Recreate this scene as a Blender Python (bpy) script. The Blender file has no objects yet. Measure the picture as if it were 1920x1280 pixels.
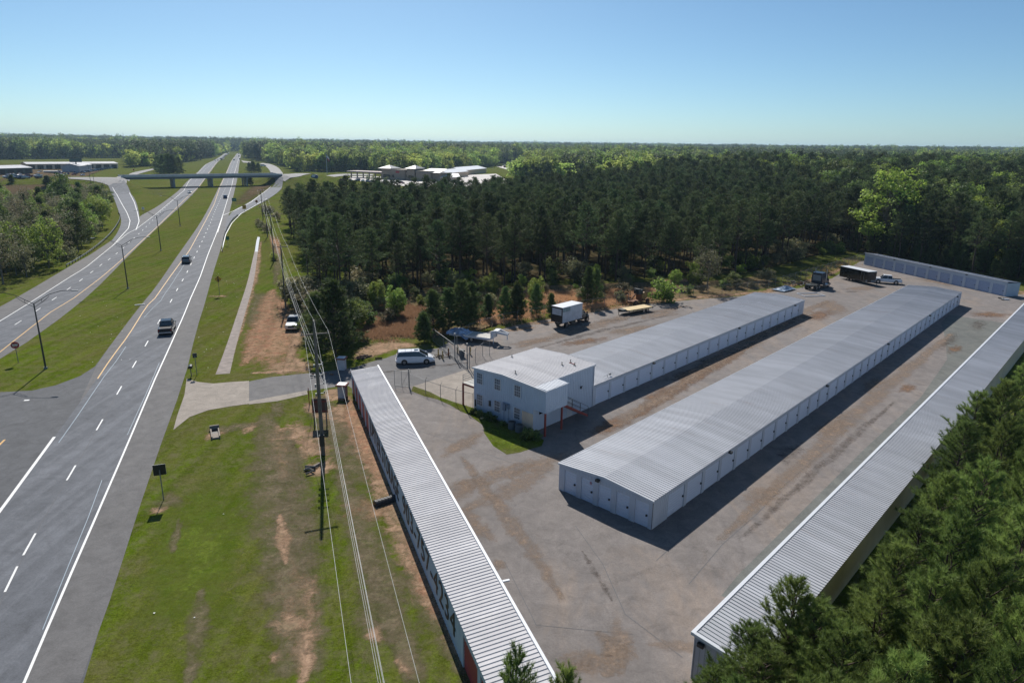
import bpy, math, random
import numpy as np
from mathutils import Vector, Matrix
from mathutils.geometry import tessellate_polygon
R = math.radians
random.seed(7); rng = np.random.default_rng(7)
SC = bpy.context.scene
COL = SC.collection

# ------------------------------------------------------------------ camera
CAMZ = 28.5
FPX, HY, ROLL = 1270.0, 273.0, math.atan(0.0135)
PITCH = math.atan((640 - HY) * math.cos(ROLL) / FPX)
_f = Vector((0, math.cos(PITCH), -math.sin(PITCH)))
_r = Vector((1, 0, 0)); _u = Vector((0, math.sin(PITCH), math.cos(PITCH)))
CR = _r * math.cos(ROLL) + _u * math.sin(ROLL)
CU = -_r * math.sin(ROLL) + _u * math.cos(ROLL)
cam = bpy.data.cameras.new('camera')
cam.sensor_width = 36; cam.lens = FPX / 1920 * 36; cam.clip_start = 0.5; cam.clip_end = 40000
camo = bpy.data.objects.new('camera', cam); COL.objects.link(camo)
m = Matrix.Identity(4)
for i in range(3):
    m[i][0] = CR[i]; m[i][1] = CU[i]; m[i][2] = -_f[i]
m[0][3], m[1][3], m[2][3] = 0, 0, CAMZ
camo.matrix_world = m
SC.camera = camo

# ------------------------------------------------------------------ light
SUN_AZ, SUN_EL = 345.3, 41.5
w = bpy.data.worlds.new("World"); SC.world = w; w.use_nodes = True
wn = w.node_tree
sky = wn.nodes.new('ShaderNodeTexSky'); sky.sky_type = 'NISHITA'; sky.sun_disc = False
sky.sun_elevation = R(SUN_EL); sky.sun_rotation = R(SUN_AZ)
sky.altitude = 0; sky.air_density = 0.7; sky.dust_density = 0.5; sky.ozone_density = 4
tint = wn.nodes.new('ShaderNodeMix'); tint.data_type = 'RGBA'; tint.blend_type = 'MULTIPLY'; tint.inputs[0].default_value = 1.0
tint.inputs[7].default_value = (0.80, 0.985, 0.985, 1)
wn.links.new(sky.outputs[0], tint.inputs[6]); wn.links.new(tint.outputs[2], wn.nodes['Background'].inputs[0])
wn.nodes['Background'].inputs[1].default_value = 0.088
sl = bpy.data.lights.new('sun', 'SUN'); sl.energy = 5.0; sl.angle = R(0.53); sl.color = (1, 0.955, 0.89)
so = bpy.data.objects.new('sun', sl); COL.objects.link(so)
sd = Vector((math.sin(R(SUN_AZ)) * math.cos(R(SUN_EL)), math.cos(R(SUN_AZ)) * math.cos(R(SUN_EL)), math.sin(R(SUN_EL))))
so.rotation_euler = sd.to_track_quat('Z', 'Y').to_euler(); so.location = (0, 0, 100)
SC.view_settings.view_transform = 'Standard'; SC.view_settings.look = 'None'
SC.view_settings.exposure = 0.15; SC.view_settings.gamma = 1
SC.cycles.max_bounces = 5; SC.cycles.diffuse_bounces = 2; SC.cycles.glossy_bounces = 2
SC.cycles.transmission_bounces = 2; SC.cycles.transparent_max_bounces = 14
SC.cycles.volume_bounces = 0; SC.cycles.use_denoising = True; SC.cycles.denoising_input_passes = 'RGB_ALBEDO_NORMAL'

# ------------------------------------------------------------------ terrain + pixel helpers
BA = np.array([-240.0, 428.5]); BB = np.array([-166.0, 482.5])      # ends of the overpass
BU = (BB - BA) / np.linalg.norm(BB - BA); BV = np.array([BU[1], -BU[0]]); BL = float(np.linalg.norm(BB - BA))
DECK = 7.0
def sstep(t):
    t = np.clip(t, 0, 1); return t * t * (3 - 2 * t)
def hgt(x, y):
    x = np.asarray(x, float); y = np.asarray(y, float)
    u = (x - BA[0]) * BU[0] + (y - BA[1]) * BU[1]; v = (x - BA[0]) * BV[0] + (y - BA[1]) * BV[1]
    sl_ = sstep((10 - u) / 15) ; sr_ = sstep((u - BL + 10) / 15)
    far = np.where(u > BL / 2, sstep(1 - np.maximum(u - BL - 22, 0) / 55), sstep(1 - np.maximum(-u - 60, 0) / 160))
    fall = sstep(1 - np.maximum(np.abs(v) - 9, 0) / 52)
    h = DECK * np.maximum(sl_, sr_) * fall * far
    d = np.hypot(x, y)
    hill = np.clip((d - 1500) / 3500, 0, 1)
    n = 0.5 * np.sin(x / 830 + 1.3) * np.cos(y / 1100 + .4) + .3 * np.sin(x / 390 + y / 510) + .35 * np.sin(-x / 1700 + y / 2300 + 2)
    h = h + hill * (4 + 11 * n) + np.clip((d - 5200) / 3000, 0, 1) * (5 + 9 * np.sin(x / 1300 + .5) - 7 * sstep((x / np.maximum(y, 1)) * 1.5))
    return h
def ray(px, py):
    return _f + CR * ((px - 960) / FPX) - CU * ((py - 640) / FPX)
def at(px, py, z=None):
    """photo pixel -> world point on the ground (z None) or at height z"""
    d = ray(px, py)
    if z is not None:
        t = (z - CAMZ) / d.z; return Vector((d.x * t, d.y * t, z))
    t0 = (9 - CAMZ) / d.z; t1 = (0 - CAMZ) / d.z
    ts = np.linspace(t0, t1 * 1.0005, 160)
    below = (CAMZ + ts * d.z) <= hgt(ts * d.x, ts * d.y)
    k = int(np.argmax(below)) if below.any() else len(ts) - 1
    a, b = ts[max(k - 1, 0)], ts[k]
    for _ in range(18):
        c = (a + b) / 2
        if CAMZ + c * d.z <= hgt(c * d.x, c * d.y): b = c
        else: a = c
    return Vector((d.x * b, d.y * b, float(hgt(d.x * b, d.y * b))))
def project(x, y, z):
    x = np.asarray(x, float); y = np.asarray(y, float); zz = np.asarray(z, float) - CAMZ
    k = x * _f.x + y * _f.y + zz * _f.z
    k = np.where(k < .1, np.nan, k)
    return 960 + FPX * (x * CR.x + y * CR.y + zz * CR.z) / k, 640 - FPX * (x * CU.x + y * CU.y + zz * CU.z) / k
def inpoly(x, y, poly):
    x = np.asarray(x, float); y = np.asarray(y, float); r = np.zeros(x.shape, bool)
    n = len(poly)
    for i in range(n):
        x1, y1 = poly[i][0], poly[i][1]; x2, y2 = poly[(i + 1) % n][0], poly[(i + 1) % n][1]
        if y1 == y2: continue
        c = ((y1 > y) != (y2 > y)) & (x < (x2 - x1) * (y - y1) / (y2 - y1) + x1)
        r ^= c
    return r

# ------------------------------------------------------------------ materials
def nmat(name):
    mt = bpy.data.materials.new(name); mt.use_nodes = True
    nt = mt.node_tree; return mt, nt, nt.nodes['Principled BSDF']
def N(nt, t, **kw):
    n = nt.nodes.new(t)
    for k, v in kw.items():
        if k.startswith('i_'):
            key = k[2:]
            key = int(key) if key.isdigit() else key.replace('_', ' ')
            n.inputs[key].default_value = v
        else: setattr(n, k, v)
    return n
def coords(nt, scale=(1, 1, 1), rot=0.0, obj=True):
    tc = N(nt, 'ShaderNodeTexCoord'); mp = N(nt, 'ShaderNodeMapping')
    mp.inputs['Scale'].default_value = scale; mp.inputs['Rotation'].default_value = (0, 0, rot)
    nt.links.new(tc.outputs['Object' if obj else 'Generated'], mp.inputs[0]); return mp.outputs[0]
def noise(nt, vec, scale, detail=4, rough=.55, dist=0.0):
    n = N(nt, 'ShaderNodeTexNoise'); n.inputs['Scale'].default_value = scale; n.inputs['Detail'].default_value = detail
    n.inputs['Roughness'].default_value = rough; n.inputs['Distortion'].default_value = dist
    nt.links.new(vec, n.inputs['Vector']); return n.outputs['Fac']
def ramp(nt, fac, stops, interp='LINEAR'):
    r = N(nt, 'ShaderNodeValToRGB'); r.color_ramp.interpolation = interp
    e = r.color_ramp.elements
    while len(e) < len(stops): e.new(.5)
    for i, (p, c) in enumerate(stops):
        e[i].position = p; e[i].color = c if len(c) == 4 else (*c, 1)
    nt.links.new(fac, r.inputs[0]); return r.outputs[0]
def mix(nt, fac, a, b, mode='MIX'):
    n = N(nt, 'ShaderNodeMix', data_type='RGBA', blend_type=mode)
    for i, v in ((0, fac), (6, a), (7, b)):
        if isinstance(v, bpy.types.NodeSocket): nt.links.new(v, n.inputs[i])
        elif i == 0: n.inputs[0].default_value = v
        else: n.inputs[i].default_value = (*v, 1) if len(v) == 3 else v
    return n.outputs[2]
def g1(v): return (v, v, v)
def bump(nt, b, h, strength, dist=.05):
    n = N(nt, 'ShaderNodeBump'); n.inputs['Strength'].default_value = strength; n.inputs['Distance'].default_value = dist
    nt.links.new(h, n.inputs['Height']); nt.links.new(n.outputs[0], b.inputs['Normal'])
_simple = {}
def simple(name, col, rough=.6, metal=0.0, var=.12, scale=3.0, spec=.5):
    """plain paint/metal/plastic with slight grime variation"""
    if name in _simple: return _simple[name]
    mt, nt, b = nmat(name)
    v = coords(nt)
    f = noise(nt, v, scale, 5)
    c = mix(nt, ramp(nt, f, [(.3, g1(0)), (.75, g1(1))]), tuple(min(1, k * (1 + var)) for k in col), tuple(k * (1 - var) for k in col))
    nt.links.new(c, b.inputs['Base Color']); b.inputs['Roughness'].default_value = rough
    b.inputs['Metallic'].default_value = metal; b.inputs['Specular IOR Level'].default_value = spec
    _simple[name] = mt; return mt

def mat_ground():
    mt, nt, b = nmat('ground_grass')
    v = coords(nt); vr = coords(nt, (1, .22, 1), R(-20))
    a = ramp(nt, noise(nt, v, .05, 5, .6), [(.32, g1(0)), (.68, g1(1))])
    c = mix(nt, a, (.108, .150, .010), (.074, .125, .007))
    st = ramp(nt, noise(nt, vr, .45, 3), [(.4, g1(0)), (.75, g1(.8))])
    c = mix(nt, st, c, (.140, .138, .036))
    vm_ = coords(nt, (1, .012, 1), R(-20)); mow = ramp(nt, noise(nt, vm_, 1.1, 2, .4), [(.35, g1(.80)), (.65, g1(1.16))]); c = mix(nt, 1.0, c, mow, 'MULTIPLY')
    br = ramp(nt, noise(nt, v, .16, 8, .7, .4), [(.49, g1(0)), (.74, g1(.75))])
    c = mix(nt, br, c, (.155, .130, .060))
    big = ramp(nt, noise(nt, v, .035, 4, .6), [(.42, g1(0)), (.66, g1(.55))]); c = mix(nt, big, c, (.125, .120, .030))
    fine = ramp(nt, noise(nt, v, 3.2, 7, .8), [(.28, g1(.50)), (.75, g1(1.40))])
    c = mix(nt, 1.0, c, fine, 'MULTIPLY')
    spk = ramp(nt, noise(nt, v, 9, 5, .85), [(.32, g1(.48)), (.70, g1(1.42))]); c = mix(nt, 1.0, c, spk, 'MULTIPLY')
    th = ramp(nt, noise(nt, v, .9, 8, .8, .5), [(.47, g1(0)), (.64, g1(.6))]); c = mix(nt, th, c, (.165, .145, .085))
    # far away the sheet is woodland floor
    nt.links.new(c, b.inputs['Base Color']); b.inputs['Roughness'].default_value = .95
    b.inputs['Specular IOR Level'].default_value = 0
    bump(nt, b, noise(nt, v, 5.0, 5, .8), .75, .12)
    return mt
def mat_zone(name, c1, c2, c3, s=.3, thr=(.42, .62), edge=.9, fs=3.0, amin=0.0):
    """soft-edged ground cover: 'a' fades at the rim and noise breaks it"""
    mt, nt, b = nmat(name)
    v = coords(nt)
    f = ramp(nt, noise(nt, v, s, 6, .65, .3), [(.3, c1), (.5, c2), (.72, c3)])
    fine = ramp(nt, noise(nt, v, fs, 6, .8), [(.28, g1(.55)), (.75, g1(1.32))])
    c = mix(nt, 1.0, f, fine, 'MULTIPLY')
    nt.links.new(c, b.inputs['Base Color']); b.inputs['Roughness'].default_value = .95; b.inputs['Specular IOR Level'].default_value = 0
    at_ = N(nt, 'ShaderNodeAttribute', attribute_name='a')
    nn = N(nt, 'ShaderNodeMath', operation='MULTIPLY_ADD'); nt.links.new(noise(nt, v, edge * 4.5, 6, .8), nn.inputs[0]); nn.inputs[1].default_value = .38; n62 = N(nt, 'ShaderNodeMath', operation='MULTIPLY'); nt.links.new(noise(nt, v, edge, 6, .7, .6), n62.inputs[0]); n62.inputs[1].default_value = .62; nt.links.new(n62.outputs[0], nn.inputs[2]); nn = nn.outputs[0]
    st = N(nt, 'ShaderNodeMath', operation='MULTIPLY_ADD'); nt.links.new(nn, st.inputs[0]); st.inputs[1].default_value = 3.4; st.inputs[2].default_value = -1.2
    ad = N(nt, 'ShaderNodeMath', operation='ADD'); nt.links.new(at_.outputs['Fac'], ad.inputs[0]); nt.links.new(st.outputs[0], ad.inputs[1])
    mr = N(nt, 'ShaderNodeMapRange'); nt.links.new(ad.outputs[0], mr.inputs[0])
    mr.inputs['From Min'].default_value = .35 + thr[0]; mr.inputs['From Max'].default_value = .35 + thr[1] + .55
    nt2 = N(nt, 'ShaderNodeMath', operation='MULTIPLY', use_clamp=True); nt.links.new(at_.outputs['Fac'], nt2.inputs[0]); nt2.inputs[1].default_value = 5.0
    mf = N(nt, 'ShaderNodeMath', operation='MULTIPLY'); nt.links.new(mr.outputs[0], mf.inputs[0]); nt.links.new(nt2.outputs[0], mf.inputs[1])
    mr.inputs['To Min'].default_value = amin
    nt.links.new(mf.outputs[0], b.inputs['Alpha'])
    bump(nt, b, noise(nt, v, 6.0, 4, .8), .5, .08)
    return mt
def mat_asphalt(name, base, tint, rot=R(-20), streak=.3, crack=True, stain=(0, 0, 0), stamt=0.0, contrast=.18):
    mt, nt, b = nmat(name)
    v = coords(nt); vs = coords(nt, (1, .04, 1), rot)
    c = mix(nt, noise(nt, v, .12, 6, .65), tuple(k * (1 - contrast) for k in base), tuple(k * (1 + contrast) for k in base))
    c = mix(nt, ramp(nt, noise(nt, vs, .9, 3), [(.42, g1(0)), (.62, g1(streak))]), c, tint)
    if stamt:
        v2 = coords(nt, (1, .35, 1), R(-43))
        s = ramp(nt, noise(nt, v2, .10, 8, .72, .8), [(.50, g1(0)), (.66, g1(stamt))])
        c = mix(nt, s, c, stain)
        dk = ramp(nt, noise(nt, v, .35, 8, .75, 1.0), [(.54, g1(0)), (.78, g1(.6))])
        c = mix(nt, dk, c, tuple(k * .55 for k in base))
    fine = ramp(nt, noise(nt, v, 9, 5, .8), [(.25, g1(.74)), (.8, g1(1.24))])
    c = mix(nt, 1.0, c, fine, 'MULTIPLY')
    mid = ramp(nt, noise(nt, v, .7, 8, .8, .6), [(.32, g1(.74)), (.68, g1(1.2))])
    c = mix(nt, 1.0, c, mid, 'MULTIPLY')
    if crack:
        wv = N(nt, 'ShaderNodeTexVoronoi', feature='DISTANCE_TO_EDGE'); wv.inputs['Scale'].default_value = .11
        dn = noise(nt, v, .7, 5, .7)
        vm = N(nt, 'ShaderNodeVectorMath', operation='MULTIPLY_ADD')
        cb = N(nt, 'ShaderNodeCombineXYZ'); nt.links.new(dn, cb.inputs[0]); nt.links.new(noise(nt, v, .9, 5, .7), cb.inputs[1])
        nt.links.new(cb.outputs[0], vm.inputs[0]); vm.inputs[1].default_value = (3.2, 3.2, 0); nt.links.new(v, vm.inputs[2])
        nt.links.new(vm.outputs[0], wv.inputs['Vector'])
        ck = ramp(nt, wv.outputs['Distance'], [(0.0, g1(.30)), (.005, g1(.15)), (.010, g1(0))])
        c = mix(nt, ck, c, tuple(k * .35 for k in base))
    nt.links.new(c, b.inputs['Base Color']); b.inputs['Roughness'].default_value = .85; b.inputs['Specular IOR Level'].default_value = .25
    bump(nt, b, noise(nt, v, 14, 4, .8), .25, .02)
    return mt
def mat_roof(name, col, rough=.34, metal=.75, rust=.0, rot=0.0):
    mt, nt, b = nmat(name)
    v = coords(nt)
    pan = N(nt, 'ShaderNodeTexWhiteNoise', noise_dimensions='1D')
    sx = N(nt, 'ShaderNodeSeparateXYZ'); nt.links.new(v, sx.inputs[0])
    fl = N(nt, 'ShaderNodeMath', operation='MULTIPLY'); nt.links.new(sx.outputs[0], fl.inputs[0]); fl.inputs[1].default_value = 1 / .915
    fo = N(nt, 'ShaderNodeMath', operation='FLOOR'); nt.links.new(fl.outputs[0], fo.inputs[0]); nt.links.new(fo.outputs[0], pan.inputs['W'])
    pr = ramp(nt, pan.outputs['Value'], [(0, g1(.90)), (1, g1(1.06))])
    c = mix(nt, 1.0, col, pr, 'MULTIPLY')
    c = mix(nt, ramp(nt, noise(nt, v, .25, 6, .6), [(.4, g1(0)), (.7, g1(.5))]), c, tuple(k * .82 for k in col))
    if rust:
        vv = coords(nt, (1.2, .15, 1))
        rr = ramp(nt, noise(nt, vv, .8, 6, .7), [(.60, g1(0)), (.74, g1(rust))])
        c = mix(nt, rr, c, (.30, .18, .12))
        sg = ramp(nt, noise(nt, coords(nt, (.35, .02, 1)), 1.0, 3, .6), [(.38, g1(.90)), (.62, g1(1.06))]); c = mix(nt, 1.0, c, sg, 'MULTIPLY')
    nt.links.new(c, b.inputs['Base Color']); b.inputs['Metallic'].default_value = metal; b.inputs['Specular IOR Level'].default_value = .25
    rn = ramp(nt, noise(nt, v, .8, 4), [(.3, g1(rough * .85)), (.7, g1(rough * 1.25))])
    nt.links.new(rn, b.inputs['Roughness'])
    return mt
def mat_leaf(name, c_dark, c_light, trans=.25, hue=.03):
    mt = bpy.data.materials.new(name); mt.use_nodes = True; nt = mt.node_tree
    b = nt.nodes['Principled BSDF']; out = nt.nodes['Material Output']
    oi = N(nt, 'ShaderNodeObjectInfo'); at_ = N(nt, 'ShaderNodeAttribute', attribute_name='t')
    c = mix(nt, at_.outputs['Fac'], c_dark, c_light)
    hs = N(nt, 'ShaderNodeHueSaturation'); nt.links.new(c, hs.inputs['Color'])
    mr = N(nt, 'ShaderNodeMapRange'); nt.links.new(oi.outputs['Random'], mr.inputs[0]); mr.inputs['To Min'].default_value = .5 - hue; mr.inputs['To Max'].default_value = .5 + hue * .6
    nt.links.new(mr.outputs[0], hs.inputs['Hue'])
    ml = N(nt, 'ShaderNodeMath', operation='MULTIPLY'); nt.links.new(oi.outputs['Random'], ml.inputs[0]); ml.inputs[1].default_value = 7.31
    fr = N(nt, 'ShaderNodeMath', operation='FRACT'); nt.links.new(ml.outputs[0], fr.inputs[0])
    m2 = N(nt, 'ShaderNodeMapRange'); nt.links.new(fr.outputs[0], m2.inputs[0]); m2.inputs['To Min'].default_value = .62; m2.inputs['To Max'].default_value = 1.42
    nt.links.new(m2.outputs[0], hs.inputs['Value'])
    nt.links.new(hs.outputs[0], b.inputs['Base Color']); b.inputs['Roughness'].default_value = .6; b.inputs['Specular IOR Level'].default_value = .25
    tr = N(nt, 'ShaderNodeBsdfTranslucent'); nt.links.new(hs.outputs[0], tr.inputs[0])
    ms = N(nt, 'ShaderNodeMixShader'); ms.inputs[0].default_value = trans
    nt.links.new(b.outputs[0], ms.inputs[1]); nt.links.new(tr.outputs[0], ms.inputs[2]); nt.links.new(ms.outputs[0], out.inputs[0])
    return mt

M = {}
M['ground'] = mat_ground()
M['highway'] = mat_asphalt('highway_lanes', (.122, .128, .142), (.185, .193, .212), streak=.6, crack=False)
M['shoulder'] = mat_asphalt('highway_shoulder', (.142, .137, .136), (.160, .152, .148), crack=False, streak=.3)
M['crossover'] = mat_asphalt('crossover_asphalt', (.110, .112, .118), (.085, .085, .092), streak=.3)
M['farroad'] = mat_asphalt('far_road', (.28, .27, .262), (.31, .29, .28), crack=False)
M['lot'] = mat_asphalt('lot_asphalt', (.190, .170, .160), (.225, .198, .18), streak=.35, stain=(.27, .21, .165), stamt=.65, contrast=.34)
M['drive'] = mat_asphalt('driveway_asphalt', (.145, .14, .14), (.17, .16, .152), streak=.2)
M['concrete'] = mat_asphalt('concrete_slab', (.30, .26, .22), (.335, .295, .25), streak=.3, crack=False, contrast=.1)
M['gravel'] = mat_asphalt('gravel_strip', (.13, .135, .125), (.17, .17, .15), streak=.4, crack=False, contrast=.4)
M['white_paint'] = simple('road_paint_white', (.74, .74, .72), .6, scale=5, var=.14)
M['yellow_paint'] = simple('road_paint_yellow', (.62, .36, .10), .6, scale=2, var=.14)
M['roof_silver'] = mat_roof('metal_roof_silver', (.44, .45, .48), rough=.6, metal=.0, rust=.5)
M['roof_white'] = mat_roof('metal_roof_white', (.58, .565, .57), rough=.75, metal=.0)
M['roof_grey'] = mat_roof('metal_roof_grey', (.44, .45, .48), rough=.6, metal=.0, rust=.35)
M['wall_white'] = simple('wall_sheet_white', (.50, .54, .60), .55, scale=.8, var=.06)
M['wall_blue'] = simple('wall_sheet_pale_blue', (.46, .53, .62), .5, scale=.6, var=.06)
M['wall_grey'] = simple('wall_sheet_grey', (.40, .41, .45), .55, scale=.6)
M['wall_beige'] = simple('wall_sheet_beige', (.74, .57, .42), .65, scale=.5)
M['trim_white'] = simple('trim_white', (.60, .62, .65), .5, scale=1, var=.05)
M['door_white'] = simple('rollup_door_white', (.60, .66, .76), .45, scale=.5, var=.05)
M['door_red'] = simple('rollup_door_red', (.33, .03, .035), .5, scale=.5)
M['black'] = simple('black_paint', (.012, .013, .016), .35)
M['rubber'] = simple('tyre_rubber', (.02, .02, .02), .85)
M['glass'] = simple('dark_glass', (.012, .016, .022), .06, spec=.8)
M['pane'] = simple('window_pane_grey', (.11, .13, .155), .12, spec=.6)
M['chrome'] = simple('rim_metal', (.45, .45, .46), .3, .9)
M['steel'] = simple('galvanised_steel', (.20, .21, .215), .55, .15)
M['darksteel'] = simple('dark_steel', (.05, .055, .055), .5, .4)
M['red_steel'] = simple('red_oxide_steel', (.23, .035, .025), .6)
M['wood'] = simple('weathered_pole_wood', (.15, .13, .11), .9, scale=2, var=.3)
M['plank'] = simple('new_pine_planks', (.62, .47, .25), .7, scale=1.2, var=.15)
M['oldplank'] = simple('grey_deck_planks', (.38, .365, .33), .7, scale=1.2, var=.15)
M['car_white'] = simple('car_paint_white', (.72, .74, .78), .22, var=.03)
M['car_black'] = simple('car_paint_black', (.012, .013, .016), .15, var=.03)
M['car_grey'] = simple('car_paint_grey', (.11, .13, .15), .2, var=.03)
M['car_silver'] = simple('car_paint_silver', (.50, .52, .55), .22, .5, var=.03)
M['car_red'] = simple('car_paint_red', (.22, .02, .02), .2, var=.03)
M['car_blue'] = simple('car_paint_blue', (.03, .07, .16), .2, var=.03)
M['lamp_red'] = simple('tail_light_red', (.30, .015, .015), .2)
M['lamp_clear'] = simple('head_light_clear', (.6, .62, .62), .1)
M['bark'] = simple('pine_bark', (.075, .052, .042), .95, scale=4, var=.35)
M['bark_grey'] = simple('grey_bark', (.13, .12, .105), .95, scale=4, var=.3)
M['needle'] = mat_leaf('pine_needles', (.036, .062, .024), (.135, .180, .070), .32)
M['needle_near'] = mat_leaf('pine_needles_fresh', (.060, .095, .022), (.215, .290, .075), .40, .015)
M['leaf_spring'] = mat_leaf('spring_leaves', (.12, .18, .030), (.30, .40, .08), .45)
M['leaf_green'] = mat_leaf('green_leaves', (.065, .105, .026), (.19, .26, .07), .38)
M['leaf_olive'] = mat_leaf('olive_twigs_and_buds', (.15, .15, .070), (.29, .28, .14), .35, .04)
M['needle_young'] = mat_leaf('young_pine_needles', (.045, .080, .022), (.150, .215, .065), .35)
M['leaf_far'] = mat_leaf('far_spring_leaves', (.20, .28, .05), (.48, .58, .15), .68)
M['leaf_far_dark'] = mat_leaf('far_green_leaves', (.13, .20, .045), (.33, .42, .12), .62)
M['needle_far'] = mat_leaf('far_pine_needles', (.045, .072, .028), (.14, .185, .07), .3)
M['dry_grass'] = mat_leaf('tall_dry_grass', (.34, .21, .11), (.58, .40, .22), .45)

# ------------------------------------------------------------------ objects
def tag(o, label=None, cat=None, group=None, kind=None):
    if label: o['label'] = label
    if cat: o['category'] = cat
    if group: o['group'] = group
    if kind: o['kind'] = kind
    return o
def empty(name, loc, rz=0.0, **kw):
    o = bpy.data.objects.new(name, None); COL.objects.link(o)
    o.location = loc; o.rotation_euler = (0, 0, rz); o.empty_display_size = .3
    tag(o, **kw); return o
def copy_tree(o, parent=None):
    c = o.copy(); COL.objects.link(c); c.parent = parent
    for ch in [x for x in o.children]: copy_tree(ch, c)
    return c
class MB:
    def __init__(s): s.v = []; s.f = []; s.mi = []; s.M = None
    def add(s, vs, fs, m=0):
        b = len(s.v)
        if s.M is not None: vs = [tuple(s.M @ Vector(v)) for v in vs]
        s.v += [tuple(v) for v in vs]; s.f += [tuple(i + b for i in f) for f in fs]; s.mi += [m] * len(fs); return s
    def box(s, x0, y0, z0, x1, y1, z1, m=0):
        return s.add([(x0, y0, z0), (x1, y0, z0), (x1, y1, z0), (x0, y1, z0), (x0, y0, z1), (x1, y0, z1), (x1, y1, z1), (x0, y1, z1)],
              [(0, 3, 2, 1), (4, 5, 6, 7), (0, 1, 5, 4), (1, 2, 6, 5), (2, 3, 7, 6), (3, 0, 4, 7)], m)
    def cbox(s, c, sz, m=0):
        return s.box(c[0] - sz[0] / 2, c[1] - sz[1] / 2, c[2] - sz[2] / 2, c[0] + sz[0] / 2, c[1] + sz[1] / 2, c[2] + sz[2] / 2, m)
    def tube(s, p0, p1, r0, r1=None, n=8, m=0, caps=True):
        r1 = r0 if r1 is None else r1
        p0 = Vector(p0); p1 = Vector(p1); d = (p1 - p0)
        if d.length < 1e-6: return s
        d.normalize(); a = d.orthogonal().normalized(); b = d.cross(a)
        vs = []
        for p, r in ((p0, r0), (p1, r1)):
            for i in range(n):
                t = 2 * math.pi * i / n; vs.append(p + (a * math.cos(t) + b * math.sin(t)) * r)
        fs = [(i, (i + 1) % n, n + (i + 1) % n, n + i) for i in range(n)]
        if caps: fs += [tuple(range(n - 1, -1, -1)), tuple(range(n, 2 * n))]
        return s.add(vs, fs, m)
    def path(s, pts, r, n=6, m=0):
        for a, b in zip(pts[:-1], pts[1:]): s.tube(a, b, r, r, n, m)
        return s
    def prism(s, prof, y0, y1, m=0, axis='y'):
        """profile in (x,z) pushed from y0 to y1"""
        n = len(prof); vs = [(x, y0, z) for x, z in prof] + [(x, y1, z) for x, z in prof]
        fs = [(i, (i + 1) % n, n + (i + 1) % n, n + i) for i in range(n)] + [tuple(range(n - 1, -1, -1)), tuple(range(n, 2 * n))]
        return s.add(vs, fs, m)
    def loft(s, rings, m=0, caps=True):
        n = len(rings[0]); vs = [p for r in rings for p in r]; fs = []
        for k in range(len(rings) - 1):
            for i in range(n): fs.append((k * n + i, k * n + (i + 1) % n, (k + 1) * n + (i + 1) % n, (k + 1) * n + i))
        if caps: fs += [tuple(range(n - 1, -1, -1)), tuple((len(rings) - 1) * n + i for i in range(n))]
        return s.add(vs, fs, m)
    def build(s, name, mats, parent=None, smooth=False, bevel=0.0):
        me = bpy.data.meshes.new(name); me.from_pydata(s.v, [], s.f)
        mats = mats if isinstance(mats, (list, tuple)) else [mats]
        for mm in mats: me.materials.append(mm)
        me.polygons.foreach_set('material_index', s.mi)
        if smooth: me.polygons.foreach_set('use_smooth', [True] * len(s.f))
        import bmesh
        bm = bmesh.new(); bm.from_mesh(me); bmesh.ops.recalc_face_normals(bm, faces=bm.faces)
        if bevel: bmesh.ops.bevel(bm, geom=[e for e in bm.edges if e.calc_face_angle(0) > .5], offset=bevel, segments=2, affect='EDGES', profile=.6)
        bm.to_mesh(me); bm.free(); me.update()
        o = bpy.data.objects.new(name, me); COL.objects.link(o); o.parent = parent
        return o
def flat(name, pts, z, mat, kind='structure'):
    """polygon sheet from world xy points at height z (single flat zone)"""
    P3 = [Vector((p[0], p[1], 0)) for p in pts]
    tri = tessellate_polygon([P3])
    me = bpy.data.meshes.new(name); me.from_pydata([(p.x, p.y, z) for p in P3], [], [tuple(t) for t in tri])
    me.materials.append(mat)
    import bmesh
    bm = bmesh.new(); bm.from_mesh(me)
    for f in bm.faces:
        f.normal_update()
        if f.normal.z < 0: f.normal_flip()
    bm.to_mesh(me); bm.free()
    o = bpy.data.objects.new(name, me); COL.objects.link(o); tag(o, kind=kind); return o
def pxs(l): return [at(*p) for p in l]
def resample(pts, n):
    P = np.array([[p[0], p[1]] for p in pts], float)
    d = np.r_[0, np.cumsum(np.hypot(*np.diff(P, axis=0).T))]
    t = np.linspace(0, d[-1], n)
    return np.c_[np.interp(t, d, P[:, 0]), np.interp(t, d, P[:, 1])]
def smoothline(pts, it=2):
    P = [tuple(p[:2]) for p in pts]
    for _ in range(it):
        Q = [P[0]]
        for a, b in zip(P[:-1], P[1:]):
            Q += [(.75 * a[0] + .25 * b[0], .75 * a[1] + .25 * b[1]), (.25 * a[0] + .75 * b[0], .25 * a[1] + .75 * b[1])]
        Q.append(P[-1]); P = Q
    return P
def strip_sheet(name, L, Rr, zoff, mat, n=80, c=3, kind='structure'):
    A = resample(smoothline(L), n); B = resample(smoothline(Rr), n)
    vs = []; fs = []
    for i in range(n):
        for j in range(c + 1):
            p = A[i] + (B[i] - A[i]) * j / c
            vs.append((p[0], p[1], float(hgt(p[0], p[1])) + zoff + far_off(p)))
    for i in range(n - 1):
        for j in range(c):
            k = i * (c + 1) + j; fs.append((k, k + 1, k + c + 2, k + c + 1))
    mb = MB(); mb.add(vs, fs); o = mb.build(name, mat); tag(o, kind=kind)
    return o
def far_off(p):
    d = math.hypot(p[0], p[1]); return 0.0 if d < 250 else min((d - 250) / 1000, .16)
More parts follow.
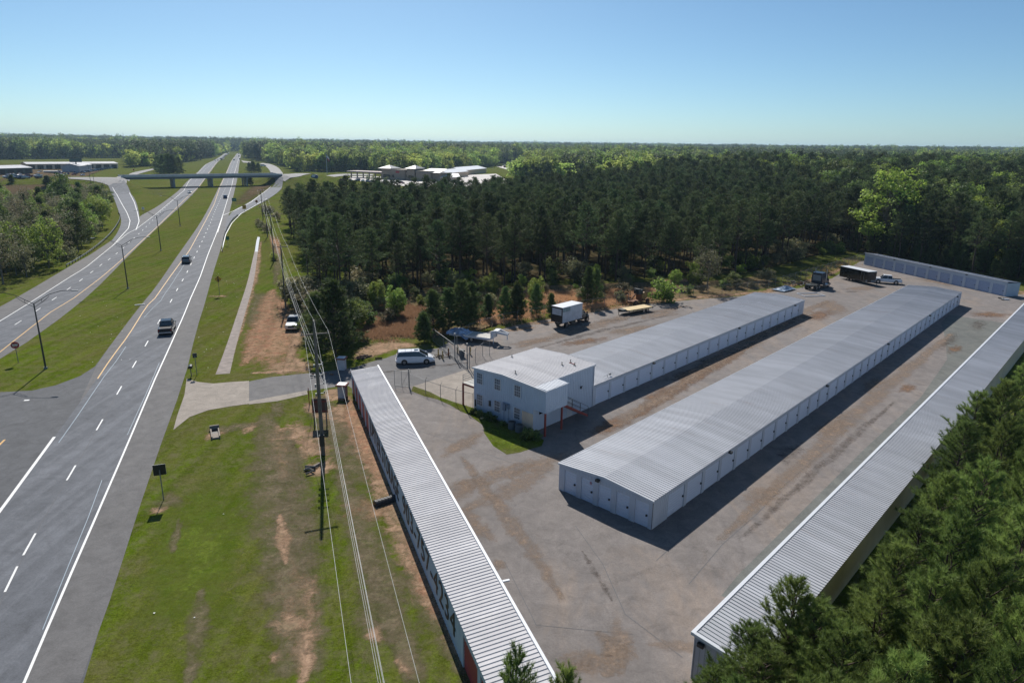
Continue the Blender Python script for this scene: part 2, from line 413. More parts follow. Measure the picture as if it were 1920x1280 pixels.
def line_quads(mb, pts, wd, zoff, n=None, seg=None, m=0):
    """painted line of width wd following pts (world)"""
    P = np.array([[p[0], p[1]] for p in pts], float)
    d = np.r_[0, np.cumsum(np.hypot(*np.diff(P, axis=0).T))]
    def ev(t): return np.array([np.interp(t, d, P[:, 0]), np.interp(t, d, P[:, 1])])
    segs = seg if seg else [(0, d[-1])]
    for a, b in segs:
        k = max(1, int((b - a) / 6)); ts = np.linspace(a, b, k + 1); row = []
        for t in ts:
            p = ev(t); q = ev(min(t + .5, d[-1])) - ev(max(t - .5, 0)); q /= max(np.hypot(*q), 1e-6)
            nrm = np.array([-q[1], q[0]]) * wd / 2
            z = float(hgt(*p)) + zoff + far_off(p) * 1.25
            row += [(p[0] + nrm[0], p[1] + nrm[1], z), (p[0] - nrm[0], p[1] - nrm[1], z)]
        mb.add(row, [(2 * i, 2 * i + 1, 2 * i + 3, 2 * i + 2) for i in range(k)], m)
def zone(name, pts, z, mat, rim=.35, kind='stuff', rings=3, drape=False):
    """soft patch: rings shrinking to the centre, attribute a = 0 at the rim -> 1 inside"""
    P = resample(list(pts) + [pts[0]], max(24, len(pts) * 3) + 1)[:-1]; n = len(P); c = P.mean(axis=0)
    vs = []; al = []
    fr = [1.0, 1 - rim * .35, 1 - rim * .7, 1 - rim] if rings == 3 else [1.0, 1 - rim]
    av = [0, .35, .75, 1.0] if rings == 3 else [0, 1.0]
    for f, a in zip(fr, av):
        for p in P:
            q = c + (p - c) * f; vs.append((q[0], q[1], z + (float(hgt(*q)) + far_off(q) * .7 if drape else 0))); al.append(a)
    vs.append((c[0], c[1], z + (float(hgt(*c)) + far_off(c) * .7 if drape else 0))); al.append(1.0)
    fs = []
    for k in range(len(fr) - 1):
        for i in range(n): fs.append((k * n + i, k * n + (i + 1) % n, (k + 1) * n + (i + 1) % n, (k + 1) * n + i))
    k = (len(fr) - 1) * n
    for i in range(n): fs.append((k + i, k + (i + 1) % n, len(vs) - 1))
    me = bpy.data.meshes.new(name); me.from_pydata(vs, [], fs); me.materials.append(mat)
    at_ = me.attributes.new('a', 'FLOAT', 'POINT'); at_.data.foreach_set('value', al)
    import bmesh
    bm = bmesh.new(); bm.from_mesh(me)
    for f in bm.faces:
        f.normal_update()
        if f.normal.z < 0: f.normal_flip()
    bm.to_mesh(me); bm.free()
    o = bpy.data.objects.new(name, me); COL.objects.link(o); tag(o, kind=kind); return o
def zone_grid(name, poly, z, mat, cell=4.0, soft=14.0, kind='stuff'):
    """cover that follows the terrain: fine grid clipped to a polygon, attribute a falls to 0 towards its edge"""
    P = [(p[0], p[1]) for p in poly]; A_ = np.array(P); x0, y0 = A_.min(0); x1, y1 = A_.max(0)
    gx = np.arange(x0, x1 + cell, cell); gy = np.arange(y0, y1 + cell, cell); X_, Y_ = np.meshgrid(gx, gy)
    D_ = np.full(X_.shape, 1e9)
    for i in range(len(P)):
        a = A_[i]; b = A_[(i + 1) % len(P)]; ab = b - a; L2 = max((ab ** 2).sum(), 1e-9)
        t = np.clip(((X_ - a[0]) * ab[0] + (Y_ - a[1]) * ab[1]) / L2, 0, 1); D_ = np.minimum(D_, np.hypot(X_ - a[0] - t * ab[0], Y_ - a[1] - t * ab[1]))
    ins = inpoly(X_.ravel(), Y_.ravel(), P).reshape(X_.shape); al = np.where(ins, np.clip(D_ / soft, 0, 1), 0)
    nxg = len(gx); idx = -np.ones(X_.size, int); fs = []
    for j in range(len(gy) - 1):
        for i in range(nxg - 1):
            if ins[j, i] or ins[j, i + 1] or ins[j + 1, i] or ins[j + 1, i + 1]: k = j * nxg + i; fs.append((k, k + 1, k + nxg + 1, k + nxg))
    us = sorted({k for f in fs for k in f}); mp_ = {k: n for n, k in enumerate(us)}; xr, yr, ar = X_.ravel(), Y_.ravel(), al.ravel()
    mb = MB(); mb.add([(xr[k], yr[k], float(hgt(xr[k], yr[k])) + z + far_off((xr[k], yr[k])) * .6) for k in us], [tuple(mp_[k] for k in f) for f in fs])
    o = mb.build(name, mat); a_ = o.data.attributes.new('a', 'FLOAT', 'POINT'); a_.data.foreach_set('value', [float(ar[k]) for k in us]); tag(o, kind=kind); return o
def blob(px, py, rx, ry, rot=0, n=18, jit=.25):
    """world ellipse round a photo pixel; rx along az rot (deg)"""
    c = at(px, py); r0 = R(rot); ex = (math.sin(r0), math.cos(r0)); ey = (math.cos(r0), -math.sin(r0)); out = []
    for i in range(n):
        t = 2 * math.pi * i / n; k = 1 + random.uniform(-jit, jit)
        out.append((c.x + (ex[0] * math.cos(t) * rx + ey[0] * math.sin(t) * ry) * k, c.y + (ex[1] * math.cos(t) * rx + ey[1] * math.sin(t) * ry) * k))
    return out
# ------------------------------------------------------------------ ground sheet
def axis(parts):
    out = []
    for a, b, s in parts: out += list(np.arange(a, b, s))
    return out
xs = axis([(-9600, -2400, 600), (-2400, -900, 150), (-900, -340, 28), (-340, -110, 4), (-110, 130, 2), (130, 400, 18), (400, 1600, 100), (1600, 9601, 500)])
ys = axis([(-120, 10, 13), (10, 200, 2.5), (200, 640, 4.4), (640, 1500, 43), (1500, 3500, 125), (3500, 12001, 425)])
X, Y = np.meshgrid(xs, ys); Z = hgt(X, Y)
nx, ny = len(xs), len(ys)
V = np.c_[X.ravel(), Y.ravel(), Z.ravel()]
ii = (np.arange(ny - 1)[:, None] * nx + np.arange(nx - 1)[None]).ravel()
F = np.c_[ii, ii + 1, ii + nx + 1, ii + nx]
def np_mesh(name, V, F, mats, mi=None, attrs=None, smooth=False):
    me = bpy.data.meshes.new(name); k = F.shape[1]
    me.vertices.add(len(V)); me.vertices.foreach_set('co', np.asarray(V, np.float32).ravel())
    me.loops.add(F.size); me.loops.foreach_set('vertex_index', F.astype(np.int32).ravel())
    me.polygons.add(len(F)); me.polygons.foreach_set('loop_start', np.arange(0, F.size, k, dtype=np.int32))
    me.polygons.foreach_set('loop_total', np.full(len(F), k, np.int32))
    for mm in mats: me.materials.append(mm)
    if mi is not None: me.polygons.foreach_set('material_index', np.asarray(mi, np.int32))
    if smooth: me.polygons.foreach_set('use_smooth', np.ones(len(F), bool))
    me.update(calc_edges=True)
    for an, av in (attrs or {}).items():
        a = me.attributes.new(an, 'FLOAT', 'POINT'); a.data.foreach_set('value', np.asarray(av, np.float32))
    return me
me = np_mesh('ground', V, F, [M['ground']], smooth=True)
g = bpy.data.objects.new('ground', me); COL.objects.link(g); tag(g, kind='structure')

# soil and field zones -------------------------------------------------------
M['forest_floor'] = mat_zone('forest_floor', (.050, .042, .024), (.085, .066, .038), (.060, .068, .025), .25, edge=.35)
M['field_brown'] = mat_zone('brown_field', (.105, .085, .050), (.150, .105, .065), (.095, .105, .040), .06, edge=.08, thr=(-.2, .1))
M['tan_soil'] = mat_zone('tan_soil', (.46, .31, .21), (.38, .25, .165), (.22, .18, .11), .5, edge=.9, thr=(.50, .72))
M['red_soil'] = mat_zone('red_clay', (.34, .16, .10), (.40, .25, .16), (.24, .17, .10), .6, edge=1.1, thr=(.48, .75))
M['worn_grass'] = mat_zone('worn_grass', (.235, .185, .125), (.185, .155, .095), (.115, .125, .045), .8, edge=.5, thr=(.45, .95))
M['bright_grass'] = mat_zone('bright_grass', (.100, .150, .018), (.135, .175, .028), (.120, .135, .030), .7, edge=.4, thr=(.45, .95))
M['lot_stain_tan'] = mat_zone('tan_wash_on_asphalt', (.34, .25, .185), (.30, .23, .18), (.25, .205, .175), .6, edge=.7, thr=(.55, 1.1))
M['lot_stain_dark'] = mat_zone('dark_wear_on_asphalt', (.12, .10, .09), (.15, .125, .11), (.17, .14, .125), .6, edge=.9, thr=(.75, 1.3))
M['mud'] = mat_zone('brown_mud', (.17, .10, .07), (.24, .15, .10), (.30, .20, .14), .8, edge=.8, thr=(.55, 1.0))

M['scrub_floor'] = mat_zone('scrub_floor', (.14, .11, .055), (.20, .145, .085), (.11, .12, .04), .35, edge=.4)
M['dry_floor'] = mat_zone('dry_grass_floor', (.27, .17, .095), (.34, .225, .13), (.22, .17, .08), .3, edge=.5)
def strip_zone(name, px_pts, wd, z, mat):
    P = resample(pxs(px_pts), 26); L = []; Rr = []
    for i in range(len(P)):
        t = P[min(i + 1, len(P) - 1)] - P[max(i - 1, 0)]; t /= np.hypot(*t); n = np.array([-t[1], t[0]])
        k = .25 + .75 * math.sin(math.pi * min(max(i / (len(P) - 1), .04), .96)); q = k * random.uniform(.75, 1.2)
        L.append(P[i] + n * wd * q); Rr.append(P[i] - n * wd * k * random.uniform(.75, 1.2))
    n = len(P); vs = []; al = []
    for i in range(n):
        for f, a in ((0, 0), (.3, .8), (.5, 1), (.7, .8), (1, 0)):
            p = L[i] * (1 - f) + Rr[i] * f; vs.append((p[0], p[1], z)); al.append(a * (0 if i in (0, n - 1) else 1))
    fs = [(i * 5 + j, i * 5 + j + 1, i * 5 + j + 6, i * 5 + j + 5) for i in range(n - 1) for j in range(4)]
    mb = MB(); mb.add(vs, fs); o = mb.build(name, mat)
    a_ = o.data.attributes.new('a', 'FLOAT', 'POINT'); a_.data.foreach_set('value', al); tag(o, kind='stuff'); return o
WOOD = [(-31, 117), (-37, 122), (-52, 168), (-69, 212), (-86, 258), (-60, 272), (0, 335), (100, 450), (320, 640), (620, 700), (620, 400),
        (330, 215), (150, 185), (118, 152), (112, 158), (104, 182), (98, 201), (80, 188), (62, 166), (48, 152), (26, 148), (0, 139), (-22, 133)]
zone('forest_floor', WOOD, .004, M['forest_floor'], rim=.06)
zone('forest_floor', [(60, 62), (118, 118), (150, 185), (330, 215), (330, 60), (120, -20), (20, -20), (16, 25)], .005, M['forest_floor'], rim=.06)
zone_grid('brown_field', pxs([(-160, 400), (0, 398), (60, 385), (110, 362), (150, 368), (168, 352), (140, 345), (60, 346), (-160, 350)]), .05, M['field_brown'], soft=8)
zone_grid('undergrowth_soil', pxs([(-260, 400), (60, 375), (180, 366), (198, 400), (176, 436), (138, 468), (88, 498), (30, 524), (-60, 556), (-400, 620)]), .03, M['forest_floor'], soft=8)
# shrub field in front of the wood
zone('scrub_ground', [(-34, 112), (-31, 122), (-22, 134), (0, 141), (28, 148), (50, 152), (64, 160), (60, 146), (48, 136), (26, 127), (6, 116), (-4, 108), (-9, 99), (-22, 97), (-30, 104)], .006, M['scrub_floor'], rim=.12)
strip_zone('bare_soil', [(925, 622), (960, 612), (1030, 599), (1110, 583), (1220, 567), (1330, 557), (1440, 546), (1530, 524), (1600, 494)], 2.2, .0135, M['tan_soil'])
zone('brown_field', pxs([(660, 640), (680, 580), (790, 570), (800, 630), (740, 640)]), .0075, M['dry_floor'], rim=.5)
zone('brown_field', pxs([(890, 600), (885, 560), (1000, 548), (1230, 538), (1190, 560), (1040, 580), (930, 600)]), .0075, M['dry_floor'], rim=.5)
zone('tan_soil', pxs([(663, 650), (690, 640), (740, 632), (800, 640), (812, 648), (760, 655), (700, 672), (650, 682), (640, 668)]), .010, M['tan_soil'], rim=.5)
zone('tan_soil', pxs([(930, 560), (1010, 555), (1090, 556), (1080, 566), (990, 568), (935, 570)]), .010, M['red_soil'], rim=.6)
zone('tan_soil', pxs([(1210, 525), (1290, 520), (1330, 526), (1260, 534)]), .010, M['red_soil'], rim=.6)
zone('tan_soil', pxs([(1660, 492), (1760, 495), (1730, 505), (1660, 500)]), .010, M['tan_soil'], rim=.6)
zone('tan_soil', pxs([(1895, 540), (1960, 545), (1960, 575), (1905, 560)]), .010, M['tan_soil'], rim=.6)
# verge between the highway and the wood
zone('red_soil', pxs([(440, 640), (470, 590), (520, 580), (585, 610), (590, 640), (560, 680), (520, 705), (440, 698)]), .008, M['red_soil'], rim=.5)
zone('red_soil', pxs([(470, 545), (510, 540), (560, 580), (575, 640), (520, 640), (450, 610)]), .006, M['worn_grass'], rim=.3)
zone('red_soil', pxs([(505, 545), (530, 545), (560, 600), (548, 640), (520, 600)]), .010, M['red_soil'], rim=.6)
zone('red_soil', pxs([(500, 435), (525, 440), (535, 480), (520, 500), (505, 460)]), .008, M['red_soil'], rim=.6, drape=True)
zone('worn_grass', pxs([(470, 690), (560, 655), (600, 680), (600, 705), (500, 712)]), .007, M['tan_soil'], rim=.6)
zone_grid('worn_grass', pxs([(445, 372), (470, 350), (512, 334), (508, 352), (455, 386), (438, 386)]), .05, M['field_brown'], soft=10)
zone_grid('worn_grass', pxs([(262, 350), (300, 352), (335, 362), (300, 376), (268, 368)]), .05, M['worn_grass'], soft=14)
# lawn in front of the red-door row
zone('bright_grass', pxs([(235, 1020), (300, 880), (430, 840), (520, 900), (500, 1060), (470, 1300), (140, 1320)]), .0045, M['bright_grass'], rim=.85)
zone('worn_grass', pxs([(470, 800), (560, 770), (580, 850), (560, 960), (600, 1100), (640, 1290), (470, 1290), (500, 1000)]), .005, M['worn_grass'], rim=.9)
zone('worn_grass', pxs([(690, 1000), (760, 1080), (830, 1290), (640, 1290), (640, 1100)]), .0055, M['worn_grass'], rim=.9)
zone('worn_grass', pxs([(560, 745), (660, 735), (720, 880), (760, 1000), (650, 1000), (600, 880)]), .0052, M['worn_grass'], rim=.8)
zone('tan_soil', pxs([(585, 745), (655, 742), (690, 830), (640, 850), (590, 800)]), .0085, M['tan_soil'], rim=.9)
zone('tan_soil', pxs([(560, 780), (620, 790), (640, 880), (560, 870), (520, 830)]), .0088, M['tan_soil'], rim=.9)
for (px, py, rx, ry, rot, mk) in [(555, 810, 4, 2.4, -20, 'tan_soil'), (520, 770, 4, 1.2, -20, 'worn_grass'), (575, 845, 3, 2.6, 60, 'tan_soil'), (600, 875, 2.2, 2.2, 0, 'tan_soil'), (545, 880, 3, 1.3, -20, 'tan_soil'),
        (500, 860, 4, 1.6, -20, 'worn_grass'), (528, 1010, 2.2, .9, -20, 'tan_soil'), (560, 1110, 2.4, 1.9, -25, 'tan_soil'), (540, 1170, 1.6, 1.3, -20, 'tan_soil'), (518, 1233, .8, .7, 0, 'tan_soil'),
        (560, 1225, 2, 1.0, -20, 'worn_grass'), (690, 960, 2.4, 2.2, 70, 'red_soil'), (665, 945, 1.6, 1.5, 0, 'red_soil'), (700, 860, 3.2, 1.6, -20, 'tan_soil'), (670, 800, 4.4, 2.0, -20, 'tan_soil'),
        (640, 770, 3, 2, -20, 'tan_soil'), (617, 745, 2.8, 2.4, 60, 'tan_soil'), (655, 840, 2.5, 1.6, -20, 'worn_grass'), (735, 950, 2.5, 1.2, -20, 'tan_soil'), (700, 1190, 1.4, .8, -20, 'tan_soil'), (760, 1240, 1.6, .8, -20, 'tan_soil'),
        (440, 800, 3.6, 1.6, 60, 'worn_grass'), (400, 815, 1.6, 1.2, 30, 'tan_soil'), (315, 940, 2.0, 1.4, -20, 'worn_grass'), (300, 955, 1.1, .8, 40, 'tan_soil'), (412, 555, 2.4, 1.0, 80, 'tan_soil'), (470, 800, 2.2, 1.0, 10, 'tan_soil'),
        (330, 1005, 3, .5, -20, 'worn_grass'), (640, 700, 3.4, 1.0, 70, 'tan_soil'), (625, 735, 2.2, 1.4, 20, 'tan_soil'), (640, 775, 1.8, 1.2, 0, 'red_soil')]:
    zone('bare_soil', blob(px, py, rx, ry, rot), .009 + random.uniform(0, .002), M[mk], rim=.7)
strip_zone('bare_soil', [(655, 745), (672, 800), (700, 860), (728, 920), (756, 985), (790, 1060), (830, 1140), (868, 1210), (905, 1290)], 2.5, .0115, M['tan_soil'])
strip_zone('bare_soil', [(652, 740), (666, 790), (692, 850), (718, 905)], 1.6, .0125, M['red_soil'])
strip_zone('bare_soil', [(762, 990), (804, 1085), (855, 1185), (896, 1270)], 1.3, .0125, M['red_soil'])
strip_zone('bare_soil', [(425, 690), (455, 600), (478, 520), (490, 450)], 1.3, .0065, M['tan_soil'])

for (ln, wd, mk) in [([(500, 770), (505, 860), (520, 960), (535, 1100), (548, 1290)], 3.6, 'worn_grass'), ([(535, 800), (545, 900), (560, 1000), (580, 1130), (600, 1290)], 2.6, 'worn_grass'), ([(515, 790), (522, 850), (530, 900)], 1.5, 'tan_soil'),
        ([(540, 1040), (556, 1110), (566, 1190), (572, 1290)], 1.5, 'tan_soil'), ([(525, 960), (530, 1020), (538, 1060)], .8, 'tan_soil'), ([(640, 880), (680, 1000), (730, 1130), (790, 1290)], 2.4, 'worn_grass'), ([(745, 985), (790, 1090), (840, 1200), (880, 1300)], 1.6, 'worn_grass'),
        ([(660, 960), (700, 1070), (735, 1180), (770, 1290)], 1.2, 'worn_grass'), ([(600, 740), (625, 800), (650, 860)], 3.0, 'worn_grass'), ([(570, 755), (600, 775), (655, 790)], 1.6, 'tan_soil'), ([(350, 1290), (370, 1180), (380, 1100)], 1.0, 'worn_grass'),
        ([(455, 690), (480, 640), (500, 590), (512, 540)], 3.0, 'red_soil'), ([(530, 700), (548, 660), (560, 620), (552, 570)], 1.4, 'tan_soil'), ([(515, 535), (520, 500), (514, 455)], 1.6, 'worn_grass'), ([(470, 700), (530, 695), (590, 690)], 1.4, 'tan_soil')]:
    strip_zone('bare_soil', ln, wd, .0095 + random.uniform(0, .002), M[mk])
# ------------------------------------------------------------------ pavements
flat('crossover_road', pxs([(260, 585), (207, 647), (178, 687), (150, 705), (105, 722), (60, 732), (0, 735), (-160, 742), (-420, 760), (-260, 1400), (120, 1400), (330, 700), (310, 560)]), .010, M['crossover'])
# near-to-far edges of the right-hand carriageway (photo pixels)
RL = [(-20, 1300), (60, 1010), (130, 800), (178, 687), (207, 647), (262, 574), (277, 558), (305, 520), (325, 490), (375, 420), (397, 380), (411, 350), (424, 324), (433, 302), (444, 288)]
RR = [(100, 1420), (159, 1280), (181, 1199), (227, 1063), (254, 972), (290, 868), (312, 802), (336, 740), (352, 690), (367, 622), (384, 570), (397, 520), (407, 488), (416, 460), (422, 430), (430, 400), (442, 350), (446, 330), (449, 305), (452.5, 288)]
strip_sheet('highway', pxs(RL), pxs(RR), .014, M['shoulder'], n=150, c=6)
YEL = [(183, 710), (208, 672), (240, 630), (275, 574), (290, 560), (318, 520), (355, 470), (385, 415), (402, 383), (413, 350), (426, 322), (434.5, 302), (445, 288)]
WR = [(28, 1320), (45, 1280), (120, 1105), (175, 980), (236, 840), (290, 712), (321, 644), (345, 590), (357, 560), (375, 520), (390, 477), (405, 440), (417, 406), (425, 380), (435, 347), (440, 324), (446, 302), (451.5, 288)]
strip_sheet('highway_lanes', pxs([(-170, 1300), (-60, 1050), (0, 958), (102, 819)] + YEL), pxs(WR), .018, M['highway'], n=150, c=4)
# left-hand carriageway
LL = [(-420, 770), (-200, 680), (0, 576), (32, 557), (97, 520), (125, 501), (155, 487), (200, 457), (225, 440), (245, 425), (262, 405), (275, 399), (300, 385), (337, 357), (350, 341), (372, 322), (385, 308), (402, 301), (421, 288)]
LR = [(-420, 905), (-200, 785), (0, 676), (50, 642), (100, 607), (160, 560), (200, 522), (225, 495), (300, 422), (350, 377), (375, 350), (394, 324), (408, 304), (420, 295), (431, 287)]
strip_sheet('highway', pxs(LL), pxs(LR), .014, M['shoulder'], n=130, c=5)
LY = [(-400, 880), (-180, 765), (0, 660), (40, 628), (95, 585), (137, 560), (190, 520), (225, 490), (295, 425), (345, 376), (373, 351), (392, 324), (406, 305), (419, 295), (430, 287)]
LW = [(-400, 790), (-180, 694), (0, 602), (57, 567), (130, 520), (160, 502), (212, 460), (240, 437), (255, 430), (295, 400), (345, 358), (354, 341), (374, 322), (387, 308), (404, 301), (422, 288)]
strip_sheet('highway_lanes', pxs(LW), pxs(LY), .018, M['highway'], n=130, c=4)
# slip roads
strip_sheet('slip_road', pxs([(205, 457), (221, 436), (229, 415), (222, 395), (213, 370), (205, 350), (196, 341)]), pxs([(262, 425), (262, 410), (260, 395), (254, 375), (243, 355), (235, 342), (231, 336)]), .022, M['highway'], n=60, c=5)
strip_sheet('slip_road', pxs([(421, 440), (424, 410), (440, 393), (462, 383), (488, 366), (508, 352), (516, 343), (515, 333)]), pxs([(414, 476), (420, 445), (436, 412), (450, 402), (474, 389), (500, 376), (522, 361), (531, 333)]), .022, M['highway'], n=60, c=5)
strip_sheet('slip_road', pxs([(456, 305), (468, 306), (474, 305)]), pxs([(452, 301), (463, 303), (474, 303.5)]), .05, M['farroad'], n=12, c=2)
strip_sheet('slip_road', pxs([(515, 327), (505, 317), (493, 309), (486, 307)]), pxs([(531, 326), (522, 314), (505, 307), (492, 306)]), .05, M['farroad'], n=30, c=3)
# cross road over the bridge
strip_sheet('cross_road', pxs([(128, 336), (160, 338), (185, 342), (205, 349)]), pxs([(128, 333), (165, 333), (200, 333), (236, 337)]), .08, M['farroad'], n=40, c=3)
strip_sheet('cross_road', pxs([(205, 345), (222, 335), (238, 327), (262, 321), (290, 316)]), pxs([(238, 344), (243, 334), (262, 326), (280, 321), (292, 318)]), .10, M['farroad'], n=40, c=3)
strip_sheet('cross_road', pxs([(512, 334), (520, 330), (560, 326.5), (620, 326), (700, 327)]), pxs([(534, 341), (540, 336), (575, 331), (630, 329.5), (700, 330)]), .10, M['farroad'], n=40, c=3)
zone('yard_paving', pxs([(0, 345), (60, 344), (130, 336), (170, 328), (215, 312), (200, 303), (120, 306), (-80, 312), (-80, 345)]), .05, M['field_brown'], rim=.1, drape=True)
flat('yard_paving', pxs([(-60, 341), (60, 341), (110, 336), (150, 329), (195, 318), (150, 318), (60, 322), (-60, 326)]), .12, M['farroad'])
# apron, driveway and storage lot
flat('concrete_apron', pxs([(350, 710), (372, 716), (400, 719), (435, 716), (467, 714), (467, 757), (430, 762), (390, 769), (355, 782), (325, 806), (332, 780), (346, 740)]), .024, M['concrete'])
flat('concrete_apron', pxs([(467, 752), (575, 732), (577, 739), (520, 752), (467, 758)]), .022, M['concrete'])
flat('driveway', pxs([(467, 715), (506, 707), (562, 701), (596, 698), (660, 690), (700, 677), (724, 671), (745, 663), (790, 656), (820, 653), (845, 640), (860, 634), (900, 640), (900, 700), (775, 728), (690, 745), (650, 722), (575, 733), (467, 752)]), .010, M['drive'])
lot = pxs([(700, 735), (780, 722), (880, 690), (838, 640), (880, 628), (944, 616), (1020, 601), (1110, 586), (1155, 579), (1220, 570), (1300, 562), (1380, 556), (1440, 549), (1500, 540), (1560, 522), (1596, 500), (1616, 488), (1650, 490), (1900, 552), (1960, 552)])
lot = [(p.x, p.y) for p in lot] + [(96, 118), (12, 30), (9, 14), (10, 4), (2.0, 22), (1.0, 26), (-17.4, 75)]
flat('storage_lot', lot, .014, M['lot'])
flat('concrete_slab', pxs([(775, 724), (863, 697), (886, 690), (900, 700), (889, 765), (856, 755), (826, 745), (807, 735)]), .020, M['concrete'])
EU = Vector((math.sin(R(42.7)), math.cos(R(42.7)), 0)); EV = Vector((math.cos(R(42.7)), -math.sin(R(42.7)), 0))
def uv(o, u, v): return Vector((o[0], o[1], 0)) + EU * u + EV * v
CO = (10.3, 31.2)
flat('gravel_strip', [tuple(uv(CO, u, v))[:2] for u, v in [(8, -.02), (8, -2.2), (11, -2.4), (40, -2.5), (60, -2.2), (80, -3.4), (92, -6), (104, -9), (112, -9.5), (112, -.02)]], .018, M['gravel'])
island = pxs([(771, 733), (775, 724), (807, 735), (826, 745), (856, 755), (889, 765), (925, 786), (985, 805), (1020, 825), (1016, 836), (990, 843), (975, 848), (950, 852), (925, 836), (908, 812), (905, 797), (880, 778), (864, 771), (843, 759), (821, 749), (796, 743)])
flat('grass_island', [(p.x, p.y) for p in island], .022, M['ground'])
zone('bright_grass', pxs([(905, 797), (940, 800), (1010, 838), (975, 848), (945, 848), (915, 822)]), .026, M['bright_grass'], rim=.3)
strip_sheet('drain_channel', pxs([(404, 702), (424, 650), (449, 575), (464, 530), (474, 485), (478, 468)]), pxs([(431, 700), (442, 650), (463, 575), (476, 530), (482, 485), (484, 468)]), .012, simple('worn_channel_concrete', (.24, .20, .175), .9, scale=1.2, var=.3), n=50, c=3)
M['water'] = simple('ditch_water', (.30, .31, .32), .35, var=.4)
strip_sheet('ditch_water', pxs([(478, 472), (480, 455), (483, 444)]), pxs([(483.5, 472), (485.5, 455), (487.5, 445)]), .016, M['water'], n=20, c=2)

# stains and worn places in the lot
for (px, py, rx, ry, rot, mk) in [(850, 925, 6, 2.0, 42, 'lot_stain_tan'), (930, 890, 7, 1.6, 50, 'lot_stain_tan'), (1010, 870, 6, 1.3, 45, 'lot_stain_tan'), (870, 830, 5, 1.6, 30, 'lot_stain_tan'), (880, 970, 2, 1.5, 0, 'lot_stain_tan'),
        (935, 1060, 1.0, .7, 0, 'lot_stain_tan'), (900, 995, 2.2, 1.3, -20, 'lot_stain_tan'), (1160, 1205, 3.2, 1.4, 0, 'lot_stain_tan'), (1130, 1235, 3, .9, 60, 'lot_stain_tan'), (1270, 1210, 2.6, .9, 90, 'lot_stain_tan'), (1080, 1240, 2.2, 1.6, 90, 'lot_stain_tan'),
        
        (1240, 740, 8, 2.2, 43, 'mud'), (1300, 700, 8, 2.4, 43, 'mud'), (1340, 672, 9, 2.2, 43, 'lot_stain_dark'), (1200, 770, 6, 1.8, 43, 'lot_stain_tan'), (1420, 630, 9, 2.4, 43, 'lot_stain_tan'), (1480, 610, 10, 3, 43, 'lot_stain_tan'),
        (1560, 575, 9, 4, 20, 'lot_stain_tan'), (1540, 590, 8, 3, 43, 'mud'), (1620, 540, 9, 3, 60, 'lot_stain_tan'), (1605, 547, 4, 1.2, 80, 'lot_stain_dark'), (1380, 640, 4, 1.0, 43, 'mud'), (1290, 712, 3, 1, 43, 'lot_stain_dark'),
        (1700, 510, 11, 4, 165, 'mud'), (1650, 500, 6, 3, 165, 'mud'), (1760, 530, 8, 3, 165, 'lot_stain_tan'), (1860, 590, 6, 3, 80, 'mud'), (1830, 610, 8, 2, 43, 'lot_stain_dark'), (1780, 640, 10, 1.6, 43, 'lot_stain_dark'),
        (1640, 720, 7, 1.6, 43, 'lot_stain_tan'), (1790, 655, 4, 1.4, 43, 'mud'), (1700, 728, 3, 1.2, 43, 'mud'), (1480, 850, 5, 2, 43, 'lot_stain_dark'), (1560, 800, 6, 2, 43, 'lot_stain_tan'), (1430, 930, 4, 2, 43, 'lot_stain_tan'),
        (1180, 620, 9, 3, 60, 'lot_stain_tan'), (1240, 590, 9, 2.4, 55, 'lot_stain_tan'), (1100, 640, 7, 2.2, 60, 'mud'), (1000, 640, 6, 2, 60, 'lot_stain_tan'), (1150, 600, 7, 1.6, 60, 'lot_stain_dark'), (970, 618, 5, 1.4, 60, 'tan_soil'),
        (1020, 605, 5, 1.2, 65, 'tan_soil'), (1350, 590, 8, 2, 55, 'lot_stain_tan'), (1060, 770, 5, .8, 43, 'lot_stain_tan'), (1140, 800, 5, 2.0, 43, 'mud')]:
    zone('lot_stain', blob(px, py, rx, ry, rot), .024 + random.uniform(0, .004), M[mk], rim=.75)

for (ln, wd, mk) in [([(1135, 815), (1240, 745), (1350, 675), (1470, 605), (1560, 560)], 2.6, 'lot_stain_tan'), ([(1180, 790), (1300, 712), (1420, 640)], 1.6, 'mud'), ([(1200, 770), (1330, 690), (1500, 592)], .8, 'lot_stain_dark'),
        ([(1330, 1030), (1480, 890), (1640, 745), (1790, 620)], 1.8, 'lot_stain_tan'), ([(1380, 1020), (1520, 890), (1680, 750)], 1.0, 'lot_stain_dark'), ([(960, 655), (1060, 625), (1180, 592), (1300, 572)], 2.6, 'lot_stain_tan'), ([(1000, 655), (1120, 622), (1260, 590)], 1.2, 'lot_stain_dark'),
        ([(860, 960), (960, 920), (1040, 868)], 2.0, 'lot_stain_tan'), ([(1090, 1030), (1120, 1080), (1150, 1130)], .5, 'lot_stain_dark'), ([(860, 850), (960, 980), (1060, 1130)], 1.2, 'lot_stain_tan'),
        ([(1120, 1180), (1160, 1230), (1130, 1270)], 1.2, 'lot_stain_tan'), ([(700, 700), (780, 690), (880, 680)], 1.2, 'lot_stain_dark')]:
    strip_zone('lot_stain', ln, wd, .0285 + random.uniform(0, .002), M[mk])
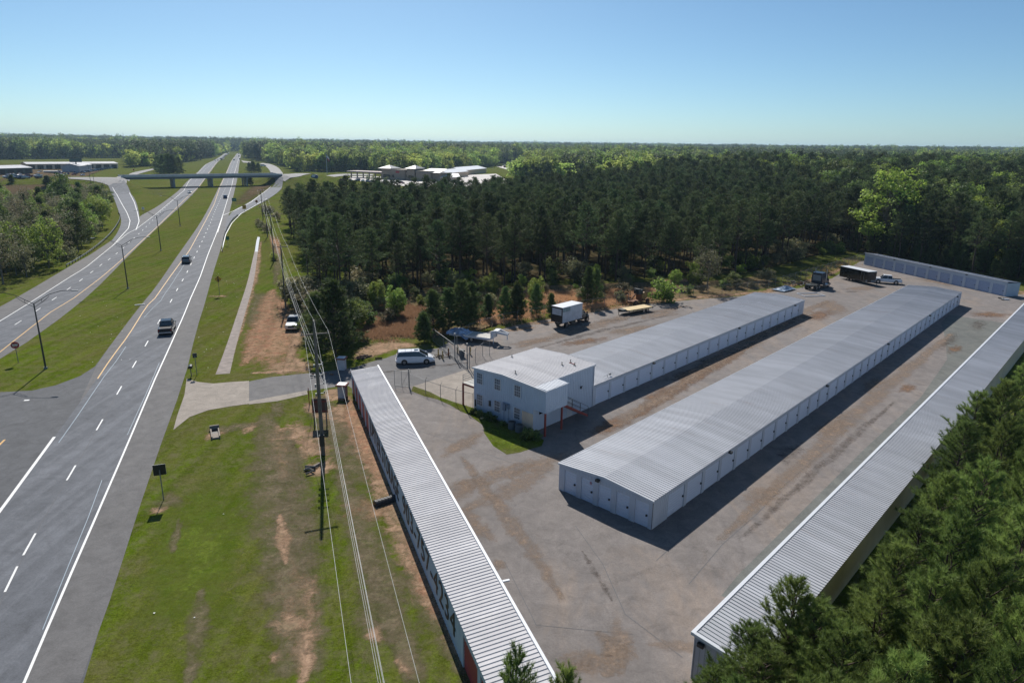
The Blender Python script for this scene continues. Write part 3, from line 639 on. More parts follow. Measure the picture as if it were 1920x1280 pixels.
# ------------------------------------------------------------------ painted lines
mb = MB(); line_quads(mb, pxs(WR), .16, .024); line_quads(mb, pxs(LW[:11]), .15, .024)
line_quads(mb, pxs(LW[8:]), .15, .026)
line_quads(mb, pxs([(416, 405), (440, 395), (457, 387), (470, 380), (490, 365), (508, 351)]), .22, .03)
line_quads(mb, pxs([(417, 407), (408, 436)]), .22, .03)
line_quads(mb, pxs([(416, 470), (423, 440), (435, 418), (452, 401), (470, 391), (500, 373)]), .2, .03)
line_quads(mb, pxs([(255, 431), (261, 415), (258, 400), (252, 380), (243, 362)]), .22, .03)
line_quads(mb, pxs([(212, 460), (230, 440), (241, 428), (244, 414), (238, 399), (228, 382), (219, 365), (211, 352)]), .2, .03)
line_quads(mb, pxs([(-40, 1012), (0, 958), (50, 890), (102, 819)]), .26, .024)
line_quads(mb, pxs([(45, 750.5), (55, 750)]), .34, .018)
line_quads(mb, pxs([(-90, 1290), (-60, 1240)]), .12, .024)
DC = [(-20, 1175), (20, 1085), (54.9, 1019.6), (133.7, 885.9), (187, 796), (223.5, 731.7), (252, 683), (275, 644), (298, 603), (321, 564), (331, 545), (349, 514), (367, 477), (382, 446), (397, 412), (408, 385), (424, 350), (433, 322), (440, 302), (448, 288)]
P = pxs(DC); dd = [0]
for a, b in zip(P[:-1], P[1:]): dd.append(dd[-1] + (Vector(b) - Vector(a)).length)
segs = [(dd[i] - 1.5, dd[i] + 1.5) for i in range(1, 10)]
t = dd[9] + 10.6
while t < dd[-1] - 60: segs.append((t - 1.4, t + 1.4)); t += 10.4
line_quads(mb, P, .14, .024, seg=segs)
DL = [(-180, 738), (34, 605), (71, 581), (102, 560), (129, 541), (152, 525), (172, 510), (189, 497), (205, 486), (219, 475), (231, 465), (262, 437), (315, 385), (350, 354), (366, 341), (385, 318), (405, 300), (426, 288)]
P = pxs(DL); dd = [0]
for a, b in zip(P[:-1], P[1:]): dd.append(dd[-1] + (Vector(b) - Vector(a)).length)
segs = [(dd[i] - 1.4, dd[i] + 1.4) for i in range(1, 10)]; t = dd[9] + 10.6
while t < dd[-1] - 60: segs.append((t - 1.3, t + 1.3)); t += 10.4
line_quads(mb, P, .14, .026, seg=segs)
o = mb.build('white_lines', M['white_paint']); tag(o, kind='structure')
mb = MB(); line_quads(mb, pxs(YEL), .15, .024); line_quads(mb, pxs(LY), .15, .024)
line_quads(mb, pxs([(-30, 862), (0, 833), (9, 824)]), .2, .018)
o = mb.build('yellow_lines', M['yellow_paint']); tag(o, kind='structure')
# tar-sealed cracks along the lanes (pale bluish) -------------------------------
M['sealed_crack'] = simple('sealed_crack_line', (.25, .32, .38), .5)
M['dark_joint'] = simple('dark_joint', (.10, .10, .105), .8)
def wob(px_pts, amp, n=60):
    P = resample(pxs(px_pts), n); o_ = []
    k = 0.0
    for i, p in enumerate(P):
        k = k * .75 + random.uniform(-amp, amp); o_.append((p[0] + k, p[1] + k * .3))
    return o_
JN = []
mb = MB()
line_quads(mb, wob([(110, 830), (150, 775), (200, 700), (235, 650)], .12), .07, .025)
line_quads(mb, wob([(270, 595), (300, 565), (330, 520), (350, 490)], .10), .06, .025)
line_quads(mb, wob([(240, 815), (270, 745), (300, 680)], .08), .05, .025)
line_quads(mb, wob([(80, 1180), (95, 1120), (130, 1060), (190, 900)], .08), .05, .025)
o = mb.build('sealed_cracks', M['sealed_crack']); tag(o, kind='structure')
mb = MB(); line_quads(mb, wob([(-20, 1175), (54, 1020), (134, 886), (187, 796), (240, 700)], .03), .05, .0225)
for q in JN: line_quads(mb, wob(q, .10), .05, .0225)
for q in [[(1080, 900), (1000, 880), (760, 800)], [(1290, 1095), (1330, 1040), (1420, 960), (1560, 830)], [(1235, 1050), (1300, 990)], [(1080, 985), (1130, 1060), (1165, 1130), (1180, 1190), (1290, 1230)], [(940, 1050), (1010, 1170), (1060, 1230), (1130, 1215), (1185, 1190)]]: line_quads(mb, wob(q, .20, 90), .05, .0225)
o = mb.build('pavement_joints', M['dark_joint']); tag(o, kind='structure')
# ------------------------------------------------------------------ storage rows
AZ = 42.7
def frame(o, az=AZ):
    """root rotation so that local +x runs along compass az and +y points to its left"""
    return (o[0], o[1], 0), R(90 - az)
def rib_roof(x0, x1, prof, pitch=.305, h=.038):
    """ribbed sheet: ribs run across the row (y); prof = [(y, z), ...]"""
    vs = []; fs = []; n = int(round((x1 - x0) / pitch)); pitch = (x1 - x0) / n
    offs = [(0, 0), (pitch - .085, 0), (pitch - .06, h), (pitch - .025, h)]
    xsr = [(x0 + i * pitch + o_, dz) for i in range(n) for o_, dz in offs] + [(x1, 0)]
    k = len(prof)
    for x, dz in xsr:
        for y, z in prof: vs.append((x, y, z + dz))
    for i in range(len(xsr) - 1):
        for j in range(k - 1):
            a = i * k + j; fs.append((a, a + k, a + k + 1, a + 1))
    mb = MB(); mb.add(vs, fs)
    y0, z0 = prof[0]; y1, z1 = prof[-1]
    return mb
def rib_wall(mb, a, b, z0, z1, out, pitch=.305, h=.022, m=0):
    """ribbed wall panel between xy points a and b, ribs stand out along `out`"""
    a = Vector((*a, 0)); b = Vector((*b, 0)); L = (b - a).length; d = (b - a) / L; o_ = Vector((*out, 0))
    n = max(1, int(round(L / pitch))); p = L / n; vs = []; fs = []
    pts = []
    for i in range(n): pts += [(i * p, 0), (i * p + p - .08, 0), (i * p + p - .06, h), (i * p + p - .02, h)]
    pts.append((L, 0))
    for t, e in pts:
        q = a + d * t + o_ * e; vs += [(q.x, q.y, z0), (q.x, q.y, z1)]
    for i in range(len(pts) - 1): fs.append((2 * i, 2 * i + 2, 2 * i + 3, 2 * i + 1))
    mb.add(vs, fs, m)
def door_row(root, n, p0, d, out, wdoor, pitch, h, mat, first=0.0, latch=True, slats=True):
    """n roll-up doors from p0 along d; the wall between them stands 8 cm proud"""
    d = Vector((*d, 0)); o_ = Vector((*out, 0)); base = None
    for i in range(n):
        c = Vector((*p0, 0)) + d * (first + i * pitch + pitch / 2)
        if base is None:
            mb = MB(); k = 9; vs = []; fs = []
            for j in range(k + 1):
                z = .03 + (h - .03) * j / k
                for dz, e in ((0, .0), (.03, -.018)) if j < k else ((0, 0),):
                    for s_ in (-1, 1):
                        q = d * (s_ * wdoor / 2) + o_ * (e - .07); vs.append((q.x, q.y, z + dz))
            for j in range(len(vs) // 2 - 1): fs.append((2 * j, 2 * j + 1, 2 * j + 3, 2 * j + 2))
            mb.add(vs, fs); dr = mb.build('rollup_door', mat, root); base = dr
            if latch:
                q = d * (wdoor / 2 - .18) + o_ * (-.03)
                lb = MB(); lb.cbox((q.x, q.y, 1.05), (.12, .12, .14)); lt = lb.build('latch', M['darksteel'], dr)
            dr.location = (c.x, c.y, 0)
        else:
            dr = base.copy(); COL.objects.link(dr); dr.parent = root; dr.location = (c.x, c.y, 0)
            if latch:
                lt2 = base.children[0].copy(); COL.objects.link(lt2); lt2.parent = dr
def door_wall(mb, p0, d, out, L, n, first, wdoor, pitch, h, top):
    """header band, blank ends and proud piers between the doors"""
    d = Vector((*d, 0)); o_ = Vector((*out, 0)); p0 = Vector((*p0, 0))
    def slab(t0, t1, z0, z1, e0, e1):
        a = p0 + d * t0 + o_ * e0; b = p0 + d * t1 + o_ * e0; c = p0 + d * t1 + o_ * e1; e = p0 + d * t0 + o_ * e1
        vs = [(q.x, q.y, z) for z in (z0, z1) for q in (a, b, c, e)]
        mb.add(vs, [(0, 1, 2, 3), (4, 5, 6, 7), (0, 1, 5, 4), (1, 2, 6, 5), (2, 3, 7, 6), (3, 0, 4, 7)])
    rib_wall(mb, (p0 + o_ * .003)[:2], (p0 + d * L + o_ * .003)[:2], h, top, out)
    slab(0, L, h, top, -.12, 0)
    for i in range(n + 1):
        t0 = first + i * pitch - (pitch - wdoor) / 2 if i > 0 else 0
        t1 = first + i * pitch + (pitch - wdoor) / 2 if i < n else L
        slab(max(t0, 0), min(t1, L), 0, h, -.12, -.002)
        if t1 - t0 > 1: rib_wall(mb, (p0 + d * t0 + o_ * .003)[:2], (p0 + d * t1 + o_ * .003)[:2], 0, h, out)
def flood_lamp(root, p, out, mat=None):
    mb = MB(); mb.cbox((p[0] + out[0] * .12, p[1] + out[1] * .12, p[2]), (.34, .34, .2)); mb.cbox((p[0] + out[0] * .02, p[1] + out[1] * .02, p[2]), (.2, .2, .12))
    return mb.build('flood_lamp', M['darksteel'], root, bevel=.02)

# row with five end doors (long, middle of the lot)
loc, rz = frame((4.2, 52.75))
B = empty('storage_building', loc, rz, label='long silver roofed storage row with five end doors in the middle of the lot', cat='storage building')
LB, WB, HB = 111.4, 9.25, 2.52
rib_roof(-.06, LB + .06, [(.06, HB), (-WB / 2, HB + .36), (-WB - .06, HB)]).build('roof', M['roof_silver'], B)
mb = MB(); mb.box(-.1, -WB - .1, HB - .16, -.063, .1, HB - .01)
for s in (0,):
    pass
mb2 = MB(); mb2.add([(-.10, .1, HB - .12), (-.10, -WB / 2, HB + .26), (-.10, -WB - .1, HB - .12), (-.10, -WB - .1, HB + .03), (-.10, -WB / 2, HB + .40), (-.10, .1, HB + .03),
     (-.05, .1, HB - .12), (-.05, -WB / 2, HB + .26), (-.05, -WB - .1, HB - .12), (-.05, -WB - .1, HB + .03), (-.05, -WB / 2, HB + .40), (-.05, .1, HB + .03)],
     [(0, 1, 4, 5), (1, 2, 3, 4), (5, 4, 10, 11), (4, 3, 9, 10), (0, 5, 11, 6), (2, 8, 9, 3), (0, 6, 7, 1), (1, 7, 8, 2)])
mb2.box(-.04, .062, HB - .1, LB + .04, .1, HB + .02); mb2.build('eave_trim', M['trim_white'], B)
wl = MB()
door_wall(wl, (0, 0), (0, -1), (-1, 0), WB, 5, .35, 1.25, 1.76, 2.1, HB - .1)
wl.add([(0.01, 0, HB - .1), (0.01, -WB, HB - .1), (0.01, -WB / 2, HB + .30)], [(0, 1, 2)])
door_wall(wl, (0, -WB), (1, 0), (0, -1), LB, 35, 2.1, 2.62, 3.06, 2.1, HB - .1)
door_wall(wl, (0, 0), (1, 0), (0, 1), LB, 35, 2.1, 2.62, 3.06, 2.1, HB - .1)
wl.box(LB - .1, -WB + .01, 0, LB, -.01, HB - .08)
wl.build('wall', M['wall_white'], B)
door_row(B, 5, (0, 0), (0, -1), (-1, 0), 1.25, 1.76, 2.08, M['door_white'], .35)
door_row(B, 35, (0, -WB), (1, 0), (0, -1), 2.62, 3.06, 2.08, M['door_white'], 2.1)
door_row(B, 34, (0, 0), (1, 0), (0, 1), 2.62, 3.06, 2.08, M['door_white'], 2.1, latch=False)
for x in (12.8, 37.5, 62, 86, 107): flood_lamp(B, (x, -WB, HB - .22), (0, -1))
flood_lamp(B, (0, -4.1, HB - .1), (-1, 0))
mb = MB(); mb.tube((-.06, -WB - .04, 0.1), (-.06, -WB - .04, HB - .1), .035); mb.build('downpipe', M['steel'], B)
# row behind the office
OFF = (-4.15, 70.7)
loc, rz = frame(OFF)
A = empty('storage_building', loc, rz, label='shorter silver roofed storage row running back from the two storey office', cat='storage building')
A.location = loc
XA0, XA1, YA0, YA1 = 10.4, 74.0, .55, -8.75
rib_roof(XA0, XA1 + .06, [(YA0 + .05, HB), ((YA0 + YA1) / 2, HB + .36), (YA1 - .06, HB)]).build('roof', M['roof_silver'], A)
wl = MB(); LA = XA1 - XA0
door_wall(wl, (XA0, YA1), (1, 0), (0, -1), LA, 20, .3, 2.7, 3.06, 2.1, HB - .1)
door_wall(wl, (XA0, YA0), (1, 0), (0, 1), LA, 20, .3, 2.7, 3.06, 2.1, HB - .1)
wl.box(XA1 - .1, YA1 + .01, 0, XA1, YA0 - .01, HB - .08)
wl.add([(XA1, YA0, HB - .1), (XA1, YA1, HB - .1), (XA1, (YA0 + YA1) / 2, HB + .3)], [(0, 1, 2)])
wl.build('wall', M['wall_white'], A)
mb = MB(); mb.box(XA1 + .062, YA1 - .1, HB - .1, XA1 + .1, YA0 + .1, HB + .02); mb.box(XA1 - .5, YA1 - .03, 0, XA1 - .38, YA1 - .004, 2.2, 0); mb.build('eave_trim', M['trim_white'], A)
door_row(A, 20, (XA0, YA1), (1, 0), (0, -1), 2.7, 3.06, 2.08, M['door_white'], .3)
door_row(A, 20, (XA0, YA0), (1, 0), (0, 1), 2.7, 3.06, 2.08, M['door_white'], .3, latch=False)
for x in (XA0 + 12.6, XA0 + 37, XA0 + 59): flood_lamp(A, (x, YA1, HB - .2), (0, -1))
mb = MB(); mb.tube((XA0 + 3.4, YA1 + .5, HB + .02), (XA0 + 3.4, YA1 + .5, HB + .35), .03); mb.tube((XA0 + 2.6, YA1 + .5, HB + .3), (XA0 + 4.1, YA1 + .55, HB + .36), .02); mb.cbox((XA0 + 3.9, YA1 + .5, HB + .3), (.3, .1, .2)); mb.build('roof_bracket', M['steel'], A)

# long row at the right edge of the lot
loc, rz = frame((10.25, 31.3), 43.1)
Cc = empty('storage_building', loc, rz, label='long narrow storage row with a white trimmed roof edge along the right hand pines', cat='storage building')
LC, WC, HC = 128.0, 3.45, 2.95
rib_roof(-.02, LC, [(-.02, HC), (-WC - .05, HC - .35)]).build('roof', M['roof_grey'], Cc)
mb = MB(); mb.box(-.08, -.02, HC - .15, LC, .20, HC + .05)
mb.add([(-.12, -.02, HC - .12), (-.12, -WC - .05, HC - .47), (-.12, -WC - .05, HC - .28), (-.12, -.02, HC + .06), (.10, -.02, HC - .12), (.10, -WC - .05, HC - .47), (.10, -WC - .05, HC - .28), (.10, -.02, HC + .06)],
       [(0, 1, 2, 3), (3, 2, 6, 7), (0, 3, 7, 4), (1, 5, 6, 2), (4, 5, 6, 7)])
mb.build('eave_trim', M['trim_white'], Cc)
wl = MB(); rib_wall(wl, (0, -WC), (0, 0), 0, HC - .45, (-1, 0)); wl.add([(0.004, 0, HC - .46), (0.004, -WC, HC - .46), (0.004, 0, HC - .12), (0.004, -WC, HC - .4)], [(0, 1, 3, 2)])
door_wall(wl, (0, 0), (1, 0), (0, 1), LC, 41, .6, 2.62, 3.06, 2.2, HC - .15)
wl.box(LC - .1, -WC, 0, LC, 0, HC - .45); wl.build('wall', M['wall_grey'], Cc)
wl = MB(); rib_wall(wl, (0, -WC), (LC, -WC), 0, HC - .38, (0, -1)); wl.build('rear_wall', M['wall_beige'], Cc)
door_row(Cc, 41, (0, 0), (1, 0), (0, 1), 2.62, 3.06, 2.18, M['door_white'], .6, latch=False)
mb = MB(); mb.cbox((-.12, -.45, HC - .45), (.2, .38, .24)); mb.build('flood_lamp', M['black'], Cc, bevel=.02)

# red-door row by the road (text faces the highway)
loc, rz = frame((-18.95, 75.75), 159.5)
D = empty('storage_building', loc, rz, label='narrow white ribbed roof row with red doors and storage lettering facing the highway', cat='storage building')
LD, WD, HD = 53.5, 3.1, 2.75
rib_roof(0, LD, [(WD, HD + .28), (-.06, HD)]).build('roof', M['roof_white'], D)
mb = MB(); mb.box(-.1, WD, HD + .1, LD, WD + .17, HD + .38); mb.box(-.12, -.06, HD - .12, -.02, .04, HD + .12)
mb.box(44.2, WD + .18, HD + .34, 44.35, WD + .62, HD + .42)
mb.build('eave_trim', M['trim_white'], D)
wl = MB()
T0, T1 = 13.2, 46.3
d_, o_ = (1, 0), (0, -1)
door_wall(wl, (0, 0), d_, o_, T0, 5, .15, 2.15, 2.58, 2.25, HD - .02)
rib_wall(wl, (T0, 0), (T1, 0), 0, HD - .02, o_)
door_wall(wl, (T1, 0), d_, o_, LD - T1, 2, .35, 2.7, 3.2, 2.25, HD - .02)
door_wall(wl, (0, WD), d_, (0, 1), LD, 17, .6, 2.62, 3.06, 2.2, HD + .1)
wl.box(0.01, .02, 0, .1, WD - .02, HD); wl.box(LD - .1, .02, 0, LD, WD - .02, HD)
wl.build('wall', M['wall_blue'], D)
door_row(D, 5, (0, 0), d_, o_, 2.15, 2.58, 2.23, M['door_red'], .15, latch=False)
door_row(D, 2, (T1, 0), d_, o_, 2.7, 3.2, 2.23, M['door_red'], .35, latch=False)
door_row(D, 17, (0, WD), d_, (0, 1), 2.62, 3.06, 2.18, M['door_white'], .6, latch=False)
def text_mesh(name, s, size, mat, parent, loc, rot, ext=.01, sx=1.0, align='LEFT', spacing=1.0):
    cu = bpy.data.curves.new(name, 'FONT'); cu.body = s; cu.size = size; cu.extrude = ext; cu.align_x = align; cu.space_character = spacing
    to = bpy.data.objects.new(name, cu); COL.objects.link(to)
    dg = bpy.context.evaluated_depsgraph_get(); me_ = bpy.data.meshes.new_from_object(to.evaluated_get(dg))
    bpy.data.objects.remove(to); me_.materials.clear(); me_.materials.append(mat)
    o = bpy.data.objects.new(name, me_); COL.objects.link(o); o.parent = parent; o.location = loc; o.rotation_euler = rot; o.scale = (sx, 1, 1)
    return o
def fit_text(name, s, x0, x1, z0, h, y, mat, parent):
    o = text_mesh(name, s, 1.0, mat, parent, (x0, y, z0), (R(90), 0, 0), ext=.012, spacing=1.1)
    xs_ = [v.co.x for v in o.data.vertices]; ys_ = [v.co.y for v in o.data.vertices]
    W_ = max(xs_) - min(xs_); H_ = max(ys_)
    for v in o.data.vertices:
        bx = 0
        v.co.x = (v.co.x - min(xs_)) * (x1 - x0) / W_; v.co.y = v.co.y * h / H_
    return o
M['letter'] = simple('painted_letters_black', (.012, .014, .02), .5)
fit_text('lettering', 'JUPITER STORAGE', 13.7, 28.6, .75, 1.62, -.035, M['letter'], D)
fit_text('lettering', '903-757-4234', 30.2, 45.4, .75, 1.62, -.035, M['letter'], D)
text_mesh('door_number', 'B', .38, M['door_red'], B, (-.075 + .055, -1.95 - .35 - .95, 1.72), (R(90), 0, R(-90)), ext=.006)

# far cross row
fa = at(1619, 496); fb = at(1884, 556)
az = math.degrees(math.atan2(fb.x - fa.x, fb.y - fa.y)); LE_ = (Vector(fb) - Vector(fa)).length
loc, rz = frame((fa.x, fa.y), az)
E_ = empty('storage_building', loc, rz, label='far cross row of pale blue doors closing the back of the lot', cat='storage building')
HE, WE = 3.05, 3.4
rib_roof(-.05, LE_ + .05, [(-.04, HE), (WE, HE - .3)]).build('roof', M['roof_grey'], E_)
mb = MB(); mb.box(-.1, -.16, HE - .12, LE_ + .1, -.045, HE + .1); mb.build('eave_trim', M['trim_white'], E_)
wl = MB(); door_wall(wl, (0, 0), (1, 0), (0, -1), LE_, 12, .15, 2.6, (LE_ - .3) / 12, 2.25, HE - .1)
rib_wall(wl, (LE_, 0), (LE_, WE), 0, HE - .3, (1, 0)); rib_wall(wl, (0, 0), (0, WE), 0, HE - .3, (-1, 0)); wl.box(.02, WE - .08, 0, LE_ - .02, WE, HE - .32)
wl.build('wall', M['wall_blue'], E_)
door_row(E_, 12, (0, 0), (1, 0), (0, -1), 2.6, (LE_ - .3) / 12, 2.23, simple('rollup_door_blue', (.30, .38, .54), .5), .15)
for x in (LE_ * .25, LE_ * .52, LE_ * .76): flood_lamp(E_, (x, 0, HE - .2), (0, -1))

# ------------------------------------------------------------------ office
loc, rz = frame(OFF)
O = empty('office_building', loc, rz, label='two storey pale blue metal office with ribbed walls and low silver roof', cat='office building')
XO, YO, HO = 10.35, -8.75, 5.05
EX, EY = 3.5, -10.4
wl = MB()
rib_wall(wl, (0, 0), (0, YO), 0, HO, (-1, 0)); rib_wall(wl, (0, YO), (XO, YO), 0, HO, (0, -1)); rib_wall(wl, (XO, YO), (XO, 0), 0, HO, (1, 0)); rib_wall(wl, (0, 0), (XO, 0), 0, HO, (0, 1))
rib_wall(wl, (0, YO - .002), (0, EY), 2.55, HO, (-1, 0)); rib_wall(wl, (0, EY), (EX, EY), 2.55, HO - .04, (0, -1)); rib_wall(wl, (EX, EY), (EX, YO), 2.55, HO, (1, 0))
wl.box(.01, EY + .02, 2.55, EX - .01, YO - .05, 2.62)
wl.add([(-.001, 0, HO), (-.001, YO, HO), (-.001, YO / 2, HO + .22)], [(0, 1, 2)])
wl.build('wall', M['wall_blue'], O)
wl = MB(); rib_wall(wl, (-.03, YO + 1.55), (-.03, YO - .01), 0, 2.05, (-1, 0)); wl.build('wall_patch', M['wall_beige'], O)
rib_roof(-.12, XO + .1, [(.12, HO + .02), (YO / 2, HO + .27), (YO - .1, HO + .02)]).build('roof', M['roof_white'], O)
rib_roof(-.12, EX + .06, [(YO - .11, HO + .012), (EY - .1, HO - .07)]).build('porch_roof', M['trim_white'], O)
mb = MB(); mb.box(-.2, YO / 2, HO - .02, -.125, .14, HO + .10)
mb = MB(); mb.add([(-.18, .14, HO - .1), (-.18, YO / 2, HO + .15), (-.18, EY - .12, HO - .2), (-.18, EY - .12, HO - .04), (-.18, YO / 2, HO + .31), (-.18, .14, HO + .06),
    (-.125, .14, HO - .1), (-.125, YO / 2, HO + .15), (-.125, EY - .12, HO - .2), (-.125, EY - .12, HO - .04), (-.125, YO / 2, HO + .31), (-.125, .14, HO + .06)],
    [(0, 1, 4, 5), (1, 2, 3, 4), (5, 4, 10, 11), (4, 3, 9, 10), (0, 5, 11, 6), (2, 8, 9, 3), (0, 6, 7, 1), (1, 7, 8, 2)])
mb.box(XO + .11, YO - .12, HO - .1, XO + .16, .14, HO + .06); mb.box(EX + .07, YO - .16, HO - .16, XO + .1, YO - .105, HO + .03)
mb.build('eave_trim', M['trim_white'], O)
def window(y, z, wd=.80, hh=1.2):
    f = MB(); x = -.045
    for (a, b, c, d2) in ((y - wd / 2 - .09, y - wd / 2, z - hh / 2 - .07, z + hh / 2 + .07), (y + wd / 2, y + wd / 2 + .09, z - hh / 2 - .07, z + hh / 2 + .07),
                         (y - wd / 2, y + wd / 2, z + hh / 2, z + hh / 2 + .07), (y - wd / 2, y + wd / 2, z - hh / 2 - .07, z - hh / 2), (y - wd / 2, y + wd / 2, z - .03, z + .03)):
        f.box(x - .03, a, c, x + .03, b, d2)
    for t in (-1 / 6, 1 / 6): f.box(x - .012, y + wd * t - .014, z - hh / 2, x + .008, y + wd * t + .014, z - .03); f.box(x - .012, y + wd * t - .014, z + .03, x + .008, y + wd * t + .014, z + hh / 2)
    for t in (-.25, .25): f.box(x - .010, y - wd / 2, z + hh * t - .014, x + .006, y + wd / 2, z + hh * t + .014)
    fr = f.build('window', M['trim_white'], O)
    p = MB(); p.box(x - .004, y - wd / 2, z - hh / 2, x + .02, y + wd / 2, z + hh / 2); p.build('glass', M['pane'], fr)
    p = MB(); p.box(x + .021, y - wd / 2 + .02, z - hh / 2, x + .03, y + wd / 2 - .02, z + hh / 2); p.build('blind', M['wall_beige'], fr)
for y in (-.95, -3.65, -6.55): window(y, 4.0); window(y, 1.5)
mb = MB(); mb.cbox((-.12, -4.75, 1.75), (.18, .42, .75)); mb.cbox((-.10, -5.3, 1.95), (.12, .3, .5)); mb.tube((-.1, -4.7, 0), (-.1, -4.7, 1.4), .025); mb.tube((-.1, -5.35, 0), (-.1, -5.35, 1.75), .025); mb.box(-.16, -5.5, 2.15, -.06, -4.5, 2.25)
mb.build('meter_box', simple('meter_box_blue_grey', (.16, .22, .30), .5), O)
mb = MB(); mb.cbox((-.10, -2.55, 1.55), (.12, .22, .6)); mb.cbox((-.08, -.3, 1.0), (.1, .12, .8)); mb.build('utility_panel', M['darksteel'], O)
mb = MB(); mb.box(5.6, YO - .06, .05, 6.55, YO - .03, 2.1); dd_ = mb.build('door', M['trim_white'], O); mb = MB(); mb.cbox((6.42, YO - .09, 1.0), (.05, .05, .12)); mb.build('handle', M['darksteel'], dd_)
mb = MB(); mb.cbox((5.0, YO - .14, 2.35), (.2, .24, .22)); mb.tube((7.9, YO - .08, 3.0), (7.9, YO - .25, 3.15), .05); mb.cbox((7.9, YO - .1, 2.95), (.12, .12, .3)); mb.build('wall_lamp', M['black'], O)
mb = MB(); mb.box(.9, YO - .05, 1.75, 1.7, YO - .028, 2.2); mb.build('vent_window', M['glass'], O)
mb = MB(); mb.tube((XO - .1, YO - .07, .05), (XO - .1, YO - .07, HO - .1), .05); mb.build('downpipe', M['trim_white'], O)
for (x, y) in ((7.2, -6.6), (8.6, -6.7), (8.2, -7.6), (1.2, -5.1), (5.6, -.5)):
    mb = MB(); zz = HO + .27 - abs(y - YO / 2) * .057; mb.tube((x, y, zz), (x, y, zz + .3), .04); mb.tube((x, y, zz + .3), (x, y, zz + .34), .09); mb.cbox((x, y, zz + .03), (.22, .22, .04)); mb.build('roof_vent', M['darksteel'], O)
mb = MB(); mb.box(8.3, -7.5, HO + .13, 8.42, -6.7, HO + .2); mb.build('roof_bracket', M['red_steel'], O)
# porch steel and stairs
mb = MB()
for p in ((.08, EY + .1), (2.75, EY + .1)): mb.box(p[0] - .08, p[1] - .08, 0, p[0] + .08, p[1] + .08, 2.55)
mb.build('porch_post', M['red_steel'], O)
s = MB(); a, b = (EX - .6, 2.6), (7.3, .1)
for yy in (EY + .05, EY + 1.05):
    s.add([(a[0], yy, a[1]), (b[0], yy, b[1]), (b[0], yy, b[1] + .26), (a[0], yy, a[1] + .26), (a[0], yy + .06, a[1]), (b[0], yy + .06, b[1]), (b[0], yy + .06, b[1] + .26), (a[0], yy + .06, a[1] + .26)],
          [(0, 1, 2, 3), (4, 5, 6, 7), (0, 1, 5, 4), (1, 2, 6, 5), (2, 3, 7, 6), (3, 0, 4, 7)])
for i in range(13):
    t = (i + .5) / 13; x = a[0] + (b[0] - a[0]) * t; z = a[1] + (b[1] - a[1]) * t + .1; s.box(x - .13, EY + .115, z, x + .13, EY + 1.045, z + .04)
st = s.build('stairs', M['red_steel'], O)
r_ = MB()
for yy in (EY + .05, EY + 1.1):
    for i in range(4):
        t = i / 3; x = a[0] + (b[0] - a[0]) * t; z = a[1] + (b[1] - a[1]) * t + .2; r_.tube((x, yy, z), (x, yy, z + 1.0), .022, n=6)
    for k in (.5, 1.0): r_.tube((a[0], yy, a[1] + .2 + k), (b[0], yy, b[1] + .2 + k), .022, n=6)
r_.build('handrail', M['black'], st)
# raised deck on the drive side
dk = MB(); dk.box(.25, .05, 2.45, 3.9, 2.15, 2.65)
for p in ((.3, 2.08), (3.8, 2.08)): dk.box(p[0] - .08, p[1] - .08, 0, p[0] + .08, p[1] + .08, 2.44)
dk_o = dk.build('deck_frame', M['red_steel'], O)
mb = MB(); mb.box(.27, .06, 2.652, 3.88, 2.13, 2.68); mb.build('deck_boards', M['oldplank'], dk_o)
r_ = MB()
for p in ((.3, 2.08), (2.0, 2.08), (3.8, 2.08), (3.8, .1)): r_.tube((p[0], p[1], 2.66), (p[0], p[1], 3.65), .03)
for z in (3.05, 3.35, 3.62): r_.path([(.3, .1, z), (.3, 2.08, z), (3.8, 2.08, z), (3.8, .1, z)], .02)
r_.build('railing', M['steel'], dk_o)

def loc_off(x, y, z=0):
    c, s_ = math.cos(R(90 - AZ)), math.sin(R(90 - AZ)); return Vector((OFF[0] + c * x - s_ * y, OFF[1] + s_ * x + c * y, z))
# air-conditioning units
for i, (x, y) in enumerate(((-.75, -6.5), (-.8, -7.55))):
    p = loc_off(x, y); r0 = empty('condenser_unit', (p.x, p.y, .03), R(90 - AZ), label=('round grey cooling unit under the right ground floor office window', 'round grey cooling unit nearer the office corner, next to the shrubs')[i], cat='air conditioner', group='cooling units beside the office')
    mb = MB(); mb.tube((0, 0, 0), (0, 0, .75), .42, .42, 20); mb.build('casing', simple('condenser_grey', (.13, .15, .17), .5), r0)
    mb = MB(); mb.tube((0, 0, .755), (0, 0, .80), .36, .30, 20); mb.tube((0, 0, .80), (0, 0, .83), .1, .1, 10); mb.build('fan_grille', M['darksteel'], r0)
# ------------------------------------------------------------------ overpass
ang = math.atan2(BU[1], BU[0])
br = empty('highway_overpass', (BA[0], BA[1], 0), ang, label='grey concrete overpass carrying the cross road over both carriageways', cat='bridge')
M['bridge_conc'] = simple('bridge_concrete', (.30, .30, .30), .8, scale=.4, var=.12)
M['girder'] = simple('bridge_girder', (.13, .15, .18), .7, scale=.3)
mb = MB(); mb.box(-3, -6.8, DECK - .35, BL + 3, 6.8, DECK + .12); mb.build('deck', M['bridge_conc'], br)
mb = MB()
for y in (-7.0, 6.8): mb.box(-3, y, DECK - .3, BL + 3, y + .2, DECK + .85)
mb.build('parapet', simple('parapet_pale', (.52, .52, .50), .8, scale=.5), br)
mb = MB()
for y in (-6.3, -3.2, 0, 3.2, 5.7): mb.box(-1, y, DECK - 1.55, BL + 1, y + .55, DECK - .352)
mb.build('girder', M['girder'], br)
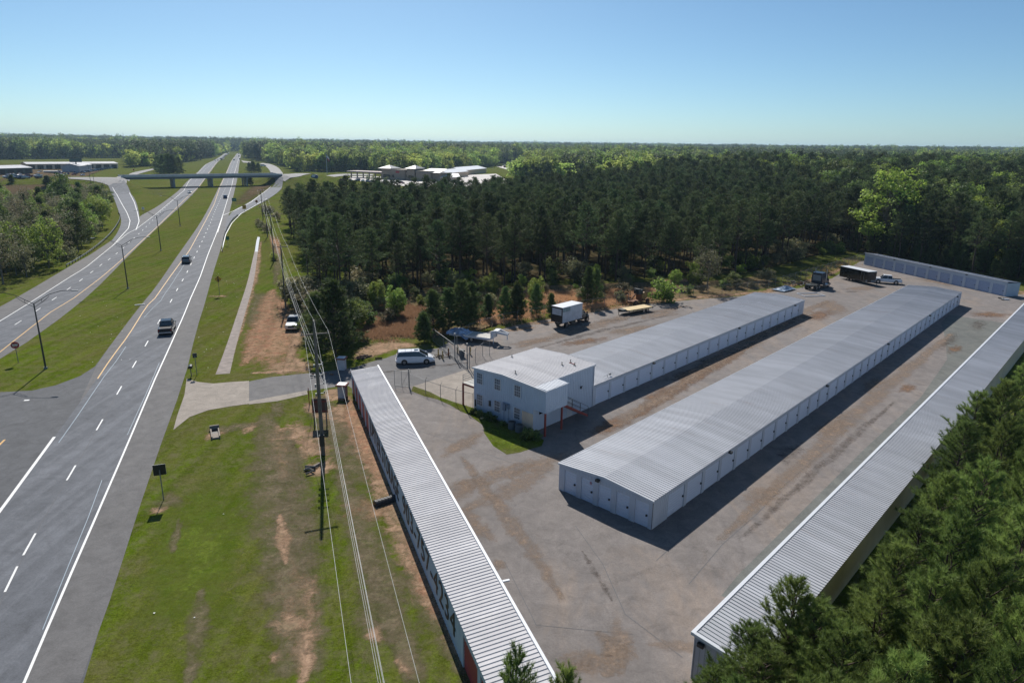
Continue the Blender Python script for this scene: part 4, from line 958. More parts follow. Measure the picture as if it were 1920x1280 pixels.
def pier_u(px, py):
    # where the deck line crosses this photo column
    best = min(np.linspace(0, BL, 300), key=lambda u: abs(project(BA[0] + BU[0] * u, BA[1] + BU[1] * u, 0.)[0] - px)); return best
for px in (325, 395, 460):
    u = pier_u(px, 350); mb = MB(); mb.box(u - .55, -6.4, DECK - 2.35, u + .55, 6.4, DECK - 1.552)
    for y in (-5.2, 0, 5.2): mb.tube((u, y, -.3), (u, y, DECK - 2.352), .55, .55, 12)
    mb.build('pier', M['bridge_conc'], br)
# ------------------------------------------------------------------ vegetation
def unit(a): return a / np.maximum(np.linalg.norm(a, axis=-1, keepdims=True), 1e-9)
def blades(P, D, ln, wd, per, spread, rg):
    """per thin triangles at each point P leaving along D with spread; returns V, F"""
    n = len(P); P = np.repeat(P, per, 0); D = np.repeat(D, per, 0)
    d = unit(D + rg.normal(0, spread, D.shape)); l = ln * rg.uniform(.7, 1.25, (len(P), 1))
    s = unit(np.cross(d, rg.normal(0, 1, D.shape))) * wd * .5
    base = P + rg.normal(0, ln * .10, P.shape)
    V = np.stack([base - s, base + s, base + d * l], 1).reshape(-1, 3)
    return V, np.arange(len(V)).reshape(-1, 3)
def leaves(P, size, per, rad, rg, up=1.1):
    n = len(P); P = np.repeat(P, per, 0) + unit(rg.normal(0, 1, (n * per, 3))) * (rad * rg.uniform(.25, 1, (n * per, 1)) ** .6) * np.array([1, 1, .8])
    a = unit(rg.normal(0, 1, P.shape)); nrm = unit(rg.normal(0, 1, P.shape) + np.array([0, 0, up])); a = unit(np.cross(nrm, a)); b = np.cross(nrm, a)
    s = size * rg.uniform(.6, 1.3, (len(P), 1))
    V = np.stack([P - a * s * .5, P + b * s * .38, P + a * s * .5, P - b * s * .38], 1).reshape(-1, 3)
    return V, np.arange(len(V)).reshape(-1, 4)
def trunk_mesh(name, H, r0, limbs, mat, rg, bend=.25, n=7):
    mb = MB(); k = 6; pts = []
    ph = rg.uniform(0, 6.28)
    for i in range(k + 1):
        t = i / k; pts.append(Vector((math.sin(t * 2.2 + ph) * bend * t, math.cos(t * 1.7 + ph) * bend * t, H * t)))
    for i in range(k): mb.tube(pts[i], pts[i + 1], r0 * (1 - .88 * i / k), r0 * (1 - .88 * (i + 1) / k), n, caps=False)
    for a, b, r in limbs: mb.tube(a, b, r, r * .3, 4, caps=False)
    me_ = bpy.data.meshes.new(name); me_.from_pydata(mb.v, [], mb.f); me_.materials.append(mat)
    me_.polygons.foreach_set('use_smooth', [True] * len(mb.f)); return me_
def pine(name, seed, H=14, cb=.42, Rc=2.6, nb=46, tuft=10, per=9, bl=.42, bw=.05, mat='needle', shape=.8, r0=.17, low=0, wild=.0):
    rg = np.random.default_rng(seed); P = []; D = []; T = []; limbs = []
    for i in range(nb):
        t = (i + rg.uniform(0, 1)) / nb; z = H * (cb + (1 - cb) * t)
        prof = (1 - t) ** shape * (1 if t > .12 else .55 + t * 3.7)
        L = Rc * (prof * rg.uniform(.6 - wild * .6, 1.2 + wild * .35) + .12); az_ = i * 2.399 + rg.uniform(-.5, .5)
        el = rg.uniform(.0, .35) + .75 * t
        d = np.array([math.cos(az_) * math.cos(el), math.sin(az_) * math.cos(el), math.sin(el)])
        a = np.array([0, 0, z]); droop = -.10 * L
        e = a + d * L + np.array([0, 0, droop + .12 * L]); limbs.append((Vector(a), Vector(e), .035 + .012 * L))
        m_ = max(3, int(tuft * (.35 + .65 * L / Rc)))
        ts = rg.uniform(.30, 1.05, m_) ** .75
        side = unit(np.cross(d, [0, 0, 1.0])) ; off = rg.normal(0, .26 * L, (m_, 1)) * side * (ts[:, None]) + rg.normal(0, .13, (m_, 3)) * [1, 1, .7]
        p = a + (e - a) * ts[:, None] + off
        P.append(p); D.append(np.repeat((unit(d + np.array([0, 0, .75])))[None], m_, 0) + off * .5); T.append(rg.uniform(0, 1, m_))
    P.append(np.array([[0, 0, H - .1], [0, 0, H * .985], [0.1, 0.1, H * .97]])); D.append(np.array([[0, 0, 1.0]] * 3)); T.append(np.array([.6, .6, .8]))
    P = np.concatenate(P); D = unit(np.concatenate(D)); T = np.concatenate(T)
    V, F = blades(P, D, bl, bw, per, .75, rg)
    cr = np_mesh(name + '_crown', V, F, [M[mat]], attrs={'t': np.repeat(np.repeat(T, per), 3)})
    for k in range(low):
        z = H * rg.uniform(.18, cb); a2 = rg.uniform(0, 6.28); l = rg.uniform(.4, 1.3); limbs.append((Vector((0, 0, z)), Vector((math.cos(a2) * l, math.sin(a2) * l, z + rg.uniform(-.2, .5))), .03))
    tr = trunk_mesh(name + '_trunk', H * .98, r0, limbs, M['bark'], rg)
    return tr, cr
def broadleaf(name, seed, H=11, Rc=3.6, zc=.62, hz=.42, ncl=60, per=40, size=.34, rad=.85, mat='leaf_spring', r0=.16, shell=.55, gaps=.0, bark='bark_grey'):
    rg = np.random.default_rng(seed)
    d = unit(rg.normal(0, 1, (ncl, 3))); rr = rg.uniform(shell, 1, (ncl, 1)) ** .7
    lump = 1 + .22 * np.sin(d[:, :1] * 3.1 + seed) + .18 * np.cos(d[:, 1:2] * 4.3 + seed * 2)
    C = d * rr * lump * np.array([Rc, Rc, H * hz]) + np.array([0, 0, H * zc]); C[:, 2] = np.maximum(C[:, 2], .35)
    V, F = leaves(C, size, per, rad, rg)
    T = rg.uniform(0, 1, ncl)
    cr = np_mesh(name + '_crown', V, F, [M[mat]], attrs={'t': np.clip(np.repeat(np.repeat(T, per), 4) + rg.normal(0, .12, len(V)), 0, 1)})
    limbs = []
    for c in C[::2]:
        z0 = H * rg.uniform(.25, .6); limbs.append((Vector((0, 0, min(z0, c[2]))), Vector(c), .05))
    tr = trunk_mesh(name + '_trunk', H * .8, r0, limbs, M[bark], rg)
    return tr, cr
PINES = [pine('pine_%d' % i, 10 + i, H=h, cb=c, Rc=r, nb=50, tuft=21, per=11, bl=.42, bw=.065, low=8, shape=.5, wild=.45, r0=.22) for i, (h, c, r) in enumerate([(14.5, .40, 3.3), (13.2, .42, 3.0), (15.2, .46, 3.6), (12.5, .36, 3.0), (14, .50, 3.1)])]
YOUNG = [pine('young_pine_%d' % i, 30 + i, H=h, cb=.06, Rc=r, nb=84, tuft=15, per=12, bl=.36, bw=.065, mat='needle_young', shape=.6, r0=.09, wild=.4) for i, (h, r) in enumerate([(6.5, 1.7), (5.0, 1.4), (7.5, 2.0)])]
def spray_pine(name, seed, H, cb, Rc, nb, mat='needle_near', shape=.6, r0=.2, bl=.30, bw=.028, per=20):
    """a pine seen close: limbs, side twigs and needle tufts set along each twig"""
    rg = np.random.default_rng(seed); P = []; D = []; T = []; limbs = []
    for i in range(nb):
        t = (i + rg.uniform(0, 1)) / nb; z = H * (cb + (1 - cb) * t)
        L = Rc * ((1 - t) ** shape * rg.uniform(.55, 1.25) + .10); az_ = i * 2.399 + rg.uniform(-.6, .6); el = rg.uniform(-.05, .35) + .8 * t
        d = np.array([math.cos(az_) * math.cos(el), math.sin(az_) * math.cos(el), math.sin(el)]); a = np.array([0, 0, z]); e = a + d * L
        limbs.append((Vector(a), Vector(e), .022 + .014 * L)); sd_ = unit(np.cross(d, [0, 0, 1.0])); tint = rg.uniform(.15, .85)
        nt_ = max(3, int(3.2 * L))
        for k in range(nt_):
            u = .25 + .75 * (k + rg.uniform(0, 1)) / nt_; b0 = a + (e - a) * u; sgn = 1 if k % 2 else -1
            td = unit(d * .8 + sd_ * sgn * rg.uniform(.3, .95) + np.array([0, 0, rg.uniform(.15, .7)])); tl = (.35 + .32 * L * (1.15 - u)) * rg.uniform(.7, 1.25); b1 = b0 + td * tl
            limbs.append((Vector(b0), Vector(b1), .014)); m_ = max(3, int(tl / .13)); w_ = (np.arange(m_) + 1.) / m_
            P.append(b0 + (b1 - b0) * w_[:, None]); D.append(np.repeat(unit(td + np.array([0, 0, .55]))[None], m_, 0)); T.append(np.clip(tint + rg.normal(0, .16, m_) + .15 * w_, 0, 1))
    for k in range(5): P.append(np.array([[0, 0, H - .16 * k]])); D.append(np.array([[0, 0, 1.0]])); T.append(np.array([.8]))
    P = np.concatenate(P); D = unit(np.concatenate(D)); T = np.concatenate(T)
    V, F = blades(P, D, bl, bw, per, .62, rg)
    cr = np_mesh(name + '_crown', V, F, [M[mat]], attrs={'t': np.repeat(np.repeat(T, per), 3)})
    return trunk_mesh(name + '_trunk', H * .98, r0, limbs, M['bark'], rg), cr
NEAR = [spray_pine('near_pine_%d' % i, 50 + i, h, .12, r_, n_) for i, (h, r_, n_) in enumerate([(12.5, 3.1, 84), (11, 2.7, 74), (14, 3.4, 92)])]
LEAFY = [broadleaf('leafy_%d' % i, 70 + i, H=h, Rc=r, mat=mt_, ncl=n_, per=34, size=.42, rad=.9) for i, (h, r, mt_, n_) in enumerate([(13, 4.6, 'leaf_spring', 110), (11, 3.6, 'leaf_spring', 80), (12, 4.0, 'leaf_green', 95), (9, 3.0, 'leaf_green', 60), (14, 5.0, 'leaf_green', 120)])]
SHRUB = [broadleaf('shrub_%d' % i, 90 + i, H=h, Rc=r, zc=.5, hz=.5, mat=mt_, ncl=n_, per=36, size=.24, rad=.5, r0=.05, shell=.3) for i, (h, r, mt_, n_) in enumerate([(2.4, 1.3, 'leaf_olive', 34), (3.0, 1.5, 'leaf_green', 40), (2.0, 1.1, 'leaf_spring', 30), (3.8, 1.7, 'leaf_olive', 46), (1.3, .8, 'leaf_green', 20)])]
OLIVE = [broadleaf('olive_%d' % i, 110 + i, H=h, Rc=r, mat='leaf_olive', ncl=n_, per=26, size=.28, rad=.9, shell=.3) for i, (h, r, n_) in enumerate([(8, 2.6, 60), (10, 3.2, 76)])]
def plant(name, kind, x, y, s=1.0, rz=None, z=None, sxy=1.0, **kw):
    tr, cr = kind; z = float(hgt(x, y)) - .03 if z is None else z
    r0 = empty(name, (x, y, z), random.uniform(0, 6.28) if rz is None else rz, **kw); r0.scale = (s * sxy, s * sxy, s)
    a = bpy.data.objects.new('trunk', tr); COL.objects.link(a); a.parent = r0
    b = bpy.data.objects.new('crown', cr); COL.objects.link(b); b.parent = r0
    return r0
def scatter(poly, spacing, jit=.45, seed=1):
    rg = np.random.default_rng(seed); P = np.array([(q[0], q[1]) for q in poly]); x0, y0 = P.min(0); x1, y1 = P.max(0)
    gx, gy = np.meshgrid(np.arange(x0, x1, spacing), np.arange(y0, y1, spacing)); gx = gx + (np.arange(gx.shape[0]) % 2)[:, None] * spacing / 2
    gx = gx.ravel() + rg.uniform(-jit, jit, gx.size) * spacing; gy = gy.ravel() + rg.uniform(-jit, jit, gy.size) * spacing
    k = inpoly(gx, gy, poly); return gx[k], gy[k]
def gn_forest(name, pts, protos, label, cat, group=None):
    """one 'stuff' object: whole trees instanced on the vertices of a point mesh (x, y, z, scale, proto index)"""
    if not len(pts): return None
    pts = np.asarray(pts, float)
    pc = bpy.data.collections.new(name + '_kinds')
    for i, (tr, cr) in enumerate(protos):
        # trunk and crown joined into one mesh per kind
        vs = np.empty(len(tr.vertices) * 3, np.float32); tr.vertices.foreach_get('co', vs); vt = vs.reshape(-1, 3)
        vs = np.empty(len(cr.vertices) * 3, np.float32); cr.vertices.foreach_get('co', vs); vc = vs.reshape(-1, 3)
        k = len(cr.polygons[0].vertices)
        fc = np.empty(len(cr.loops), np.int32); cr.loops.foreach_get('vertex_index', fc); fc = fc.reshape(-1, k)
        ft = [tuple(p.vertices) for p in tr.polygons]; ft = [f for f in ft if len(f) == 4]
        if k == 3:
            tt = np.array([(f[0], f[1], f[2]) for f in ft] + [(f[0], f[2], f[3]) for f in ft])
        else: tt = np.array(ft)
        Fm = np.concatenate([fc, tt + len(vc)]); mi = np.r_[np.zeros(len(fc)), np.ones(len(tt))]
        ta = np.empty(len(vc), np.float32); cr.attributes['t'].data.foreach_get('value', ta)
        me_ = np_mesh('%s_%d' % (name, i), np.concatenate([vc, vt]), Fm, [cr.materials[0], tr.materials[0]], mi, {'t': np.r_[ta, np.zeros(len(vt))]})
        pc.objects.link(bpy.data.objects.new('%s_kind_%02d' % (name, i), me_))
    me_ = bpy.data.meshes.new(name); me_.vertices.add(len(pts)); me_.vertices.foreach_set('co', pts[:, :3].astype(np.float32).ravel())
    a = me_.attributes.new('scl', 'FLOAT', 'POINT'); a.data.foreach_set('value', pts[:, 3].astype(np.float32))
    a = me_.attributes.new('idx', 'INT', 'POINT'); a.data.foreach_set('value', pts[:, 4].astype(np.int32))
    a = me_.attributes.new('rot', 'FLOAT', 'POINT'); a.data.foreach_set('value', rng.uniform(0, 6.28, len(pts)).astype(np.float32))
    o = bpy.data.objects.new(name, me_); COL.objects.link(o)
    ng = bpy.data.node_groups.new(name, 'GeometryNodeTree')
    ng.interface.new_socket('Geometry', in_out='INPUT', socket_type='NodeSocketGeometry'); ng.interface.new_socket('Geometry', in_out='OUTPUT', socket_type='NodeSocketGeometry')
    gi = ng.nodes.new('NodeGroupInput'); go = ng.nodes.new('NodeGroupOutput'); ip = ng.nodes.new('GeometryNodeInstanceOnPoints')
    ci = ng.nodes.new('GeometryNodeCollectionInfo'); ci.inputs['Collection'].default_value = pc; ci.inputs['Separate Children'].default_value = True; ci.inputs['Reset Children'].default_value = True
    def na(nm, ty):
        n = ng.nodes.new('GeometryNodeInputNamedAttribute'); n.data_type = ty; n.inputs[0].default_value = nm; return n.outputs[0]
    ip.inputs['Pick Instance'].default_value = True
    cx = ng.nodes.new('ShaderNodeCombineXYZ'); ng.links.new(na('rot', 'FLOAT'), cx.inputs[2])
    ng.links.new(gi.outputs[0], ip.inputs['Points']); ng.links.new(ci.outputs[0], ip.inputs['Instance']); ng.links.new(na('idx', 'INT'), ip.inputs['Instance Index'])
    ng.links.new(cx.outputs[0], ip.inputs['Rotation']); ng.links.new(na('scl', 'FLOAT'), ip.inputs['Scale']); ng.links.new(ip.outputs[0], go.inputs[0])
    md = o.modifiers.new('instances', 'NODES'); md.node_group = ng
    tag(o, label, cat, group, 'stuff'); return o

# main pine wood: the 300 nearest to the viewer one by one, the rest as one mass
gx, gy = scatter(WOOD, 5.0, .46, 3)
d = np.hypot(gx, gy + 20); od = np.argsort(d - 30 * (gx > 60) * 0); gx, gy = gx[od], gy[od]
px_, py_ = project(gx, gy, 8.0)
vis = (px_ > -60) & (px_ < 1980)
gx, gy = gx[vis], gy[vis]
edge = 0; n_ind = 0; rest = []
G_P = 'tall pines of the wood behind the storage lot'
for i in range(len(gx)):
    x, y = float(gx[i]), float(gy[i])
    tallr = 1.0 + .30 * float(np.clip((math.hypot(x, y) - 260) / 200, 0, 1)) * float(np.clip(x / 80, 0, 1)) - .06 * float(np.clip((y - 190) / 60, 0, 1)) * float(np.clip(-x / 30 + 1, 0, 1)) + .22 * float(np.clip((x - 60) / 90, 0, 1))
    s = random.uniform(.74, 1.14) * tallr; k = random.randrange(5)
    if n_ind < 292:
        plant('pine_tree', PINES[k], x, y, s, label='tall dark green pine of the dense wood behind the storage lot', cat='pine tree', group=G_P); n_ind += 1
    elif x > 120 and random.random() < .42: rest.append((x, y, 0, s * random.uniform(.8, 1.15), 5 + random.randrange(3)))
    else: rest.append((x, y, 0, s, k))
gn_forest('pine_wood', rest, PINES + [LEAFY[0], LEAFY[2], LEAFY[4]], 'deep green mass of the wood behind its front trees', 'forest')

# spring-green trees that stand out of the wood
for (px, py, k, s, lab) in [(1650, 478, 0, 1.75, 'big bright green spring tree towering behind the far blue door row'), (1372, 480, 1, 1.05, 'bright yellow green tree rising out of the dark pine wood'),
        (1215, 440, 1, .95, 'small lime green treetop showing deep inside the pine wood'), (1760, 490, 2, 1.1, 'mid green broadleaf tree right of the big bright green one'), (1850, 480, 4, 1.0, 'wide mid green tree at the far right of the wood')]:
    p = at(px, py); plant('broadleaf_tree', LEAFY[k], p.x, p.y, s, label=lab, cat='tree')
p = at(1325, 545); plant('bare_tree', OLIVE[1], p.x, p.y, .95, label='pale grey twiggy tree with hardly a leaf at the wood edge', cat='tree')

# scrub field plants: young pines, shrubs, dry grass
for (px, py, k, s, sxy, lab) in [(628, 664, 2, 1.25, 1.35, 'dense round young pine beside the driveway, nearest the utility pole'), (600, 640, 1, 1.3, 1.3, 'young pine crowding behind the dense one by the driveway'), (652, 652, 0, .95, 1.3, 'small dark pine on the field side of the driveway clump'),
        (812, 628, 0, 1.0, 1.1, 'slim young pine left of the tarped trailer'), (838, 622, 2, 1.1, 1.25, 'tall bushy young pine behind the tarped trailer'), (868, 618, 2, 1.15, 1.2, 'broad young pine right behind the tarped trailer'), (885, 612, 0, 1.0, 1.1, 'young pine at the right end of the tarped trailer clump'), (800, 640, 1, .8, 1.1, 'small pine at the gate end of the clump'),
        (944, 606, 0, .95, .9, 'lone young pine at the fence between trailer and box truck'), (972, 600, 1, 1.1, .9, 'second lone young pine at the fence before the box truck'), (1000, 596, 0, 1.0, .9, 'young pine at the fence just left of the box truck'), (912, 602, 1, .9, .9, 'thin young pine behind the fence near the trailer tongue'),
        (1100, 575, 0, 1.0, .8, 'young pine behind the hood of the box truck'), (1120, 570, 2, .9, .8, 'taller young pine behind the box truck'), (1030, 590, 1, .85, .9, 'young pine half hidden by the white truck box')]:
    p = at(px + random.uniform(-5, 5), py + random.uniform(-6, 3)); plant('young_pine', YOUNG[k], p.x, p.y, s * random.uniform(.8, 1.12), sxy=sxy, label=lab, cat='young pine', group='young pines along the lot edge')
SCRUB = [(-31, 104), (-33, 118), (-22, 132), (0, 139), (28, 146), (50, 150), (62, 158), (58, 148), (47, 138), (26, 129), (8, 118), (-2, 110), (-8, 101), (-14, 100), (-24, 98)]
gx, gy = scatter(SCRUB, 3.6, .5, 5)
cnt = 0
for x, y in zip(gx, gy):
    u_ = random.random(); back = y - (117 + .35 * x)
    if u_ < .66: continue
    cnt += 1
    k = random.choices([0, 1, 2, 3], [4, 2, 2, 3])[0]
    plant('shrub', SHRUB[k], float(x), float(y), random.uniform(.55, 1.05), label='loose twiggy shrub in the scrub strip between the lot fence and the wood', cat='shrub', group='shrubs of the scrub strip')
p = at(1245, 566)
plant('shrub', SHRUB[2], p.x, p.y, 2.1, label='big bright green round bush right of the rusty machine', cat='shrub')
for i_ in range(30):
    gx_, gy_ = scatter(SCRUB, 5.0, .5, 77); q_ = (i_ * 7) % len(gx_); plant('sapling', LEAFY[random.choice([1, 3])], float(gx_[q_]), float(gy_[q_]), random.uniform(.28, .5), label='small bright green sapling in the scrub strip behind the lot fence', cat='sapling', group='saplings of the scrub strip')
gx, gy = scatter([(-36, 112), (-32, 106), (-28, 112), (-26, 122), (-30, 130), (-40, 128), (-42, 124)], 3.6, .5, 6)
for x, y in zip(gx, gy): plant('shrub', random.choice([SHRUB[3], SHRUB[0]]), float(x), float(y), random.uniform(1.1, 1.9), label='tall olive green bush at the corner of the wood beside the power line', cat='shrub', group='bushes at the power line corner')
# understory in front of the trunks
gx, gy = scatter([(-30, 128), (0, 138), (28, 147), (50, 152), (80, 183), (100, 196), (104, 206), (80, 200), (46, 166), (20, 156), (-10, 148), (-34, 140)], 4.6, .5, 8)
for x, y in zip(gx, gy):
    if random.random() < .6: plant('shrub', SHRUB[random.choice([1, 2, 2, 2, 3])], float(x), float(y), random.uniform(.8, 1.7), label='leafy underbrush at the feet of the front pines', cat='shrub', group='underbrush along the pine trunks')
# tall dry grass
def dry_grass(name, poly, n, label, seed):
    rg = np.random.default_rng(seed); P = np.array([(q[0], q[1]) for q in poly]); x0, y0 = P.min(0); x1, y1 = P.max(0)
    x = rg.uniform(x0, x1, n * 3); y = rg.uniform(y0, y1, n * 3); k = inpoly(x, y, poly); x, y = x[k][:n], y[k][:n]
    x = x + rg.normal(0, 1.6, len(x)); y = y + rg.normal(0, 1.6, len(x)); cl = np.sin(x * .9 + np.sin(y * .7) * 2) + np.cos(y * 1.1 + x * .3); kk = cl + rg.normal(0, .8, len(x)) > -.6; x, y = x[kk], y[kk]
    Pp = np.c_[x, y, hgt(x, y)]; V, F = blades(Pp, np.repeat([[0, 0, 1.0]], len(x), 0), .62, .045, 5, .45, rg)
    o = bpy.data.objects.new(name, np_mesh(name, V, F, [M['dry_grass']], attrs={'t': rg.uniform(0, 1, len(V))})); COL.objects.link(o)
    tag(o, label, 'grass', kind='stuff'); return o
dry_grass('dry_grass', pxs([(672, 632), (690, 588), (730, 576), (790, 582), (792, 625), (735, 630)]), 26000, 'orange brown tall dry grass beside the young pines', 1)
dry_grass('dry_grass', pxs([(880, 600), (885, 565), (1000, 552), (1180, 545), (1230, 545), (1190, 566), (1040, 585), (920, 606)]), 26000, 'patchy dry grass behind the lot fence', 2)
dry_grass('dry_grass', pxs([(1500, 532), (1540, 505), (1610, 482), (1600, 492), (1550, 515)]), 3500, 'yellow weeds under the far fence', 3)

# pines hugging the right edge, seen from above
cnt = 0
near_px = [(1492, 1098, 9.5, 1, .0), (1590, 1190, 10, 0, 1.), (1440, 1225, 8.0, 2, 2.), (1338, 1262, 6.0, 1, .5), (1760, 1090, 11, 2, 1.2), (1690, 1030, 9.5, 0, .3), (1800, 985, 12, 1, 2.2), (1870, 1060, 12.5, 0, .8), (1820, 1190, 12, 2, 1.9), (1905, 1240, 12.5, 1, .1),
    (1700, 1250, 11.5, 0, 2.8), (1560, 1290, 10, 2, 1.4), (1775, 900, 10, 1, .9), (1850, 880, 12, 2, 1.6), (1812, 800, 9.5, 2, .2), (1890, 800, 12, 1, 2.1), (1838, 742, 9.0, 2, .6), (1890, 722, 10.5, 0, 1.1), (1925, 690, 10, 1, 2.5), (1935, 960, 13, 2, .4),
    (1950, 1120, 13, 1, 1.3), (1660, 1120, 9.5, 1, 2.), (1470, 1310, 8.5, 0, 1.), (1950, 850, 12.5, 0, .2), (1960, 760, 11.5, 2, 2.4), (1310, 1330, 5.5, 1, 1.4), (1410, 1180, 7.5, 0, 2.2), (1535, 1140, 9.0, 2, .9), (1385, 1290, 7.5, 1, 2.9), (1730, 965, 8.5, 0, 1.7), (1640, 1310, 11.5, 2, .2), (1760, 1180, 11.5, 1, 2.9)]
ORD = 'first second third fourth fifth sixth seventh eighth ninth tenth eleventh twelfth thirteenth fourteenth fifteenth sixteenth seventeenth eighteenth nineteenth twentieth'.split()
ORD += ['twenty ' + q for q in ORD[:9]] + ['thirtieth'] + ['thirty ' + q for q in ORD[:9]]
for i, (px, py, zt, k, rz_) in enumerate(near_px):
    p = at(px, py, zt); H0 = (12.5, 11, 14)[k]; s = (zt + .5) / H0
    rank_ = sorted(range(len(near_px)), key=lambda q: at(*near_px[q][:3]).y).index(i)
    lab = {0: 'fresh green pine leaning over the near end of the right hand row', 3: 'low pine in front of the near end wall of the right hand row'}.get(i, 'large fresh green pine, %s from the near end of the stand beside the row' % ORD[rank_])
    plant('pine_tree', NEAR[k], p.x, p.y, s, rz_, z=-.5, sxy=.86 / s * min(1.05, .70 + .05 * zt / 1.5), label=lab, cat='pine tree', group=None if i in (0, 3) else 'pines beside the right hand row')
for (px, py, zt, k, lab) in [(968, 1240, 11.5, 1, 'pine top poking up in front of the near end of the red door row'), (1062, 1262, 10.5, 0, 'pine top at the bottom edge beside the red door row end')]:
    p = at(px, py, zt); plant('pine_tree', NEAR[k], p.x, p.y, (zt) / (11, 12.5)[k != 1], z=-.1, sxy=.62, label=lab, cat='pine tree')
# further along the right hand side
poly = [(62, 66), (74, 78), (100, 106), (116, 126), (122, 148), (150, 185), (330, 215), (330, 60), (120, 10), (60, 0), (52, 30)]
gx, gy = scatter(poly, 5.2, .45, 11); px_, py_ = project(gx, gy, 8.0); kx = (px_ < 1990) & (px_ > 0) ; gx, gy = gx[kx], gy[kx]
od = np.argsort(np.hypot(gx, gy)); rest = []
for n_, i in enumerate(od):
    x, y = float(gx[i]), float(gy[i])
    # distance right of the row's rear wall
    v = (x - CO[0]) * EV.x + (y - CO[1]) * EV.y
    if v < 6.5: continue
    k = random.choices([0, 1, 2], [6, 2, 2])[0]
    if n_ind < 296 + 0 and False: pass
    if n_ < 70:
        if k == 0: plant('young_pine', YOUNG[random.randrange(3)], x, y, random.uniform(1.1, 1.6), label='mid green pine of the thicket behind the right hand row', cat='young pine', group='thicket behind the right hand row')
        else: plant('broadleaf_tree', LEAFY[random.choice([1, 2, 3])], x, y, random.uniform(.55, .85), label='mixed green broadleaf of the thicket behind the right hand row', cat='tree', group='broadleaves of the thicket')
    else: rest.append((x, y, 0, random.uniform(.8, 1.15), random.randrange(8)))
gx, gy = scatter([(98, 206), (112, 162), (116, 150), (124, 150), (130, 170), (112, 210)], 3.6, .5, 13)
for x, y in zip(gx, gy):
    plant('young_pine', YOUNG[random.randrange(3)], float(x), float(y), random.uniform(.6, 1.0), label='small fresh pine right behind the far blue door row', cat='young pine', group='small pines behind the far row')
gn_forest('right_hand_wood', rest, PINES[:3] + LEAFY, 'mixed green woodland rising beyond the right hand row', 'forest')

# left roadside thicket
poly = pxs([(-30, 560), (34, 534), (96, 505), (146, 476), (186, 444), (206, 405), (196, 378), (175, 372), (120, 385), (60, 405), (0, 395), (-120, 420), (-260, 560), (-150, 600)])
poly = [(p.x, p.y) for p in poly]
gx, gy = scatter(poly, 5.0, .45, 21); px_, py_ = project(gx, gy, 4.0); kx = (px_ > -40); gx, gy = gx[kx], gy[kx]
for x, y in zip(gx, gy):
    k = random.choices(['o', 'l', 'p', 's'], [3, 5, 3, 3])[0]; x, y = float(x), float(y)
    if k == 'o': plant('broadleaf_tree', OLIVE[random.randrange(2)], x, y, random.uniform(.8, 1.25), label='olive twiggy tree of the roadside thicket left of the highway', cat='tree', group='olive trees of the roadside thicket')
    elif k == 'l': plant('broadleaf_tree', LEAFY[random.choice([1, 2, 3])], x, y, random.uniform(.6, .95), label='leafy green tree of the roadside thicket left of the highway', cat='tree', group='green trees of the roadside thicket')
    elif k == 'p': plant('young_pine', YOUNG[random.randrange(3)], x, y, random.uniform(1.0, 1.6), label='dark evergreen of the roadside thicket left of the highway', cat='young pine', group='evergreens of the roadside thicket')
    else: plant('shrub', SHRUB[random.choice([0, 1, 3])], x, y, random.uniform(1.2, 1.8), label='dense bush of the roadside thicket left of the highway', cat='shrub', group='bushes of the roadside thicket')
p = at(118, 412); plant('broadleaf_tree', LEAFY[2], p.x, p.y, 1.25, label='tall round green tree standing over the roadside thicket', cat='tree')
for (px, py, k, s, lab) in [(90, 350, 1, 1.1, 'lone small pine by the yard entrance'), (22, 343, 1, .8, 'tiny evergreen on the verge of the yard road'), (120, 352, 2, .9, 'dark evergreen beside the brown field'), (178, 372, 2, 1.0, 'dark evergreen by the slip road bend')]:
    p = at(px, py); plant('young_pine', YOUNG[k], p.x, p.y, s, sxy=1.6, label=lab, cat='young pine')
# dark clumps by the bridge
for i, (px, py, s) in enumerate([(300, 326, 1.0), (308, 328, 1.1), (318, 329, 1.15), (327, 329, 1.1), (337, 327, .95), (296, 322, .9), (312, 322, 1.0), (326, 321, .9)]):
    p = at(px, py); plant('pine_tree', YOUNG[2], p.x, p.y, s * 2.0, sxy=1.3, label='dark rounded pine in the clump behind the left end of the overpass', cat='pine tree', group='dark clump left of the carriageways')
for i, (px, py, s) in enumerate([(468, 323, .6), (476, 324, .65), (485, 324, .6), (474, 319, .6), (462, 343, .45), (470, 348, .4)]):
    p = at(px, py); plant('pine_tree', YOUNG[2], p.x, p.y, s * 2.0, sxy=1.5, label='dark tree of the clump behind the right end of the overpass', cat='pine tree', group='dark clump right of the carriageways')
# small bushes by the office
for i, (x, y, k, s) in enumerate([(-.6, -.6, 4, .45), (-.7, -1.6, 4, .5), (-.7, -2.9, 4, .6), (-.7, -3.7, 4, .5), (-.8, -5.2, 4, .4), (-1.0, -8.8, 4, .65), (-1.4, -9.5, 4, .7), (-.8, -9.6, 4, .6), (-1.1, -10.3, 4, .55), (-1.9, -9.2, 4, .5)]):
    p = loc_off(x, y); plant('shrub', SHRUB[k], p.x, p.y, s, label='low dark shrub at the foot of the office front wall', cat='shrub', group='shrubs along the office wall')
p = at(514, 488); plant('shrub', SHRUB[2], p.x, p.y, .9, label='bright green weed tuft at the foot of a power pole', cat='shrub')
for (px, py) in [(497, 400), (505, 404), (492, 430), (500, 436), (508, 398), (520, 415), (485, 425)]:
    p = at(px, py); plant('shrub', SHRUB[random.choice([0, 3])], p.x, p.y, 1.1, label='scruffy bush on the verge below the far power poles', cat='shrub', group='scruffy bushes on the verge')

